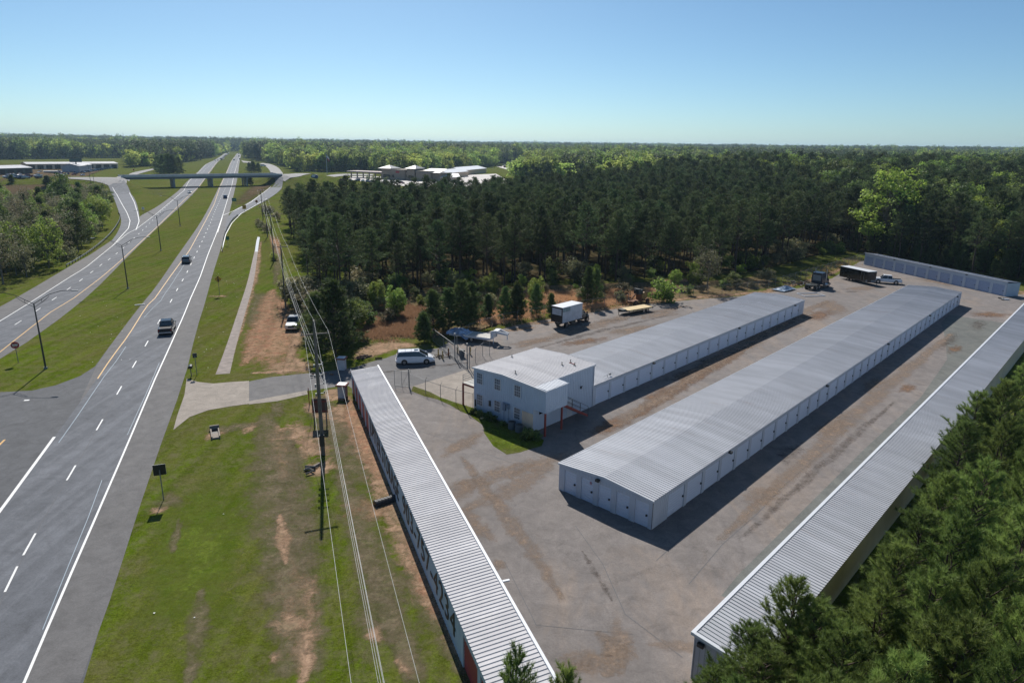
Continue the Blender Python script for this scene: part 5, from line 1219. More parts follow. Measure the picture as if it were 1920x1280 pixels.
# ------------------------------------------------------------------ far woodland
clear = [[(130, 352), (205, 352), (222, 338), (300, 312), (352, 304), (380, 300), (392, 298), (428, 284), (458, 284), (462, 298), (482, 303), (505, 303), (535, 312), (560, 322), (590, 330), (-20, 400), (-20, 330), (60, 300), (230, 298), (240, 312), (200, 320)],
         [(-30, 300), (240, 296), (245, 318), (180, 345), (-30, 352)], [(205, 400), (180, 345), (240, 315), (350, 306), (470, 300), (560, 330), (540, 420), (380, 560), (0, 780), (0, 560)],
         [(540, 322), (700, 322), (760, 333), (830, 320), (915, 314), (930, 308), (1000, 304), (1080, 309), (1170, 316), (1180, 323), (1000, 322), (960, 345), (900, 360), (700, 380), (540, 350)]]
def far_pts(d0, d1, sp, tall, seed):
    rg = np.random.default_rng(seed); ang0, ang1 = -R(44), R(44)
    A_ = (ang1 - ang0) / 2 * (d1 * d1 - d0 * d0); n = int(A_ / sp ** 2)
    r_ = np.sqrt(rg.uniform(d0 * d0, d1 * d1, n)); a_ = rg.uniform(ang0, ang1, n); x = r_ * np.sin(a_); y = r_ * np.cos(a_); z = hgt(x, y)
    px_, py_ = project(x, y, z); k = (px_ > -60) & (px_ < 1980)
    for c in clear: k &= ~inpoly(px_, py_, c)
    k &= ~inpoly(x, y, WOOD)
    if d0 < 600: k &= ~((y < 470) & (x < 60) & (x > -420)) & ~((x < 340) & (x > 60) & (y < 300)) & ~inpoly(x, y, [(-200, 255), (0, 330), (60, 400), (60, 560), (-200, 560)])
    x, y, z = x[k], y[k], z[k]; m_ = len(x)
    patch = np.sin(x / 71 + 1.2 * np.sin(y / 93)) + np.sin(y / 59 + x / 151) + rg.normal(0, .55, m_) + .0
    leafy = patch > (-.15 if d1 < 1500 else .55)
    idx = np.where(leafy, rg.integers(3, 8, m_), rg.integers(0, 3, m_))
    px2, _ = project(x, y, z); leafy |= (px2 > 540) & (px2 < 1050) & (np.hypot(x, y) < 1100) & (rg.uniform(0, 1, m_) < .8)
    idx = np.where(leafy, rg.integers(3, 8, m_), rg.integers(0, 3, m_))
    idx = np.where(rg.uniform(0, 1, m_) < .12, rg.integers(0, 8, m_), idx)
    s = rg.uniform(.85, 1.2, m_) * tall * np.where(idx >= 3, 1.0, 1.0)
    return np.c_[x, y, z - .5, s, idx]
far = np.concatenate([far_pts(330, 1000, 9.0, 1.4, 31), far_pts(1000, 2300, 12, 1.75, 32), far_pts(2300, 5200, 24, 2.4, 33), far_pts(5200, 9000, 55, 3.2, 34)])
FARP = [broadleaf('far_pine_%d' % i, 200 + i, H=15, Rc=r, zc=.66, hz=.34, mat='needle_far', ncl=44, per=24, size=.62, rad=1.1, bark='bark') for i, r in enumerate((3.2, 3.8, 4.4))]
FARL = [broadleaf('far_leafy_%d' % i, 210 + i, H=h, Rc=r, zc=.58, hz=.42, mat=m_, ncl=60, per=26, size=.85, rad=1.5) for i, (h, r, m_) in enumerate([(12, 5.6, 'leaf_far'), (13, 6, 'leaf_far_dark'), (11, 5, 'leaf_far'), (12, 5.4, 'leaf_far'), (14, 6.2, 'leaf_far_dark')])]
gn_forest('distant_woodland', far, FARP + FARL, 'distant mixed woodland reaching to the hazy horizon', 'forest')
# ------------------------------------------------------------------ vehicles (local x = forward)
def wheels(root, xsw, hw, r, wd=.24, both=True, rim='chrome'):
    first = None
    for x in xsw:
        for s in (-1, 1):
            if first is None:
                w_ = MB(); w_.tube((0, -wd / 2, 0), (0, wd / 2, 0), r, r, 20); t_ = w_.build('wheel', M['rubber'], root, bevel=.02)
                q = MB(); q.tube((0, -wd / 2 - .012, 0), (0, wd / 2 + .012, 0), r * .58, r * .58, 14); q.tube((0, -wd / 2 - .03, 0), (0, wd / 2 + .03, 0), r * .2, r * .2, 8); rim_ = q.build('rim', M[rim], t_)
                first = t_; t_.location = (x, s * (hw - wd / 2), r)
            else:
                c = first.copy(); COL.objects.link(c); c.parent = root; c.location = (x, s * (hw - wd / 2), r)
                c2 = first.children[0].copy(); COL.objects.link(c2); c2.parent = c
def body_loft(stations, n=None):
    """stations: (x, z_bottom, z_top, half width, top inset)"""
    rings = []
    for x, zb, zt, hw, ins in stations:
        zm = zb + (zt - zb) * .55
        rings.append([(x, -hw * .94, zb), (x, -hw, zb + (zt - zb) * .25), (x, -hw, zm), (x, -hw + ins, zt), (x, hw - ins, zt), (x, hw, zm), (x, hw, zb + (zt - zb) * .25), (x, hw * .94, zb)])
    return rings
def car(kind, paint, x, y, heading_az, label, cat, group=None, detail=True, z=None, s=1.0):
    """kind: sedan, suv, van, pickup; heading = compass az of the nose"""
    z = float(hgt(x, y)) + .02 + far_off((x, y)) if z is None else z
    nm = {'pickup': 'pickup_truck', 'van': 'minivan', 'suv': 'car', 'sedan': 'car'}[kind]
    r0 = empty(nm, (x, y, z), R(90 - heading_az), label=label, cat=cat, group=group); r0.scale = (s, s, s)
    P_ = M[paint]; G_ = M['glass']
    if kind == 'sedan':
        L, W_, r = 4.7, .91, .33; st = [(-2.35, .35, .62, .78, .1), (-2.3, .28, .98, .86, .12), (-1.6, .22, 1.02, .91, .1), (0, .2, .97, .91, .06), (1.1, .22, .95, .91, .09), (1.9, .25, .82, .88, .14), (2.3, .3, .68, .78, .14), (2.35, .36, .55, .72, .1)]
        gl = ((-1.75, 1.0), (-1.05, 1.42), (.35, 1.44), (1.15, .95)); gw0, gw1 = .82, .62; wx = (-1.4, 1.42)
    elif kind == 'suv':
        L, W_, r = 4.75, .95, .37; st = [(-2.35, .4, .8, .84, .08), (-2.3, .34, 1.12, .92, .08), (-1.5, .28, 1.16, .95, .06), (0, .27, 1.12, .95, .06), (1.2, .28, 1.1, .95, .09), (2.0, .32, .98, .92, .14), (2.34, .4, .82, .84, .12)]
        gl = ((-2.28, 1.12), (-1.95, 1.66), (.35, 1.7), (1.2, 1.1)); gw0, gw1 = .88, .70; wx = (-1.4, 1.45)
    elif kind == 'van':
        L, W_, r = 5.1, .99, .34; st = [(-2.52, .4, .8, .86, .06), (-2.47, .30, 1.12, .95, .06), (-1.6, .24, 1.14, .99, .04), (.2, .22, 1.12, .99, .04), (1.5, .24, 1.06, .98, .10), (2.1, .28, .94, .94, .2), (2.45, .34, .75, .82, .2), (2.54, .4, .6, .72, .15)]
        gl = ((-2.45, 1.12), (-2.2, 1.68), (.55, 1.72), (1.75, 1.06)); gw0, gw1 = .92, .76; wx = (-1.45, 1.5)
    else:
        L, W_, r = 5.8, 1.0, .41; st = [(-2.9, .52, 1.0, .96, .04), (-2.86, .46, 1.12, .99, .04), (-.95, .42, 1.12, 1.0, .04), (-.9, .40, 1.14, 1.0, .05), (1.2, .40, 1.14, 1.0, .06), (1.35, .42, 1.18, .99, .10), (2.5, .44, 1.10, .98, .14), (2.86, .5, .98, .92, .12)]
        gl = ((-.98, 1.12), (-.80, 1.80), (.75, 1.84), (1.42, 1.14)); gw0, gw1 = .90, .72; wx = (-1.75, 1.8)
    mb = MB(); mb.loft(body_loft(st))
    body = mb.build('body', P_, r0, smooth=False, bevel=.015 if detail else 0)
    (xa, za), (xb, zb), (xc, zc), (xd, zd) = gl
    gr = [[(xa, -gw0, za - .02), (xb, -gw1, zb), (xb, gw1, zb), (xa, gw0, za - .02)], [(xd, -gw0, zd - .02), (xc, -gw1, zc), (xc, gw1, zc), (xd, gw0, zd - .02)]]
    mb = MB(); mb.add([gr[0][0], gr[0][1], gr[0][2], gr[0][3], gr[1][0], gr[1][1], gr[1][2], gr[1][3]], [(0, 1, 2, 3), (7, 6, 5, 4), (0, 4, 5, 1), (3, 2, 6, 7), (1, 5, 6, 2), (0, 3, 7, 4)]); mb.build('windows', G_, r0)
    mb = MB(); t = .055
    mb.add([(xb - .05, -gw1 - .015, zb - .03), (xc + .06, -gw1 - .015, zc - .03), (xc + .06, gw1 + .015, zc - .03), (xb - .05, gw1 + .015, zb - .03), (xb + .02, -gw1 + .06, zb + t), (xc - .06, -gw1 + .06, zc + t), (xc - .06, gw1 - .06, zc + t), (xb + .02, gw1 - .06, zb + t)],
           [(0, 3, 2, 1), (4, 5, 6, 7), (0, 1, 5, 4), (1, 2, 6, 5), (2, 3, 7, 6), (3, 0, 4, 7)])
    for s_ in (-1, 1):
        for (x0, z0, x1, z1) in ((xa, za, xb, zb), (xd, zd, xc, zc)):
            mb.tube((x0, s_ * (gw0 + .005), z0), (x1, s_ * (gw1 + .005), z1), .045, .035, 5)
        if kind != 'van': xm = (xb + xc) / 2; mb.tube((xm, s_ * (gw0 + .01), zd), (xm, s_ * (gw1 + .01), zb), .04, .03, 5)
    mb.build('roof', P_, r0)
    wheels(r0, wx, W_ + .01, r, .24 if kind != 'pickup' else .28)
    # dark wheel housings and details
    mb = MB()
    for x_ in wx:
        mb.tube((x_, -W_ - .004, r + .03), (x_, W_ + .004, r + .03), r + .07, r + .07, 16)
    mb.build('wheel_arch', M['black'], r0)
    for s_ in (-1, 1):
        m1 = MB(); xe = st[-1][0]; ze = st[-2][2]; m1.cbox((xe - .07, s_ * (W_ - .27), ze - .16), (.16, .3, .14)); m1.build('headlight', M['lamp_clear'], r0, bevel=.02)
        m1 = MB(); xe = st[0][0]; m1.cbox((xe + .04, s_ * (W_ - .15), .88), (.12, .18, .26)); m1.build('taillight', M['lamp_red'], r0, bevel=.02)
        m1 = MB(); m1.cbox((xd - .25, s_ * (W_ + .12), zd + .08), (.12, .24, .16)); m1.build('side_mirror', M['black'] if kind == 'pickup' else P_, r0, bevel=.03)
    m1 = MB(); m1.cbox((st[-1][0] + .02, 0, .48), (.14, W_ * 1.7, .2)); m1.build('front_bumper', M['chrome'] if kind == 'pickup' else P_, r0, bevel=.03)
    m1 = MB(); m1.cbox((st[-1][0] - .03, 0, .74), (.14, W_ * .95, .26)); m1.build('grille', M['black'], r0)
    m1 = MB(); m1.cbox((st[0][0] - .02, 0, .5), (.14, W_ * 1.7, .2)); m1.build('rear_bumper', M['chrome'] if kind == 'pickup' else P_, r0, bevel=.03)
    if kind == 'pickup':
        m1 = MB(); m1.box(-2.8, -.84, 1.05, -1.05, .84, 1.128); m1.build('truck_bed', M['black'], r0)
    if kind == 'van':
        m1 = MB()
        for x_ in (-1.3, -.5): m1.tube((x_, -.72, 1.80), (x_, .72, 1.80), .02, n=6)
        for s_ in (-1, 1): m1.tube((-1.9, s_ * .70, 1.79), (.2, s_ * .70, 1.79), .02, n=6)
        m1.build('roof_rack', M['black'], r0); m1 = MB(); m1.box(-.1, -.35, 1.775, .45, .35, 1.79); m1.build('sunroof', G_, r0)
    return r0
def az_of(p, q): return math.degrees(math.atan2(q[0] - p[0], q[1] - p[1]))
ROAD_R = -19.8; ROAD_L = -27.0
p = at(301, 628); car('pickup', 'car_black', p.x, p.y + 2.2, -20.5, 'black pickup with a pale tailgate top driving away in the right hand carriageway', 'pickup')
p = at(345, 494); car('suv', 'car_grey', p.x, p.y + 1.5, -20.5, 'dark grey car driving away in the median side lane ahead of the pickup', 'car')
p = at(420.5, 373); car('suv', 'car_blue', p.x, p.y + 1.5, -21, 'small dark blue car near the overpass in the right hand carriageway', 'car')
p = at(355.5, 363); car('sedan', 'car_white', p.x, p.y, 153, 'white car coming out from under the overpass in the left hand carriageway', 'car')
p = at(537, 622); car('pickup', 'car_silver', p.x + .3, p.y + 3.0, 171, 'silver pickup parked on the bare clay below the power lines, nose toward the viewer', 'pickup')
p = at(777, 683); car('van', 'car_white', p.x, p.y + .8, 81, 'white minivan with roof rails in the driveway outside the gate', 'minivan')
p = at(1662, 531); car('pickup', 'car_white', p.x, p.y, -68, 'white pickup parked nose to the black cargo trailer at the back of the lot', 'pickup')
far_cols = ['car_white', 'car_white', 'car_silver', 'car_white', 'car_black', 'car_grey', 'car_white', 'car_red']
for i, (px, py) in enumerate([(403, 301.5), (409, 301.3), (414, 299.5), (417.5, 297.6), (415, 300.4), (421, 294.2), (422.5, 292.4), (424, 292.8), (426, 290.2), (419, 299.0), (429, 287.9), (419.5, 296.2), (427.5, 289.2)]):
    p = at(px, py); car(random.choice(['sedan', 'suv', 'pickup']), far_cols[i % 8], p.x, p.y, 155, 'distant vehicle in the queue of traffic beyond the overpass', 'car', 'queue of traffic beyond the overpass', detail=False, s=1.25)
for (px, py, c, lab) in [(448, 294, 'car_black', 'dark distant vehicle in the right hand carriageway far beyond the overpass'), (449.5, 299.5, 'car_grey', 'grey distant vehicle behind the dark one far beyond the overpass'), (447.5, 288.6, 'car_white', 'white speck of a truck at the far crest of the right hand carriageway'), (439, 301, 'car_white', 'white distant car at the median opening beyond the overpass')]:
    p = at(px, py); car('suv', c, p.x, p.y, -21, lab, 'car', detail=False, s=1.2)
p = at(521, 331); car('suv', 'car_black', p.x, p.y, 60, 'dark car at the junction right of the overpass', 'car', detail=False)
p = at(510, 329); car('pickup', 'car_red', p.x, p.y, 240, 'dark red pickup coming onto the right end of the overpass', 'pickup', detail=False)
p = at(495, 327.5); car('van', 'car_white', p.x, p.y, 60, 'white van on the right end of the overpass', 'van', detail=False, z=DECK + .3)

# box truck
p = at(1037, 617); q = at(1097, 600)
bt = empty('box_truck', ((p.x + q.x) / 2, (p.y + q.y) / 2, .02), math.atan2(q.y - p.y, q.x - p.x), label='box truck with weathered white cargo box and black cab parked by the back fence', cat='box truck'); bt.scale = (.94, .94, .94)
M['box_side'] = simple('cargo_box_side', (.46, .48, .52), .5, scale=.9, var=.18)
mb = MB(); mb.box(-3.6, -1.22, 1.05, 2.0, 1.22, 3.75); mb.build('cargo_box', M['box_side'], bt, bevel=.03)
mb = MB(); mb.box(-3.63, -1.24, 3.752, 2.03, 1.24, 3.80); mb.build('box_roof', M['trim_white'], bt)
mb = MB(); mb.box(-3.66, -1.05, 1.1, -3.605, 1.05, 2.35); mb.box(-3.68, -1.24, 1.0, -3.602, -1.06, 3.75); mb.box(-3.68, 1.06, 1.0, -3.602, 1.24, 3.75); mb.box(-3.67, -1.06, 3.5, -3.603, 1.06, 3.75); mb.build('rear_door', M['black'], bt)
mb = MB(); mb.box(-3.64, -1.04, 2.36, -3.603, 1.04, 3.49); mb.build('rear_panel', M['box_side'], bt)
mb = MB(); mb.box(-3.5, -1.232, 2.95, -1.5, -1.222, 3.65); mb.build('painted_sign', simple('faded_green_panel', (.20, .26, .27), .6, scale=3, var=.5), bt)
mb = MB(); mb.box(-3.6, -1.26, 1.0, 2.0, 1.26, 1.045); mb.box(-3.5, -.5, .7, 3.6, .5, .98); mb.box(-1.0, -1.2, .5, .2, -.6, .95); mb.build('chassis', M['darksteel'], bt)
mb = MB(); mb.loft(body_loft([(2.15, .6, 1.55, 1.05, .05), (3.3, .6, 1.6, 1.05, .08), (3.5, .6, 1.5, 1.02, .15), (4.4, .6, 1.35, .92, .2), (4.55, .65, 1.2, .85, .2)])); mb.build('cab', M['car_black'], bt, bevel=.02)
mb = MB(); mb.add([(2.2, -.98, 1.5), (2.35, -.85, 2.2), (2.35, .85, 2.2), (2.2, .98, 1.5), (3.6, -.98, 1.5), (3.05, -.85, 2.22), (3.05, .85, 2.22), (3.6, .98, 1.5)], [(0, 1, 2, 3), (7, 6, 5, 4), (0, 4, 5, 1), (3, 2, 6, 7), (1, 5, 6, 2)]); mb.build('windscreen', M['glass'], bt)
mb = MB(); mb.box(2.3, -.88, 2.2, 3.1, .88, 2.27); mb.build('cab_roof', M['car_black'], bt)
wheels(bt, (-2.1, 3.75), 1.15, .48, .42)
for s_ in (-1, 1): mb = MB(); mb.cbox((3.4, s_ * 1.25, 1.85), (.1, .3, .3)); mb.build('side_mirror', M['black'], bt)

# pine-planked flatbed trailer
p = at(1163, 590); q = at(1222, 580)
ft = empty('flatbed_trailer', ((p.x + q.x) / 2, (p.y + q.y) / 2, .02), math.atan2(q.y - p.y, q.x - p.x), label='black flatbed trailer with fresh yellow plank deck near the lot fence', cat='trailer')
mb = MB(); mb.box(-3.0, -1.05, .62, 3.0, 1.05, .75)
for x in np.arange(-2.9, 3.1, .97): mb.box(x, -1.22, .58, x + .08, 1.22, .8)
mb.box(-3.0, -1.24, .72, 3.0, -1.18, .82); mb.box(-3.0, 1.18, .72, 3.0, 1.24, .82)
mb.path([(-3.0, -.9, .62), (-4.5, 0, .62), (-3.0, .9, .62)], .06); mb.tube((-4.3, 0, 0), (-4.3, 0, .9), .05); mb.box(-4.0, -.6, .6, -3.05, .6, .95)
mb.build('frame', M['darksteel'], ft)
mb = MB()
for k in range(9): mb.box(-3.0, -1.04 + k * .232, .802, 2.95, -1.04 + k * .232 + .215, .85)
mb.build('deck_boards', M['plank'], ft); mb = MB()
for k in range(5): mb.box(-2.8 + k * 1.0, -1.262, .60, -2.0 + k * 1.0, -1.245, .84)
mb.build('side_boards', M['plank'], ft)
mb = MB(); mb.path([(3.0, -.95, .8), (3.9, -.95, .85), (4.0, 0, .9), (3.9, .95, .85), (3.0, .95, .8)], .05); mb.build('ramp', M['darksteel'], ft)
wheels(ft, (.7, 1.6), 1.2, .36, .22)
# rusty yard machine
p = at(1200, 572)
rm = empty('yard_machine', (p.x, p.y + 1.5, .02), R(40), label='rusty brown yard machine with an orange tank behind the flatbed trailer', cat='machine')
M['rust'] = simple('rusty_iron', (.20, .085, .04), .8, scale=2, var=.4); M['ochre'] = simple('ochre_tank_paint', (.30, .17, .05), .6, var=.3)
mb = MB(); mb.box(-2.6, -.7, .5, 2.2, .7, .72); mb.box(-.2, -.6, .72, .2, .6, 1.9); mb.path([(-2.4, 0, .9), (-1.0, 0, 2.0), (.6, 0, 2.3), (1.8, 0, 1.6)], .14); mb.build('frame', M['rust'], rm, bevel=.02)
mb = MB(); mb.tube((.7, -.75, 1.5), (.7, .75, 1.5), .72, .72, 18); mb.build('tank', M['ochre'], rm)
mb = MB(); mb.box(-.9, -.6, 1.9, .4, .6, 2.7); mb.box(-.8, -.65, 2.0, -.3, .65, 2.9); mb.tube((.1, .3, 2.6), (.1, .3, 3.3), .07); mb.build('engine', M['darksteel'], rm, bevel=.04)
wheels(rm, (-1.8, 1.6), .95, .45, .3, rim='rust')
# gooseneck trailer under a blue tarp
p = at(862, 632); q = at(917, 640)
gt = empty('gooseneck_trailer', ((p.x + q.x) / 2, (p.y + q.y) / 2 - .6, .02), math.atan2(q.y - p.y, q.x - p.x) + R(2), label='white gooseneck trailer with plank deck half under a blue and silver tarpaulin', cat='trailer')
mb = MB(); mb.box(-3.6, -1.2, .75, 3.2, 1.2, .95); mb.box(-3.6, -1.26, .7, 3.2, -1.2, 1.02); mb.box(-3.6, 1.2, .7, 3.2, 1.26, 1.02)
for s_ in (-1, 1): mb.add([(3.2, s_ * .8 - .07, .8), (3.2, s_ * .8 - .07, 2.0), (3.9, s_ * .7 - .07, 2.15), (5.6, s_ * .25 - .07, 1.75), (5.6, s_ * .25 - .07, 1.45), (3.7, s_ * .7 - .07, 1.75), (3.45, s_ * .78 - .07, .8),
      (3.2, s_ * .8 + .07, .8), (3.2, s_ * .8 + .07, 2.0), (3.9, s_ * .7 + .07, 2.15), (5.6, s_ * .25 + .07, 1.75), (5.6, s_ * .25 + .07, 1.45), (3.7, s_ * .7 + .07, 1.75), (3.45, s_ * .78 + .07, .8)],
      [(0, 1, 2, 5, 6), (2, 3, 4, 5), (7, 8, 9, 12, 13), (9, 10, 11, 12), (0, 1, 8, 7), (1, 2, 9, 8), (2, 3, 10, 9), (3, 4, 11, 10), (4, 5, 12, 11), (5, 6, 13, 12)])
mb.tube((5.5, 0, 1.7), (5.5, 0, .75), .08); mb.box(3.2, -1.0, .8, 3.35, 1.0, 1.9); mb.box(3.5, -.7, 1.95, 4.2, .7, 2.1); mb.tube((3.5, -.6, .0), (3.5, -.6, .9), .06)
mb.build('frame', M['trim_white'], gt)
mb = MB()
for k in range(10): mb.box(-.6, -1.15 + k * .23, .952, 3.15, -1.15 + k * .23 + .215, .99)
mb.build('deck_boards', M['oldplank'], gt)
rg = np.random.default_rng(4); n1, n2 = 16, 9; vs = []
for i in range(n1):
    for j in range(n2):
        x = -4.0 + i * 3.6 / (n1 - 1); y = -1.55 + j * 3.1 / (n2 - 1); edge_ = max(abs(j - 4) / 4, 0)
        z = 1.22 - .35 * max(0, edge_ - .7) / .3 + .22 * math.exp(-((x + 2.6) ** 2)) + rg.uniform(-.09, .09); z -= .55 * max(0, (i - 10) / 5) ; vs.append((x + rg.uniform(-.06, .06), y, max(z, .45)))
fs = [(i * n2 + j, (i + 1) * n2 + j, (i + 1) * n2 + j + 1, i * n2 + j + 1) for i in range(n1 - 1) for j in range(n2 - 1)]
mb = MB(); mb.add(vs, fs); tarp = mb.build('tarpaulin', simple('blue_tarpaulin', (.10, .17, .30), .3, scale=1.4, var=.8), gt)
tarp.data.materials[0] = simple('blue_silver_tarpaulin', (.24, .31, .42), .3, scale=1.6, var=.75)
wheels(gt, (-.9, .1), 1.1, .38, .22)
# dark semi tractor
p = at(1512, 545); q = at(1556, 537)
tt = empty('semi_tractor', ((p.x + q.x) / 2, (p.y + q.y) / 2 + .6, .02), math.atan2(q.y - p.y, q.x - p.x) + R(8), label='dark blue semi tractor without a trailer at the back of the lot', cat='truck')
M['navy'] = simple('navy_cab_paint', (.018, .028, .045), .25)
mb = MB(); mb.box(-4.0, -.45, .75, 3.4, .45, 1.0); mb.box(-3.9, -.9, 1.0, -1.2, .9, 1.12); mb.tube((-2.4, 0, 1.12), (-2.4, 0, 1.25), .5, .5, 14); mb.build('chassis', M['darksteel'], tt)
mb = MB(); mb.loft(body_loft([(-.75, .9, 3.35, 1.18, .12), (.9, .9, 3.45, 1.18, .12), (1.0, .9, 3.2, 1.1, .15), (1.9, .9, 3.0, 1.1, .15)])); mb.build('sleeper_cab', M['navy'], tt, bevel=.04)
mb = MB(); mb.loft(body_loft([(1.9, .7, 2.1, .98, .15), (3.0, .7, 1.95, .9, .2), (3.7, .7, 1.8, .82, .2)])); mb.box(1.6, -1.2, .7, 2.0, 1.2, 1.1); mb.build('hood', M['navy'], tt, bevel=.04)
mb = MB(); mb.box(-.80, -.85, 1.7, -.757, .85, 2.9); mb.build('rear_panel', M['steel'], tt)
mb = MB(); mb.add([(1.88, -.95, 2.1), (1.95, -.95, 2.1), (1.88, .95, 2.1), (1.95, .95, 2.1), (1.7, -.9, 2.95), (1.92, -.85, 2.8), (1.7, .9, 2.95), (1.92, .85, 2.8)], [(1, 3, 7, 5), (0, 1, 5, 4), (2, 6, 7, 3)]); mb.box(1.05, -1.19, 2.0, 1.75, -1.12, 2.7); mb.build('windscreen', M['glass'], tt)
mb = MB()
for s_ in (-1, 1): mb.tube((.95, s_ * 1.22, 1.0), (.95, s_ * 1.22, 4.0), .08)
mb.tube((.2, -1.3, .75), (1.5, -1.3, .75), .33, .33, 14); mb.tube((.2, 1.3, .75), (1.5, 1.3, .75), .33, .33, 14); mb.build('exhaust_stack', M['chrome'], tt)
mb = MB(); mb.box(3.7, -1.15, .4, 3.9, 1.15, .8); mb.build('front_bumper', M['chrome'], tt)
wheels(tt, (-3.0, -1.7), 1.2, .52, .55); wheels(tt, (3.0,), 1.15, .52, .3)
# black cargo trailer
p = at(1584, 523); q = at(1640, 536)
ct = empty('cargo_trailer', ((p.x + q.x) / 2, (p.y + q.y) / 2 + .9, .02), math.atan2(q.y - p.y, q.x - p.x), label='enclosed black cargo trailer with white roof hitched beside the white pickup', cat='trailer')
Lc = (Vector(q) - Vector(p)).length
mb = MB(); mb.add([(-Lc / 2, -1.22, .55), (Lc / 2 - .5, -1.22, .55), (Lc / 2, -.7, .55), (Lc / 2, .7, .55), (Lc / 2 - .5, 1.22, .55), (-Lc / 2, 1.22, .55), (-Lc / 2, -1.22, 2.85), (Lc / 2 - .5, -1.22, 2.85), (Lc / 2, -.7, 2.8), (Lc / 2, .7, 2.8), (Lc / 2 - .5, 1.22, 2.85), (-Lc / 2, 1.22, 2.85)],
      [(0, 1, 7, 6), (1, 2, 8, 7), (2, 3, 9, 8), (3, 4, 10, 9), (4, 5, 11, 10), (5, 0, 6, 11), (5, 4, 3, 2, 1, 0), (6, 7, 8, 9, 10, 11)]); mb.build('body', M['car_black'], ct)
mb = MB(); mb.box(-Lc / 2 - .02, -1.25, 2.852, Lc / 2 - .45, 1.25, 2.92); mb.build('roof', M['trim_white'], ct)
mb = MB(); mb.box(1.8, -1.245, .7, 1.86, -1.222, 2.6); mb.box(2.6, -1.245, .7, 2.66, -1.222, 2.6); mb.box(1.86, -1.245, 2.54, 2.6, -1.222, 2.6); mb.box(Lc / 2 - .9, -1.25, .56, Lc / 2 - .5, -1.222, 1.1); mb.box(Lc / 2 + .002, -.7, .56, Lc / 2 + .02, .7, 1.1); mb.build('side_door_frame', M['steel'], ct)
mb = MB(); mb.path([(Lc / 2, -.6, .6), (Lc / 2 + 1.2, 0, .6), (Lc / 2, .6, .6)], .05); mb.tube((Lc / 2 + 1.0, 0, 0), (Lc / 2 + 1.0, 0, .8), .05); mb.build('tongue', M['darksteel'], ct)
wheels(ct, (-1.6, -.7), 1.24, .36, .22)
# loose things at the back of the lot
p = at(1520, 553); r0 = empty('steel_frame', (p.x, p.y, .03), R(10), label='flat white rectangular steel frame lying beside the semi tractor', cat='steel frame')
mb = MB()
for (x0, y0, x1, y1) in ((-2.3, -1.5, 2.3, -1.38), (-2.3, 1.38, 2.3, 1.5), (-2.3, -1.378, -2.18, 1.378), (2.18, -1.378, 2.3, 1.378)): mb.box(x0, y0, 0, x1, y1, .14)
mb.build('rail', M['trim_white'], r0)
p = at(1488, 549); rg = np.random.default_rng(9); vs = []; n1 = 12
for i in range(n1):
    for j in range(7): vs.append((i * .45, j * .5, .12 + .75 * math.exp(-((j - 3) / 2.0) ** 2) * math.exp(-((i - 7) / 4.) ** 2) + rg.uniform(0, .12)))
mb = MB(); mb.add(vs, [(i * 7 + j, (i + 1) * 7 + j, (i + 1) * 7 + j + 1, i * 7 + j + 1) for i in range(n1 - 1) for j in range(6)]); o = mb.build('tarpaulin', simple('grey_blue_tarp', (.16, .22, .30), .4, var=.5)); o.location = (p.x - 2, p.y, .02); o.rotation_euler = (0, 0, R(40)); tag(o, 'crumpled grey blue tarp over scrap left of the white frame', 'tarpaulin')
def debris(name, px, py, n, rad, mats, label, cat, seed, sz=(.2, .9)):
    rg = random.Random(seed); p = at(px, py); mb = MB()
    for i in range(n):
        a = rg.uniform(0, 6.28); l = rg.uniform(*sz); c = Vector((rg.gauss(0, rad), rg.gauss(0, rad * .6), rg.uniform(.05, .25) + .5 * rg.random() * (n > 14)))
        d_ = Vector((math.cos(a), math.sin(a), rg.uniform(-.15, .15))) * l / 2; mb.tube(c - d_, c + d_, rg.uniform(.04, .14), None, 6, rg.randrange(len(mats)))
    o = mb.build(name, mats); o.location = (p.x, p.y, .02); tag(o, label, cat); return o
debris('scrap_heap', 1487, 533, 46, 2.6, [M['rust'], M['darksteel'], M['wood']], 'dark heap of scrap and brush along the back fence', 'scrap heap', 2, (.5, 2.2))
debris('scrap_heap', 1887, 562, 14, .6, [M['trim_white'], M['darksteel']], 'small white and dark scrap pile at the corner of the far row', 'scrap heap', 3, (.3, .9))
debris('log_pile', 681, 672, 12, 1.3, [M['red_steel'], M['bark']], 'reddish broken logs on the verge beside the driveway', 'log pile', 4, (.6, 1.8))
debris('log_pile', 579, 882, 7, .5, [M['bark_grey'], M['concrete']], 'broken boards lying in the lawn left of the big utility pole', 'board pile', 5, (.3, 1.0))
debris('log_pile', 828, 668, 10, 1.0, [M['rust'], M['wood']], 'low pile of rusty scrap behind the yellow bollards', 'scrap heap', 6, (.4, 1.4))
debris('brush_pile', 1050, 571, 16, 1.6, [M['wood'], M['oldplank']], 'pale brush pile by the fence behind the box truck', 'brush pile', 8, (.4, 1.6))
p = at(597, 705); debris('rubble', 608, 703, 14, .7, [M['concrete'], M['rust']], 'pile of pale rubble at the kerb near the utility pole', 'rubble pile', 7, (.15, .5))
# culvert pipe in front of the text wall
p = at(735, 938); q = at(703, 948)
r0 = empty('culvert_pipe', (q.x, q.y, 0), math.atan2(p.y - q.y, p.x - q.x), label='dark corrugated drain pipe sticking out of the ground at the lettered wall', cat='drain pipe')
mb = MB(); 
for i in range(14): mb.tube((i * .14, 0, .12), (i * .14 + .13, 0, .12), .36 - .03 * (i % 2), .36 - .03 * (i % 2), 16)
mb.build('pipe', simple('culvert_plastic', (.045, .045, .05), .6), r0); mb = MB(); mb.tube((-.02, 0, .12), (.03, 0, .12), .30, .30, 14); mb.build('mouth', M['black'], r0)

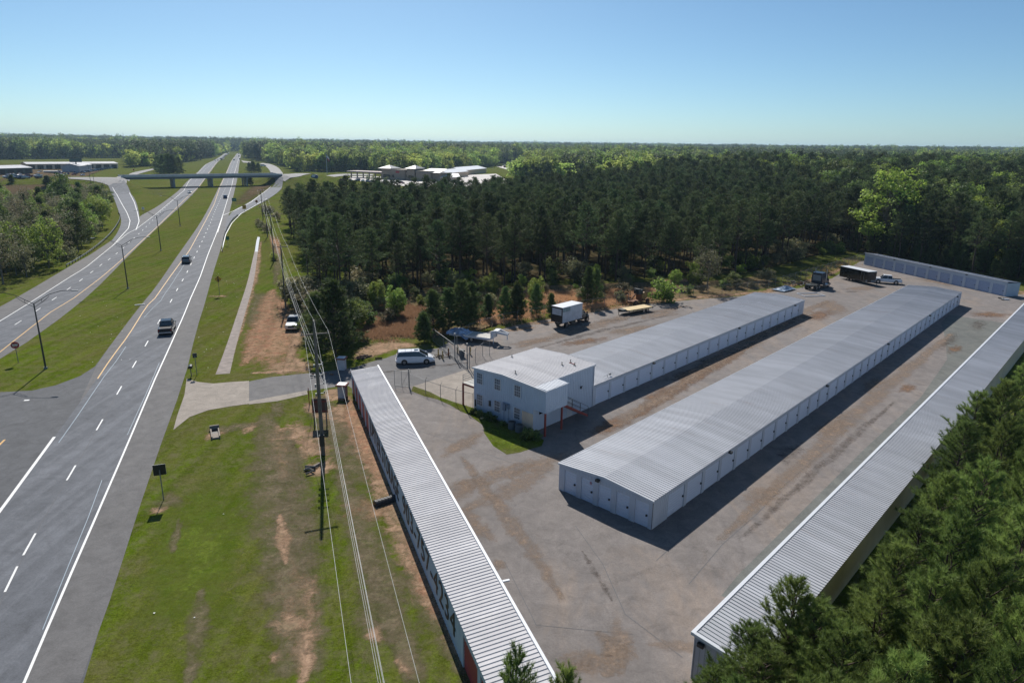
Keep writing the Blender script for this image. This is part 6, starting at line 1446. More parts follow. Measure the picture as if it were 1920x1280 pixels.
# ------------------------------------------------------------------ street lamps, poles, wires
LR_DIR = Vector((math.sin(R(-22)), math.cos(R(-22)), 0))
def street_lamp(px, py, h, lab, s=1.0, arm_az=60):
    p = at(px, py); r0 = empty('street_lamp', (p.x, p.y, p.z), R(90 - arm_az), label=lab, cat='street lamp', group='double armed lamps in the highway median')
    mb = MB(); mb.tube((0, 0, 0), (0, 0, h), .12, .075, 10); mb.build('pole', M['darksteel'], r0)
    mb = MB(); mb.tube((0, 0, 0), (0, 0, .25), .24, .2, 10); mb.build('base', M['steel'], r0)
    for s_ in (-1, 1):
        mb = MB(); mb.path([(0, 0, h), (s_ * 1.9, 0, h + 1.15), (s_ * 3.3, 0, h + 1.55), (s_ * 4.6, 0, h + 1.6)], .04); mb.path([(0, 0, h - .45), (s_ * 1.1, 0, h + .25), (s_ * 1.9, 0, h + .95)], .03); mb.tube((s_ * .95, 0, h + .15), (s_ * .95, 0, h + .57), .025)
        a_ = mb.build('arm', M['darksteel'], r0)
        mb = MB(); mb.cbox((s_ * 4.9, 0, h + 1.56), (.75, .3, .12)); mb.build('luminaire', M['steel'], a_, bevel=.03)
street_lamp(86, 691, 8.6, 'tall double armed lamp nearest the viewer in the median beside the do not enter sign', arm_az=78)
street_lamp(240, 541, 8.6, 'second double armed median lamp from the viewer', arm_az=75)
street_lamp(302, 470, 9.2, 'third double armed median lamp from the viewer', arm_az=75)
street_lamp(338, 424, 8.8, 'fourth and farthest double armed median lamp before the overpass', arm_az=75)
def util_pole(px, py, h, lab, az_, arms=((-.4, 1.2),), r=.16, extra=None, group='wooden poles of the roadside power line', xy=None):
    p = at(px, py) if xy is None else Vector((xy[0], xy[1], float(hgt(*xy)))); r0 = empty('utility_pole', (p.x, p.y, p.z), R(90 - az_), label=lab, cat='utility pole', group=group)
    mb = MB(); mb.tube((0, 0, -.2), (0, 0, h), r, r * .62, 10); mb.build('pole', M['wood'], r0)
    for dz, hw in arms:
        mb = MB(); mb.box(-.06, -hw, h + dz - .06, .06, hw, h + dz + .06); a_ = mb.build('crossarm', M['wood'], r0)
        mb = MB()
        for y in (-hw + .1, 0, hw - .1): mb.tube((0, y, h + dz + .06), (0, y, h + dz + .26), .04, .03, 6)
        mb.build('insulator', M['steel'], a_)
    return r0, p
LAZ = -21.5
mp, mpp = util_pole(606, 852, 13.2, 'big weathered utility pole with a box near its foot, nearest the viewer by the driveway', 158, arms=((-1.3, 1.25),), r=.2)
mb = MB(); mb.cbox((.28, -.05, 1.6), (.32, .45, 1.1)); mb.build('meter_box', M['darksteel'], mp, bevel=.02)
mb = MB()
for z in (6.2, 7.1, 8.0, 9.0): mb.cbox((0, .28, z), (.1, .5, .06)); mb.tube((0, .5, z), (0, .5, z + .18), .05, .05, 6); mb.cbox((0, -.25, z - .1), (.16, .12, .3))
mb.build('cable_bracket', M['steel'], mp)
p2_, p2 = util_pole(536, 580, 11.5, 'black looking utility pole behind the silver pickup', LAZ)
p3_, p3 = util_pole(514, 489, 11.5, 'utility pole with a green weed tuft at its foot along the wood edge', LAZ)
p4_, p4 = util_pole(502, 444, 11.5, 'utility pole on the verge beside the ditch, before the slip road', LAZ)
p5_, p5 = util_pole(0, 0, 11.5, 'farthest utility pole of the line next to the slip road', LAZ, xy=(-96, 262))
def wire(mb, a, b, sag, r, n=14):
    pts = []
    for i in range(n + 1):
        t = i / n; q = a.lerp(b, t); q.z -= sag * 4 * t * (1 - t); pts.append(q)
    mb.path(pts, r, 4)
nx_ = Vector((4.6, -8, 0))
side = Vector((math.cos(R(158)) * -1, 0, 0)); SD = Vector((math.sin(R(70)), math.cos(R(70)), 0))
M['wire'] = simple('bright_aluminium_wire', (.33, .35, .36), .6, .0)
def top(p, z, y=0.0): return Vector((p.x, p.y, 0)) + SD * y + Vector((0, 0, z))
near_w = []
mb = MB()
for (z, y) in ((12.15, 1.2), (12.15, -.9), (13.2, 0)):
    wire(mb, top(mpp, z, y), top(nx_, z + .4, y), .7, .008)
    wire(mb, top(p2, min(z, 11.3) , y * .9), top(mpp, z, y), .8, .009)
for a, b in ((p3, p2), (p4, p3), (p5, p4)):
    for (z, y) in ((11.3, 1.1), (11.3, -1.1), (11.5, 0)): wire(mb, top(a, z, y), top(b, z, y), .8, .013)
o = mb.build('power_wires', M['wire']); tag(o, 'bright overhead power wires strung along the tops of the poles', 'power lines')
mb = MB()
for (z, y) in ((8.0, .5), (7.1, .5), (8.9, .5)):
    wire(mb, top(mpp, z, y), top(nx_, z + .3, y), .9, .009); wire(mb, top(p2, z, .2), top(mpp, z, y), 1.0, .010)
for a, b in ((p3, p2), (p4, p3), (p5, p4)):
    for z in (7.2, 8.0): wire(mb, top(a, z, .2), top(b, z, .2), .9, .014)
o = mb.build('telephone_cables', M['wire']); tag(o, 'lower bundle of pale telephone cables below the power wires', 'telephone cables')
# guy wire of the big pole
mb = MB(); g1_ = at(575, 838); wire(mb, top(mpp, 7.2), Vector((g1_.x, g1_.y, 0)), 0, .014, 2); o = mb.build('guy_wire', M['darksteel']); tag(o, 'thin dark guy wire slanting down left of the big utility pole', 'guy wire')
mb = MB(); p = at(580, 758); mb.tube((0, 0, 0), (0, 0, 2.0), .05); o = mb.build('marker_post', M['red_steel']); o.location = (p.x, p.y, 0); tag(o, 'slim rusty marker post by the driveway edge left of the pole', 'post')
# poles on the left
for (px, py, h, lab) in [(12, 513, 9, 'dark utility pole standing in the roadside thicket at the left edge'), (205, 400, 9, 'utility pole at the edge of the thicket beside the slip road'), (179, 358, 9.5, 'utility pole right of the brown field by the dirt track'), (170, 342, 10, 'utility pole beside the yard road junction'), (114, 342, 10, 'utility pole in front of the car yard'), (241, 316, 9, 'utility pole beyond the far junction')]:
    util_pole(px, py, h, lab, -30, r=.14, group='utility poles left of the highway')
a_, b_ = at(12, 513), at(-260, 560); mb = MB()
c_ = at(205, 400)
for y in (-.9, 0, .9):
    wire(mb, Vector((a_.x + y, a_.y, 8.7)), Vector((b_.x + y, b_.y, 8.9)), .8, .016); wire(mb, Vector((a_.x + y, a_.y, 8.7)), Vector((c_.x + y, c_.y, 9.0)), 2.0, .016)
o = mb.build('power_wires', M['darksteel']); tag(o, 'dark overhead wires crossing the roadside thicket at the left edge', 'power lines')

# ------------------------------------------------------------------ signs
M['sign_red'] = simple('sign_red', (.35, .02, .03), .5); M['sign_yellow'] = simple('sign_yellow', (.55, .30, .02), .5); M['sign_green'] = simple('sign_green', (.02, .16, .09), .5); M['sign_orange'] = simple('sign_orange', (.45, .14, .03), .5)
def sign(px, py, az_, lab, shape, zc, size, mat, extra=None, post='steel', cat='road sign', posts=1, back='darksteel', slip=True):
    p = at(px, py); r0 = empty('road_sign', (p.x, p.y, p.z), R(90 - az_), label=lab, cat=cat)     # +x faces the reader
    mb = MB()
    if posts == 1: mb.tube((-.05, 0, 0), (-.05, 0, zc), .04, n=6)
    else:
        for s_ in (-1, 1): mb.tube((-.08, s_ * size[0] * .38, 0), (-.08, s_ * size[0] * .38, zc + size[1] * .4), .05, n=6)
    mb.build('post', M[post], r0)
    f = MB(); w_, h_ = size
    if shape == 'rect': pr = [(-w_ / 2, -h_ / 2), (w_ / 2, -h_ / 2), (w_ / 2, h_ / 2), (-w_ / 2, h_ / 2)]
    elif shape == 'diamond': pr = [(0, -h_ / 2), (w_ / 2, 0), (0, h_ / 2), (-w_ / 2, 0)]
    else: pr = [(math.cos(t * math.pi / 12) * w_ / 2, math.sin(t * math.pi / 12) * w_ / 2) for t in range(24)]
    n = len(pr); vs = [(0.0, y, zc + z) for y, z in pr] + [(.025, y, zc + z) for y, z in pr]
    f.add(vs, [tuple(range(n - 1, -1, -1)), tuple(range(n, 2 * n))] + [(i, (i + 1) % n, n + (i + 1) % n, n + i) for i in range(n)]); pn = f.build('panel', mat, r0)
    b = MB(); vs = [(-.004, y * .99, zc + z * .99 - (zc * 0)) for y, z in pr]; b.add(vs, [tuple(range(n))]); b.build('panel_back', M[back], r0)
    if extra: extra(pn, zc)
    return r0
def tx(s_, size, mat):
    def f(pn, zc): text_mesh('lettering', s_, size, mat, pn, (.031, 0, zc - size * .35), (R(90), 0, R(90)), ext=.003, align='CENTER')
    return f
def dne(pn, zc):
    mb = MB(); mb.box(.027, -.30, zc - .065, .035, .30, zc + .065); mb.build('bar', M['white_paint'], pn)
    text_mesh('lettering', 'DO NOT', .17, M['white_paint'], pn, (.031, 0, zc + .11), (R(90), 0, R(90)), ext=.003, align='CENTER'); text_mesh('lettering', 'ENTER', .17, M['white_paint'], pn, (.031, 0, zc - .22), (R(90), 0, R(90)), ext=.003, align='CENTER')
sign(34.5, 680, 150, 'round red do not enter sign in the median beside the nearest lamp', 'round', 2.45, (.95, .95), M['sign_red'], dne)
sign(307, 936, -22, 'dark back of a square sign on the lawn at the highway shoulder', 'rect', 2.7, (.95, .95), M['white_paint'], back='black')
def arrow(pn, zc):
    mb = MB(); mb.add([(.028, -.12, zc - .3), (.028, .12, zc - .3), (.028, .06, zc + .3), (.028, 0, zc + .42), (.028, -.06, zc + .3)], [(0, 1, 2, 3, 4)]); mb.cbox((.03, 0, zc + .45), (.01, .26, .2)); mb.cbox((.03, 0, zc - .42), (.01, .26, .2)); mb.build('symbol', M['black'], pn)
sign(412, 553, 160, 'yellow diamond warning sign on the verge right of the carriageway', 'diamond', 3.1, (1.35, 1.35), M['sign_yellow'], arrow)
sign(459, 400, 160, 'yellow square speed sign at the mouth of the slip road', 'rect', 2.6, (1.5, 1.7), M['sign_yellow'], tx('45', .8, M['black']))
sign(482, 390, 160, 'orange diamond curve sign beside the slip road', 'diamond', 2.9, (1.5, 1.5), M['sign_orange'], arrow)
sign(440, 386, 160, 'green exit sign at the slip road gore', 'rect', 2.8, (2.0, 1.5), M['sign_green'], tx('EXIT', .6, M['white_paint']), posts=2)
sign(428, 461, 160, 'small green marker sign beside the right hand guard rail', 'rect', 2.2, (.9, 1.0), M['sign_green'])
sign(269.5, 401, 160, 'small dark sign in the grass between slip road and left carriageway', 'rect', 2.2, (.9, 1.0), M['white_paint'], back='black')
sign(369.5, 703, -22, 'small blue grey sign turned edge on at the driveway corner', 'rect', 2.6, (.5, .6), simple('sign_blue', (.05, .10, .20), .5), back='darksteel')
sign(251, 323, 150, 'red octagon shaped stop sign at the far junction', 'round', 2.2, (1.4, 1.4), M['sign_red'])
p = at(359, 705); r0 = empty('mailbox', (p.x, p.y, 0), R(20), label='black mailbox on a post at the driveway corner', cat='mailbox')
mb = MB(); mb.box(-.05, -.05, 0, .05, .05, 1.1); mb.build('post', M['wood'], r0)
mb = MB(); mb.prism([(-.25, 1.1)] + [(-.25 + 0 * k, 1.1) for k in range(0)] + [(.25, 1.1), (.25, 1.3), (.18, 1.42), (0, 1.47), (-.18, 1.42), (-.25, 1.3)], -.4, .4); mb.build('box', M['black'], r0)
# brown billboard seen from the back by the pole
p = at(590, 797); q = at(613, 796)
r0 = empty('billboard', ((p.x + q.x) / 2, (p.y + q.y) / 2, 0), math.atan2(q.y - p.y, q.x - p.x), label='brown wooden notice board on two posts right behind the big utility pole', cat='notice board')
Wb = (Vector(q) - Vector(p)).length
for s_ in (-1, 1): mb = MB(); mb.box(s_ * Wb / 2 - .06, -.06, 0, s_ * Wb / 2 + .06, .06, 2.9); mb.build('post', M['wood'], r0)
mb = MB(); mb.box(-Wb / 2 - .15, .065, 1.35, Wb / 2 + .15, .12, 2.95); mb.build('panel', simple('brown_board', (.12, .06, .045), .8, scale=2), r0)
mb = MB(); mb.box(-Wb / 2 - .15, -.064, 1.5, Wb / 2 + .15, -.061, 1.62); mb.box(-Wb / 2 - .15, -.064, 2.6, Wb / 2 + .15, -.061, 2.72); mb.build('batten', M['red_steel'], r0)
# gate pillars
M['brick_cap'] = simple('brick_cap', (.20, .06, .045), .8, scale=5, var=.3)
for (px, py, lab) in [(641.5, 692, 'white gate pillar with brick cap on the far side of the driveway'), (643, 744, 'white gate pillar with brick cap on the near side of the driveway')]:
    p = at(px, py); r0 = empty('gate_pillar', (p.x, p.y, 0), R(-5), label=lab, cat='gate pillar', group='pair of driveway pillars')
    mb = MB(); mb.box(-.45, -.45, 0, .45, .45, 1.45); mb.build('shaft', simple('pillar_white', (.50, .48, .50), .7, scale=2), r0, bevel=.01)
    mb = MB(); mb.box(-.62, -.62, 1.452, .62, .62, 1.62); mb.build('cap', M['brick_cap'], r0, bevel=.01)
    mb = MB(); mb.box(-.50, -.50, 1.622, .50, .50, 1.66); mb.build('cap_slab', M['trim_white'], r0)
# drain inlet
p = at(405, 822); r0 = empty('drain_inlet', (p.x, p.y, 0), R(26), label='concrete drain inlet box with a black opening in the near lawn', cat='drain inlet')
mb = MB(); mb.box(-.42, -.1, 0, -.30, 2.3, .30); mb.box(.30, -.1, 0, .42, 2.3, .30); mb.box(-.46, 2.302, 0, .46, 2.46, .52); mb.box(-.298, -.1, 0, .298, 1.1, .16); mb.build('frame', M['concrete'], r0, bevel=.015)
mb = MB(); mb.box(-.298, 1.11, .0, .298, 2.29, .05); mb.build('opening', M['black'], r0)
# bits on the verges
for (px, py, l, az_, lab) in [(262, 572, 1.6, 60, 'white kerb stone at the median edge of the right hand carriageway'), (915, 783, 1.8, 60, 'yellow white kerb block at the edge of the office lawn')]:
    p = at(px, py); mb = MB(); mb.box(-l / 2, -.1, 0, l / 2, .1, .14); o = mb.build('kerb_stone', M['plank'] if px > 500 else M['white_paint'], bevel=.02); o.location = (p.x, p.y, .02); o.rotation_euler = (0, 0, R(90 - az_)); tag(o, lab, 'kerb stone')
rg = random.Random(5); mb = MB()
for (cx, cy, sx_, sy_, n) in ((200, 620, 70, 40, 18), (430, 520, 20, 40, 18), (400, 620, 25, 50, 7), (330, 1000, 60, 160, 3), (440, 450, 20, 30, 8)):
    for _ in range(n):
        p = at(cx + rg.gauss(0, sx_ * .6), cy + rg.gauss(0, sy_ * .6)); a = rg.uniform(0, 6.28); l = rg.uniform(.03, .10)
        mb.add([(p.x + math.cos(a) * l, p.y + math.sin(a) * l, p.z + .04), (p.x - math.sin(a) * l, p.y + math.cos(a) * l, p.z + .07), (p.x - math.cos(a) * l, p.y - math.sin(a) * l, p.z + .03), (p.x + math.sin(a) * l, p.y - math.cos(a) * l, p.z + .08)], [(0, 1, 2, 3)])
o = mb.build('roadside_litter', M['white_paint']); tag(o, 'scattered white scraps of litter in the verge grass', 'litter', kind='stuff')

# ------------------------------------------------------------------ guard rails and fences
def polyline_len(P): return sum((Vector(b) - Vector(a)).length for a, b in zip(P[:-1], P[1:]))
def guard_rail(px_pts, lab, sp=2.4, mat='steel'):
    P = [Vector((q[0], q[1], float(hgt(q[0], q[1])))) for q in resample(smoothline(pxs(px_pts)), 40)]
    r0 = empty('guard_rail', P[0], 0, label=lab, cat='guard rail'); O_ = P[0]
    mb = MB(); vs = []; prof = [(0, .42), (.05, .47), (0, .55), (.05, .63), (0, .70), (-.03, .70), (.02, .63), (-.03, .55), (.02, .47), (-.03, .42)]
    for i, p in enumerate(P):
        t = (P[min(i + 1, len(P) - 1)] - P[max(i - 1, 0)]); t.z = 0; t.normalize(); n = Vector((t.y, -t.x, 0)); q = p - O_
        vs += [tuple(q + n * a + Vector((0, 0, z))) for a, z in prof]
    k = len(prof); mb.add(vs, [(i * k + j, i * k + (j + 1) % k, (i + 1) * k + (j + 1) % k, (i + 1) * k + j) for i in range(len(P) - 1) for j in range(k)]); mb.build('rail', M[mat], r0)
    Q = resample(P, max(2, int(polyline_len(P) / sp))); first = None
    for q in Q:
        if first is None: mb = MB(); mb.box(-.07, -.07, -.1, .07, .07, .72); first = mb.build('post', M['wood'], r0); o = first
        else: o = first.copy(); COL.objects.link(o); o.parent = r0
        o.location = (q[0] - O_.x, q[1] - O_.y, float(hgt(*q)) - O_.z)
guard_rail([(125, 501), (155, 484), (190, 458), (212, 436), (225, 415), (226, 404), (222, 400)], 'curving guard rail along the left carriageway and slip road')
guard_rail([(417, 472), (417, 460), (420, 445), (428, 425), (437, 412), (446, 405)], 'dark guard rail curving along the right hand slip road', mat='darksteel')
def mesh_fence(name, pts, h, lab, sp=3.0, mesh=True, cat='chain link fence', barbed=True, wsp=.28):
    P = [Vector((p[0], p[1], 0)) for p in pts]; r0 = empty(name, P[0], 0, label=lab, cat=cat); O_ = P[0]
    Q = []
    for a, b in zip(P[:-1], P[1:]):
        n = max(1, round((b - a).length / sp)); Q += [a.lerp(b, i / n) for i in range(n)]
    Q.append(P[-1]); first = None
    for q in Q[:98]:
        if first is None: mb = MB(); mb.tube((0, 0, 0), (0, 0, h), .035, n=6); mb.path([(0, 0, h), (.12, -.1, h + .2), (.22, -.2, h + .42)] if barbed else [(0, 0, h), (0, 0, h + .05)], .02, 5); first = mb.build('post', M['steel'], r0); o = first
        else: o = first.copy(); COL.objects.link(o); o.parent = r0
        o.location = q - O_
    mb = MB(); mb.path([q - O_ + Vector((0, 0, h - .03)) for q in P], .022, 5); mb.build('top_rail', M['steel'], r0)
    if mesh:
        mb = MB()
        for a, b in zip(P[:-1], P[1:]):
            L = (b - a).length; d_ = (b - a) / L; t = -h
            while t < L:
                for s_ in (1, -1):
                    t0, t1 = max(t, 0), min(t + h, L)
                    if t1 <= t0: continue
                    z0, z1 = (t0 - t), (t1 - t)
                    if s_ < 0: z0, z1 = h - z0, h - z1
                    q0 = a + d_ * t0 - O_; q1 = a + d_ * t1 - O_; q0.z = z0; q1.z = z1; mb.tube(q0, q1, .0045, None, 3, caps=False)
                t += wsp
        mb.build('wire_mesh', M['steel'], r0)
    return r0
fence_pts = [at(*q) for q in [(857, 640), (900, 622), (944, 609), (1020, 594), (1110, 579), (1220, 563), (1300, 555), (1380, 549)]]
mesh_fence('chain_link_fence', fence_pts, 1.9, 'long chain link fence between the lot and the scrub strip', wsp=.5)
mesh_fence('chain_link_fence', [at(*q) for q in [(1380, 549), (1440, 541), (1490, 527), (1540, 512), (1590, 497), (1617, 488)]], 1.9, 'chain link fence behind the semi tractor at the dark wood edge', wsp=.5)
mesh_fence('chain_link_fence', [at(*q) for q in [(768, 725), (798, 738), (826, 748), (855, 757), (887, 765)]], 1.75, 'short chain link fence with slanted tops along the concrete slab', sp=3.4)
mesh_fence('chain_link_fence', [at(*q) for q in [(877, 692), (905, 668), (918, 667)]], 2.0, 'chain link fence piece at the rear corner of the office', sp=3.2)
# gate leaves
def gate(name, a, b, h, lab, mt_='steel'):
    a, b = at(*a), at(*b); r0 = empty(name, (a.x, a.y, 0), math.atan2(b.y - a.y, b.x - a.x), label=lab, cat='gate'); L = (Vector(b) - Vector(a)).length
    mb = MB(); mb.path([(0, 0, .1), (L, 0, .1), (L, 0, h), (0, 0, h), (0, 0, .1)], .03, 6); mb.tube((L / 2, 0, .1), (L / 2, 0, h), .025, n=6); mb.tube((0, 0, h), (L / 2, 0, .1), .015, n=5); mb.build('gate_frame', M[mt_], r0)
    mb = MB(); t = -h
    while t < L:
        for s_ in (1, -1):
            t0, t1 = max(t, 0), min(t + h, L); z0, z1 = (t0 - t), (t1 - t)
            if s_ < 0: z0, z1 = h - z0, h - z1
            if t1 > t0: mb.tube((t0, 0, max(z0, .1)), (t1, 0, max(z1, .1)), .0045, None, 3, caps=False)
        t += .3
    mb.build('wire_mesh', M['steel'], r0)
    mb = MB(); mb.tube((0, 0, 0), (0, 0, h + .35), .06); mb.build('gate_post', M['steel'], r0)
gate('swing_gate', (767, 726), (740, 723), 2.0, 'chain link gate leaf next to the lettered storage row')
gate('swing_gate', (853, 672), (812, 640), 2.0, 'open chain link gate leaf swung back toward the tarped trailer')
gate('swing_gate', (876, 691), (853, 672), 2.0, 'chain link gate leaf between the office corner and the bollards')
for i, (px, py, lab) in enumerate([(822, 669, 'yellow bollard nearest the minivan'), (830, 673, 'second yellow bollard from the minivan'), (841, 668, 'rusty orange bollard behind the yellow pair'), (858, 662, 'tan bollard beside the tall gate post'), (882, 665, 'yellow bollard behind the trash can')]):
    p = at(px, py); r0 = empty('bollard', (p.x, p.y, 0), 0, label=lab, cat='bollard', group='bollards inside the gate')
    mb = MB(); mb.tube((0, 0, 0), (0, 0, 1.15), .1, .1, 12); mb.build('post', simple('bollard_yellow', (.42, .30, .12), .6) if i != 2 else M['rust'], r0)
    mb = MB(); mb.tube((0, 0, 1.152), (0, 0, 1.22), .1, .05, 12); mb.build('cap', M['plank'], r0)
p = at(866, 669); r0 = empty('trash_can', (p.x, p.y, 0), .3, label='dark blue trash can inside the gate by the bollards', cat='trash can')
mb = MB(); mb.loft([[(-.3, -.3, 0), (.3, -.3, 0), (.3, .3, 0), (-.3, .3, 0)], [(-.38, -.38, 1.0), (.38, -.38, 1.0), (.38, .38, 1.0), (-.38, .38, 1.0)]]); mb.build('bin', simple('bin_dark_blue', (.02, .035, .055), .5), r0, bevel=.03); mb = MB(); mb.box(-.4, -.42, 1.002, .4, .4, 1.08); mb.build('lid', M['black'], r0, bevel=.02)
for (px, py, h, lab) in [(853, 673, 3.6, 'tall steel gate post beside the bollards'), (876, 691, 3.4, 'tall steel gate post next to the office corner')]:
    p = at(px, py); mb = MB(); mb.tube((0, 0, 0), (0, 0, h), .07, n=8); mb.tube((.3, 0, 0), (.3, 0, h - .3), .05, n=8); mb.cbox((0, 0, h + .05), (.2, .2, .1)); o = mb.build('gate_post', M['steel']); o.location = (p.x, p.y, 0); tag(o, lab, 'gate post')

# ------------------------------------------------------------------ far left yard
def shed(name, a, b, dep, h, lab, roof, wall, rise=1.0, az_flip=1, openf=True):
    a, b = at(*a), at(*b); L = (Vector((a.x, a.y)) - Vector((b.x, b.y))).length; z = min(a.z, b.z)
    r0 = empty(name, (a.x, a.y, z), math.atan2(b.y - a.y, b.x - a.x), label=lab, cat='shed')
    mb = MB(); mb.box(0, 0, -1, L, dep, h); mb.add([(0, 0, h), (0, dep, h), (0, dep / 2, h + rise)], [(0, 1, 2)]); mb.add([(L, 0, h), (L, dep, h), (L, dep / 2, h + rise)], [(0, 1, 2)]); mb.build('wall', wall, r0)
    mb = MB(); mb.add([(-.5, -.5, h), (L + .5, -.5, h), (L + .5, dep / 2, h + rise), (-.5, dep / 2, h + rise), (L + .5, dep + .5, h), (-.5, dep + .5, h), (-.5, -.5, h + .2), (L + .5, -.5, h + .2), (L + .5, dep / 2, h + rise + .2), (-.5, dep / 2, h + rise + .2), (L + .5, dep + .5, h + .2), (-.5, dep + .5, h + .2)],
       [(0, 1, 7, 6), (6, 7, 8, 9), (9, 8, 10, 11), (4, 5, 11, 10), (0, 6, 9, 3), (1, 2, 8, 7), (3, 9, 11, 5), (2, 4, 10, 8)]); mb.build('roof', roof, r0)
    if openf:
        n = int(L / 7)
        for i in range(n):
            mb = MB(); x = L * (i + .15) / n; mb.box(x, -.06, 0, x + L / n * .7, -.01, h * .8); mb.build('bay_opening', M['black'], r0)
    return r0
shed('yard_shed', (52, 318), (222, 316), 30, 5.0, 'long open fronted yard shed with a pale rust edged roof', M['roof_white'], M['wall_beige'], 1.5)
shed('yard_shed', (-40, 330), (62, 326), 24, 5.0, 'dark green walled shed at the left edge behind the parked cars', M['roof_grey'], simple('shed_green', (.06, .09, .08), .7), 2.0)
shed('yard_shed', (150, 323), (173, 319), 14, 5.2, 'grey gable ended shed standing before the long open shed', M['roof_white'], M['wall_grey'], 2.2, openf=False)
shed('container_trailer', (83, 329), (108, 329), 3, 3.2, 'dark container trailer with a white top parked in the yard', M['trim_white'], simple('container_dark', (.07, .09, .11), .6), .2, openf=False)
rg = random.Random(8)
lab_l = 'small parked car in the crowded yard at the far left'
for i in range(40):
    px = rg.uniform(2, 158); py = (332 if px < 75 else 328) - rg.uniform(-4, 3) - px * .012
    p = at(px, py)
    car(rg.choice(['sedan', 'suv', 'pickup']), rg.choice(['car_white', 'car_white', 'car_silver', 'car_black', 'car_blue', 'car_grey', 'car_red']), p.x, p.y, rg.choice([0, 15, 180, 190, 95]), lab_l, 'car', 'cars parked in the far left yard', detail=False)
for i in range(12):
    px = 160 + i * 4.4; py = 324 - i * .7; p = at(px, py)
    car('suv', rg.choice(['car_silver', 'car_white', 'car_grey', 'car_blue']), p.x, p.y, 20, 'parked vehicle in the row at the right end of the far left yard', 'car', 'row of vehicles at the yard end', detail=False)
p = at(145, 322); r0 = empty('billboard', (p.x, p.y, p.z), R(20), label='green billboard on a dark mast in the middle of the far left yard', cat='billboard')
mb = MB(); mb.tube((0, 0, 0), (0, 0, 9), .5, .5, 10); mb.build('mast', M['darksteel'], r0); mb = MB(); mb.box(-5, -.3, 8.5, 5, .3, 12); mb.build('panel', simple('billboard_green', (.05, .09, .07), .6), r0)

# ------------------------------------------------------------------ service station and halls beyond the wood
M['tan_stone'] = simple('tan_stone_wall', (.27, .22, .17), .8, scale=.4); M['hip_roof'] = simple('hip_roof_grey', (.17, .175, .19), .5)
M['pale_conc'] = simple('pale_forecourt', (.46, .42, .39), .8, scale=.05)
flat('forecourt', pxs([(618, 336), (660, 331), (700, 331), (760, 333), (930, 326), (965, 345), (860, 352), (740, 348), (680, 344)]), .06, M['pale_conc'])
flat('forecourt', pxs([(930, 312), (1000, 307), (1165, 315), (1172, 319), (1060, 320), (950, 318)]), .06, M['pale_conc'])
p0 = at(716, 336); sc_ = 1.0
st_ = empty('service_station', (p0.x, p0.y, 0), math.atan2(at(826, 341).y - p0.y, at(826, 341).x - p0.x), label='tan stone service station with two hip roofed towers beyond the wood', cat='building')
Ls = (Vector(at(826, 341)) - Vector(p0)).length; k = Ls / 110.
def T(px): return (px - 716) * k
mb = MB(); mb.box(T(716), 0, 0, T(735), 10, 9); mb.box(T(735) + .01, -1, 0, T(762), 14, 8.4); mb.box(T(762) + .01, 0, 0, T(826), 14, 6.5); mb.box(T(768), -2, 0, T(782), 10, 9.5); mb.box(T(786), -3, 0, T(812), 12, 8); mb.build('wall', M['tan_stone'], st_)
for (a, b, h) in ((715, 737, 9), (766, 784, 9.5)):
    xa, xb = T(a) - .8, T(b) + .8; mb = MB(); mb.add([(xa, -3, h), (xb, -3, h), (xb, 11, h), (xa, 11, h), ((xa + xb) / 2, 4, h + 2.6)], [(0, 1, 4), (1, 2, 4), (2, 3, 4), (3, 0, 4), (0, 3, 2, 1)]); mb.build('tower_roof', M['hip_roof'], st_)
mb = MB(); mb.box(T(784), -3.2, 6.55, T(828), 14.2, 6.9); mb.add([(T(785), -1, 6.9), (T(826), -1, 6.9), (T(820), 14, 9.6), (T(790), 14, 9.6)], [(0, 1, 2, 3)]); mb.build('flat_roof', M['hip_roof'], st_)
for (a, b, yy, z0, z1) in ((719, 732, -.05, 1, 4), (764, 767, -.05, 1, 4), (770, 780, -2.05, 1, 4), (737, 742, -1.05, 1, 4)):
    mb = MB(); mb.box(T(a), yy - .05, z0, T(b), yy, z1); mb.build('shop_window', M['glass'], st_)
mb = MB(); mb.box(T(745), -1.12, 5.6, T(752), -1.02, 7.2); mb.build('wall_sign', M['sign_red'], st_)
p0 = at(650, 333); q0 = at(718, 336); cp = empty('fuel_canopy', (p0.x, p0.y, 0), math.atan2(q0.y - p0.y, q0.x - p0.x), label='long low pink edged fuel canopy left of the service station', cat='canopy'); Lp = (Vector(q0) - Vector(p0)).length
mb = MB(); mb.box(0, 0, 4.6, Lp, 14, 5.7); mb.build('canopy_roof', simple('canopy_pink_grey', (.36, .27, .25), .7), cp)
for i in range(6):
    mb = MB(); x = Lp * (i + .5) / 6; mb.box(x - .4, 2, 0, x + .4, 2.8, 4.59); mb.build('column', M['tan_stone'], cp)
for (a, b, dep, h, lab) in [((840, 335), (878, 331), 18, 4.5, 'white gable roofed hall right of the service station'), ((868, 329), (912, 324), 20, 4.5, 'second white roofed hall partly behind the pine tops'), ((826, 341), (862, 341), 16, 3.4, 'low white roofed building next to the stone station')]:
    shed('hall', a, b, dep, h, lab, M['trim_white'], M['wall_beige'], 2.6, openf=False)
shed('hall', (895, 306), (940, 305), 26, 5.5, 'large grey green roofed hall among the far trees', simple('roof_grey_green', (.20, .26, .26), .6), M['darksteel'], 4.5, openf=False)
shed('hall', (1018, 313), (1052, 314), 14, 4.0, 'grey long roof in the clearing far beyond the wood', M['roof_grey'], M['wall_beige'], 1.2, openf=False)
rg = random.Random(12)
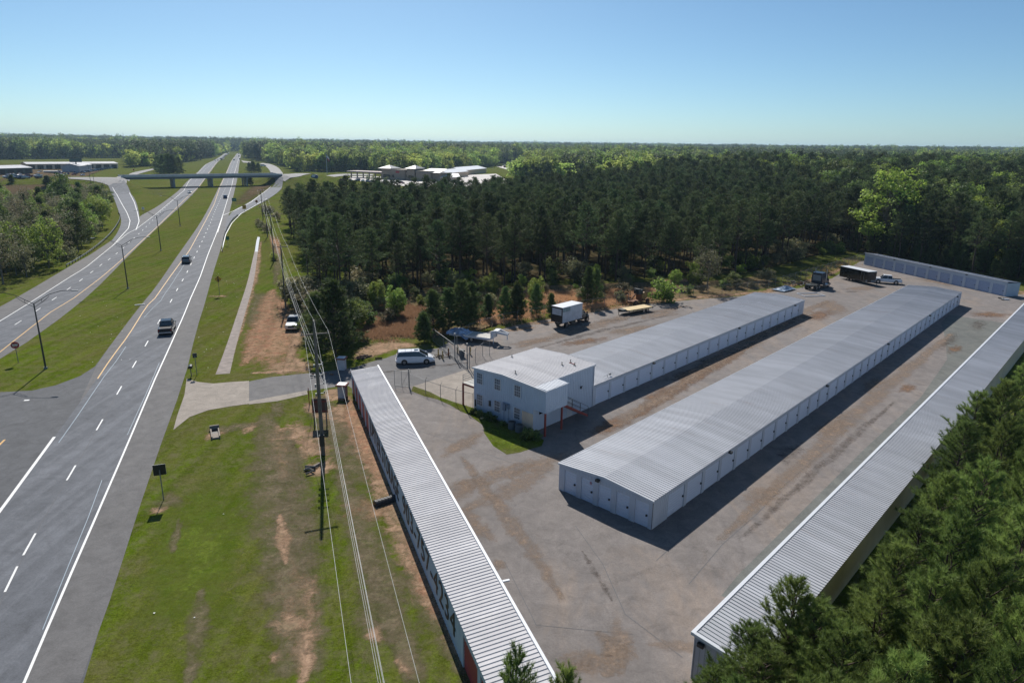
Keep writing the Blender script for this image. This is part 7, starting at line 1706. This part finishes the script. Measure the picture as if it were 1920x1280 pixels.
for i in range(14):
    px = rg.uniform(640, 760); py = rg.uniform(337, 346); p = at(px, py)
    car(rg.choice(['sedan', 'suv', 'pickup']), rg.choice(['car_white', 'car_black', 'car_blue', 'car_silver', 'car_grey', 'car_red']), p.x, p.y, rg.uniform(0, 360), 'small parked vehicle on the forecourt of the service station', 'car', 'vehicles on the service station forecourt', detail=False)
for i in range(12):
    p = at(rg.uniform(935, 1015), rg.uniform(308, 315)); car(rg.choice(['sedan', 'suv']), rg.choice(['car_white', 'car_red', 'car_silver', 'car_black']), p.x, p.y, rg.uniform(0, 360), 'tiny parked car in the clearing beyond the pine wood', 'car', 'cars in the far clearing', detail=False, s=1.3)
for (px, py) in [(700, 342), (712, 343), (724, 345), (690, 341)]:
    p = at(px, py); plant('broadleaf_tree', LEAFY[3], p.x, p.y, .55, label='small round tree planted on the service station forecourt', cat='tree', group='small trees on the forecourt')
# flag
p = at(613.5, 326); fl = empty('flagpole', (p.x, p.y, 0), 0, label='white flagpole flying a huge blue white and red flag with a white star', cat='flagpole')
hp = 0
for z in np.arange(5, 60, .5):
    if project(p.x, p.y, z)[1] > 287: hp = z
mb = MB(); mb.tube((0, 0, 0), (0, 0, hp), .28, .14, 8); mb.build('pole', M['trim_white'], fl)
fw, fh = hp * .34, hp * .22
def flag_part(name, u0, u1, v0, v1, mat):
    vs = []; n1, n2 = 10, 6
    for i in range(n1 + 1):
        for j in range(n2 + 1):
            u = u0 + (u1 - u0) * i / n1; v = v0 + (v1 - v0) * j / n2
            vs.append((u * fw * .42, .5 * math.sin(u * 7 + v * 2) * u, hp - .3 - (1 - v) * fh * (1 - .1 * u) - u * fw * .62))
    mb = MB(); mb.add(vs, [(i * (n2 + 1) + j, (i + 1) * (n2 + 1) + j, (i + 1) * (n2 + 1) + j + 1, i * (n2 + 1) + j + 1) for i in range(n1) for j in range(n2)]); return mb.build(name, mat, fl)
fb_ = flag_part('flag_blue_field', 0, .33, 0, 1, simple('flag_blue', (.02, .04, .14), .8)); flag_part('flag_white_stripe', .33, 1, .5, 1, M['white_paint']); flag_part('flag_red_stripe', .33, 1, 0, .5, simple('flag_red', (.30, .02, .03), .8))
mb = MB(); pr = [(math.sin(k * math.pi / 5) * (1.6 if k % 2 == 0 else .65), math.cos(k * math.pi / 5) * (1.6 if k % 2 == 0 else .65)) for k in range(10)]
mb.add([(fw * .07 + a * .5, -.35, hp - .3 - fh / 2 - fw * .1 + b * .6) for a, b in pr], [tuple(range(10))]); mb.build('star', M['white_paint'], fb_)
# sign cluster by the station
p = at(590, 333); r0 = empty('road_sign', (p.x, p.y, 0), R(-10), label='oval blue and white pylon sign left of the flagpole', cat='pylon sign')
mb = MB(); mb.tube((-1.2, 0, 0), (-1.2, 0, 5.5), .2); mb.tube((1.2, 0, 0), (1.2, 0, 5.5), .2); mb.build('post', M['darksteel'], r0)
mb = MB(); mb.prism([(math.cos(t * math.pi / 10) * 2.6, 6.4 + math.sin(t * math.pi / 10) * 1.5) for t in range(20)], -.3, .3); mb.build('panel', simple('pylon_blue', (.06, .09, .22), .5), r0)
mb = MB(); mb.prism([(math.cos(t * math.pi / 10) * 1.3 - .7, 6.8 + math.sin(t * math.pi / 10) * .8) for t in range(20)], -.36, -.302); mb.build('emblem', M['white_paint'], r0)
# radio masts and smoke stack on the horizon
for (px, d, h, lab) in [(1137, 3600, 62, 'thin lattice radio mast on the horizon, tallest one'), (1190, 4600, 50, 'short thin mast on the horizon right of the tallest'), (1246, 3800, 52, 'slim mast on the horizon, rightmost of the middle group'), (236, 4400, 72, 'faint mast on the left horizon ridge'), (1757, 5200, 78, 'faint mast on the far right horizon')]:
    dr = ray(px, 290); t = d / dr.y; x, y = dr.x * t, dr.y * t; r0 = empty('radio_mast', (x, y, float(hgt(x, y)) - 5), 0, label=lab, cat='radio mast')
    mb = MB(); n_ = 14
    for i in range(n_):
        z0, z1 = h * i / n_, h * (i + 1) / n_
        for a in range(3):
            c0 = (math.cos(a * 2.094) * .9, math.sin(a * 2.094) * .9); c1 = (math.cos((a + 1) * 2.094) * .9, math.sin((a + 1) * 2.094) * .9)
            mb.tube((*c0, z0), (*c0, z1), .28, None, 4, caps=False); mb.tube((*c0, z0), (*c1, z1), .14, None, 3, caps=False)
    mb.build('lattice', M['darksteel'], r0); mb = MB(); mb.tube((0, 0, h), (0, 0, h + 4), .3, .2, 5); mb.build('antenna', M['steel'], r0)
dr = ray(1687, 290); t = 5400 / dr.y; r0 = empty('smoke_stack', (dr.x * t, dr.y * t, float(hgt(dr.x * t, dr.y * t)) - 5), 0, label='stubby pink banded smoke stack on the far right horizon', cat='smoke stack')
mb = MB(); mb.tube((0, 0, 0), (0, 0, 58), 4, 3.2, 12); mb.build('shaft', simple('stack_pink', (.32, .22, .22), .8), r0)
HAZE = 0.00008
# ------------------------------------------------------------------ air
hz = MB(); hz.box(-9750, -135, -30, 9750, 12200, 92); ho = hz.build('haze', bpy.data.materials.new('haze_air')); tag(ho, kind='stuff')
hm = ho.data.materials[0]; hm.use_nodes = True; nt = hm.node_tree; nt.nodes.remove(nt.nodes['Principled BSDF'])
pv = nt.nodes.new('ShaderNodeVolumePrincipled'); pv.inputs['Color'].default_value = (.55, .78, 1, 1); pv.inputs['Density'].default_value = HAZE; pv.inputs['Anisotropy'].default_value = .2
nt.links.new(pv.outputs[0], nt.nodes['Material Output'].inputs['Volume'])
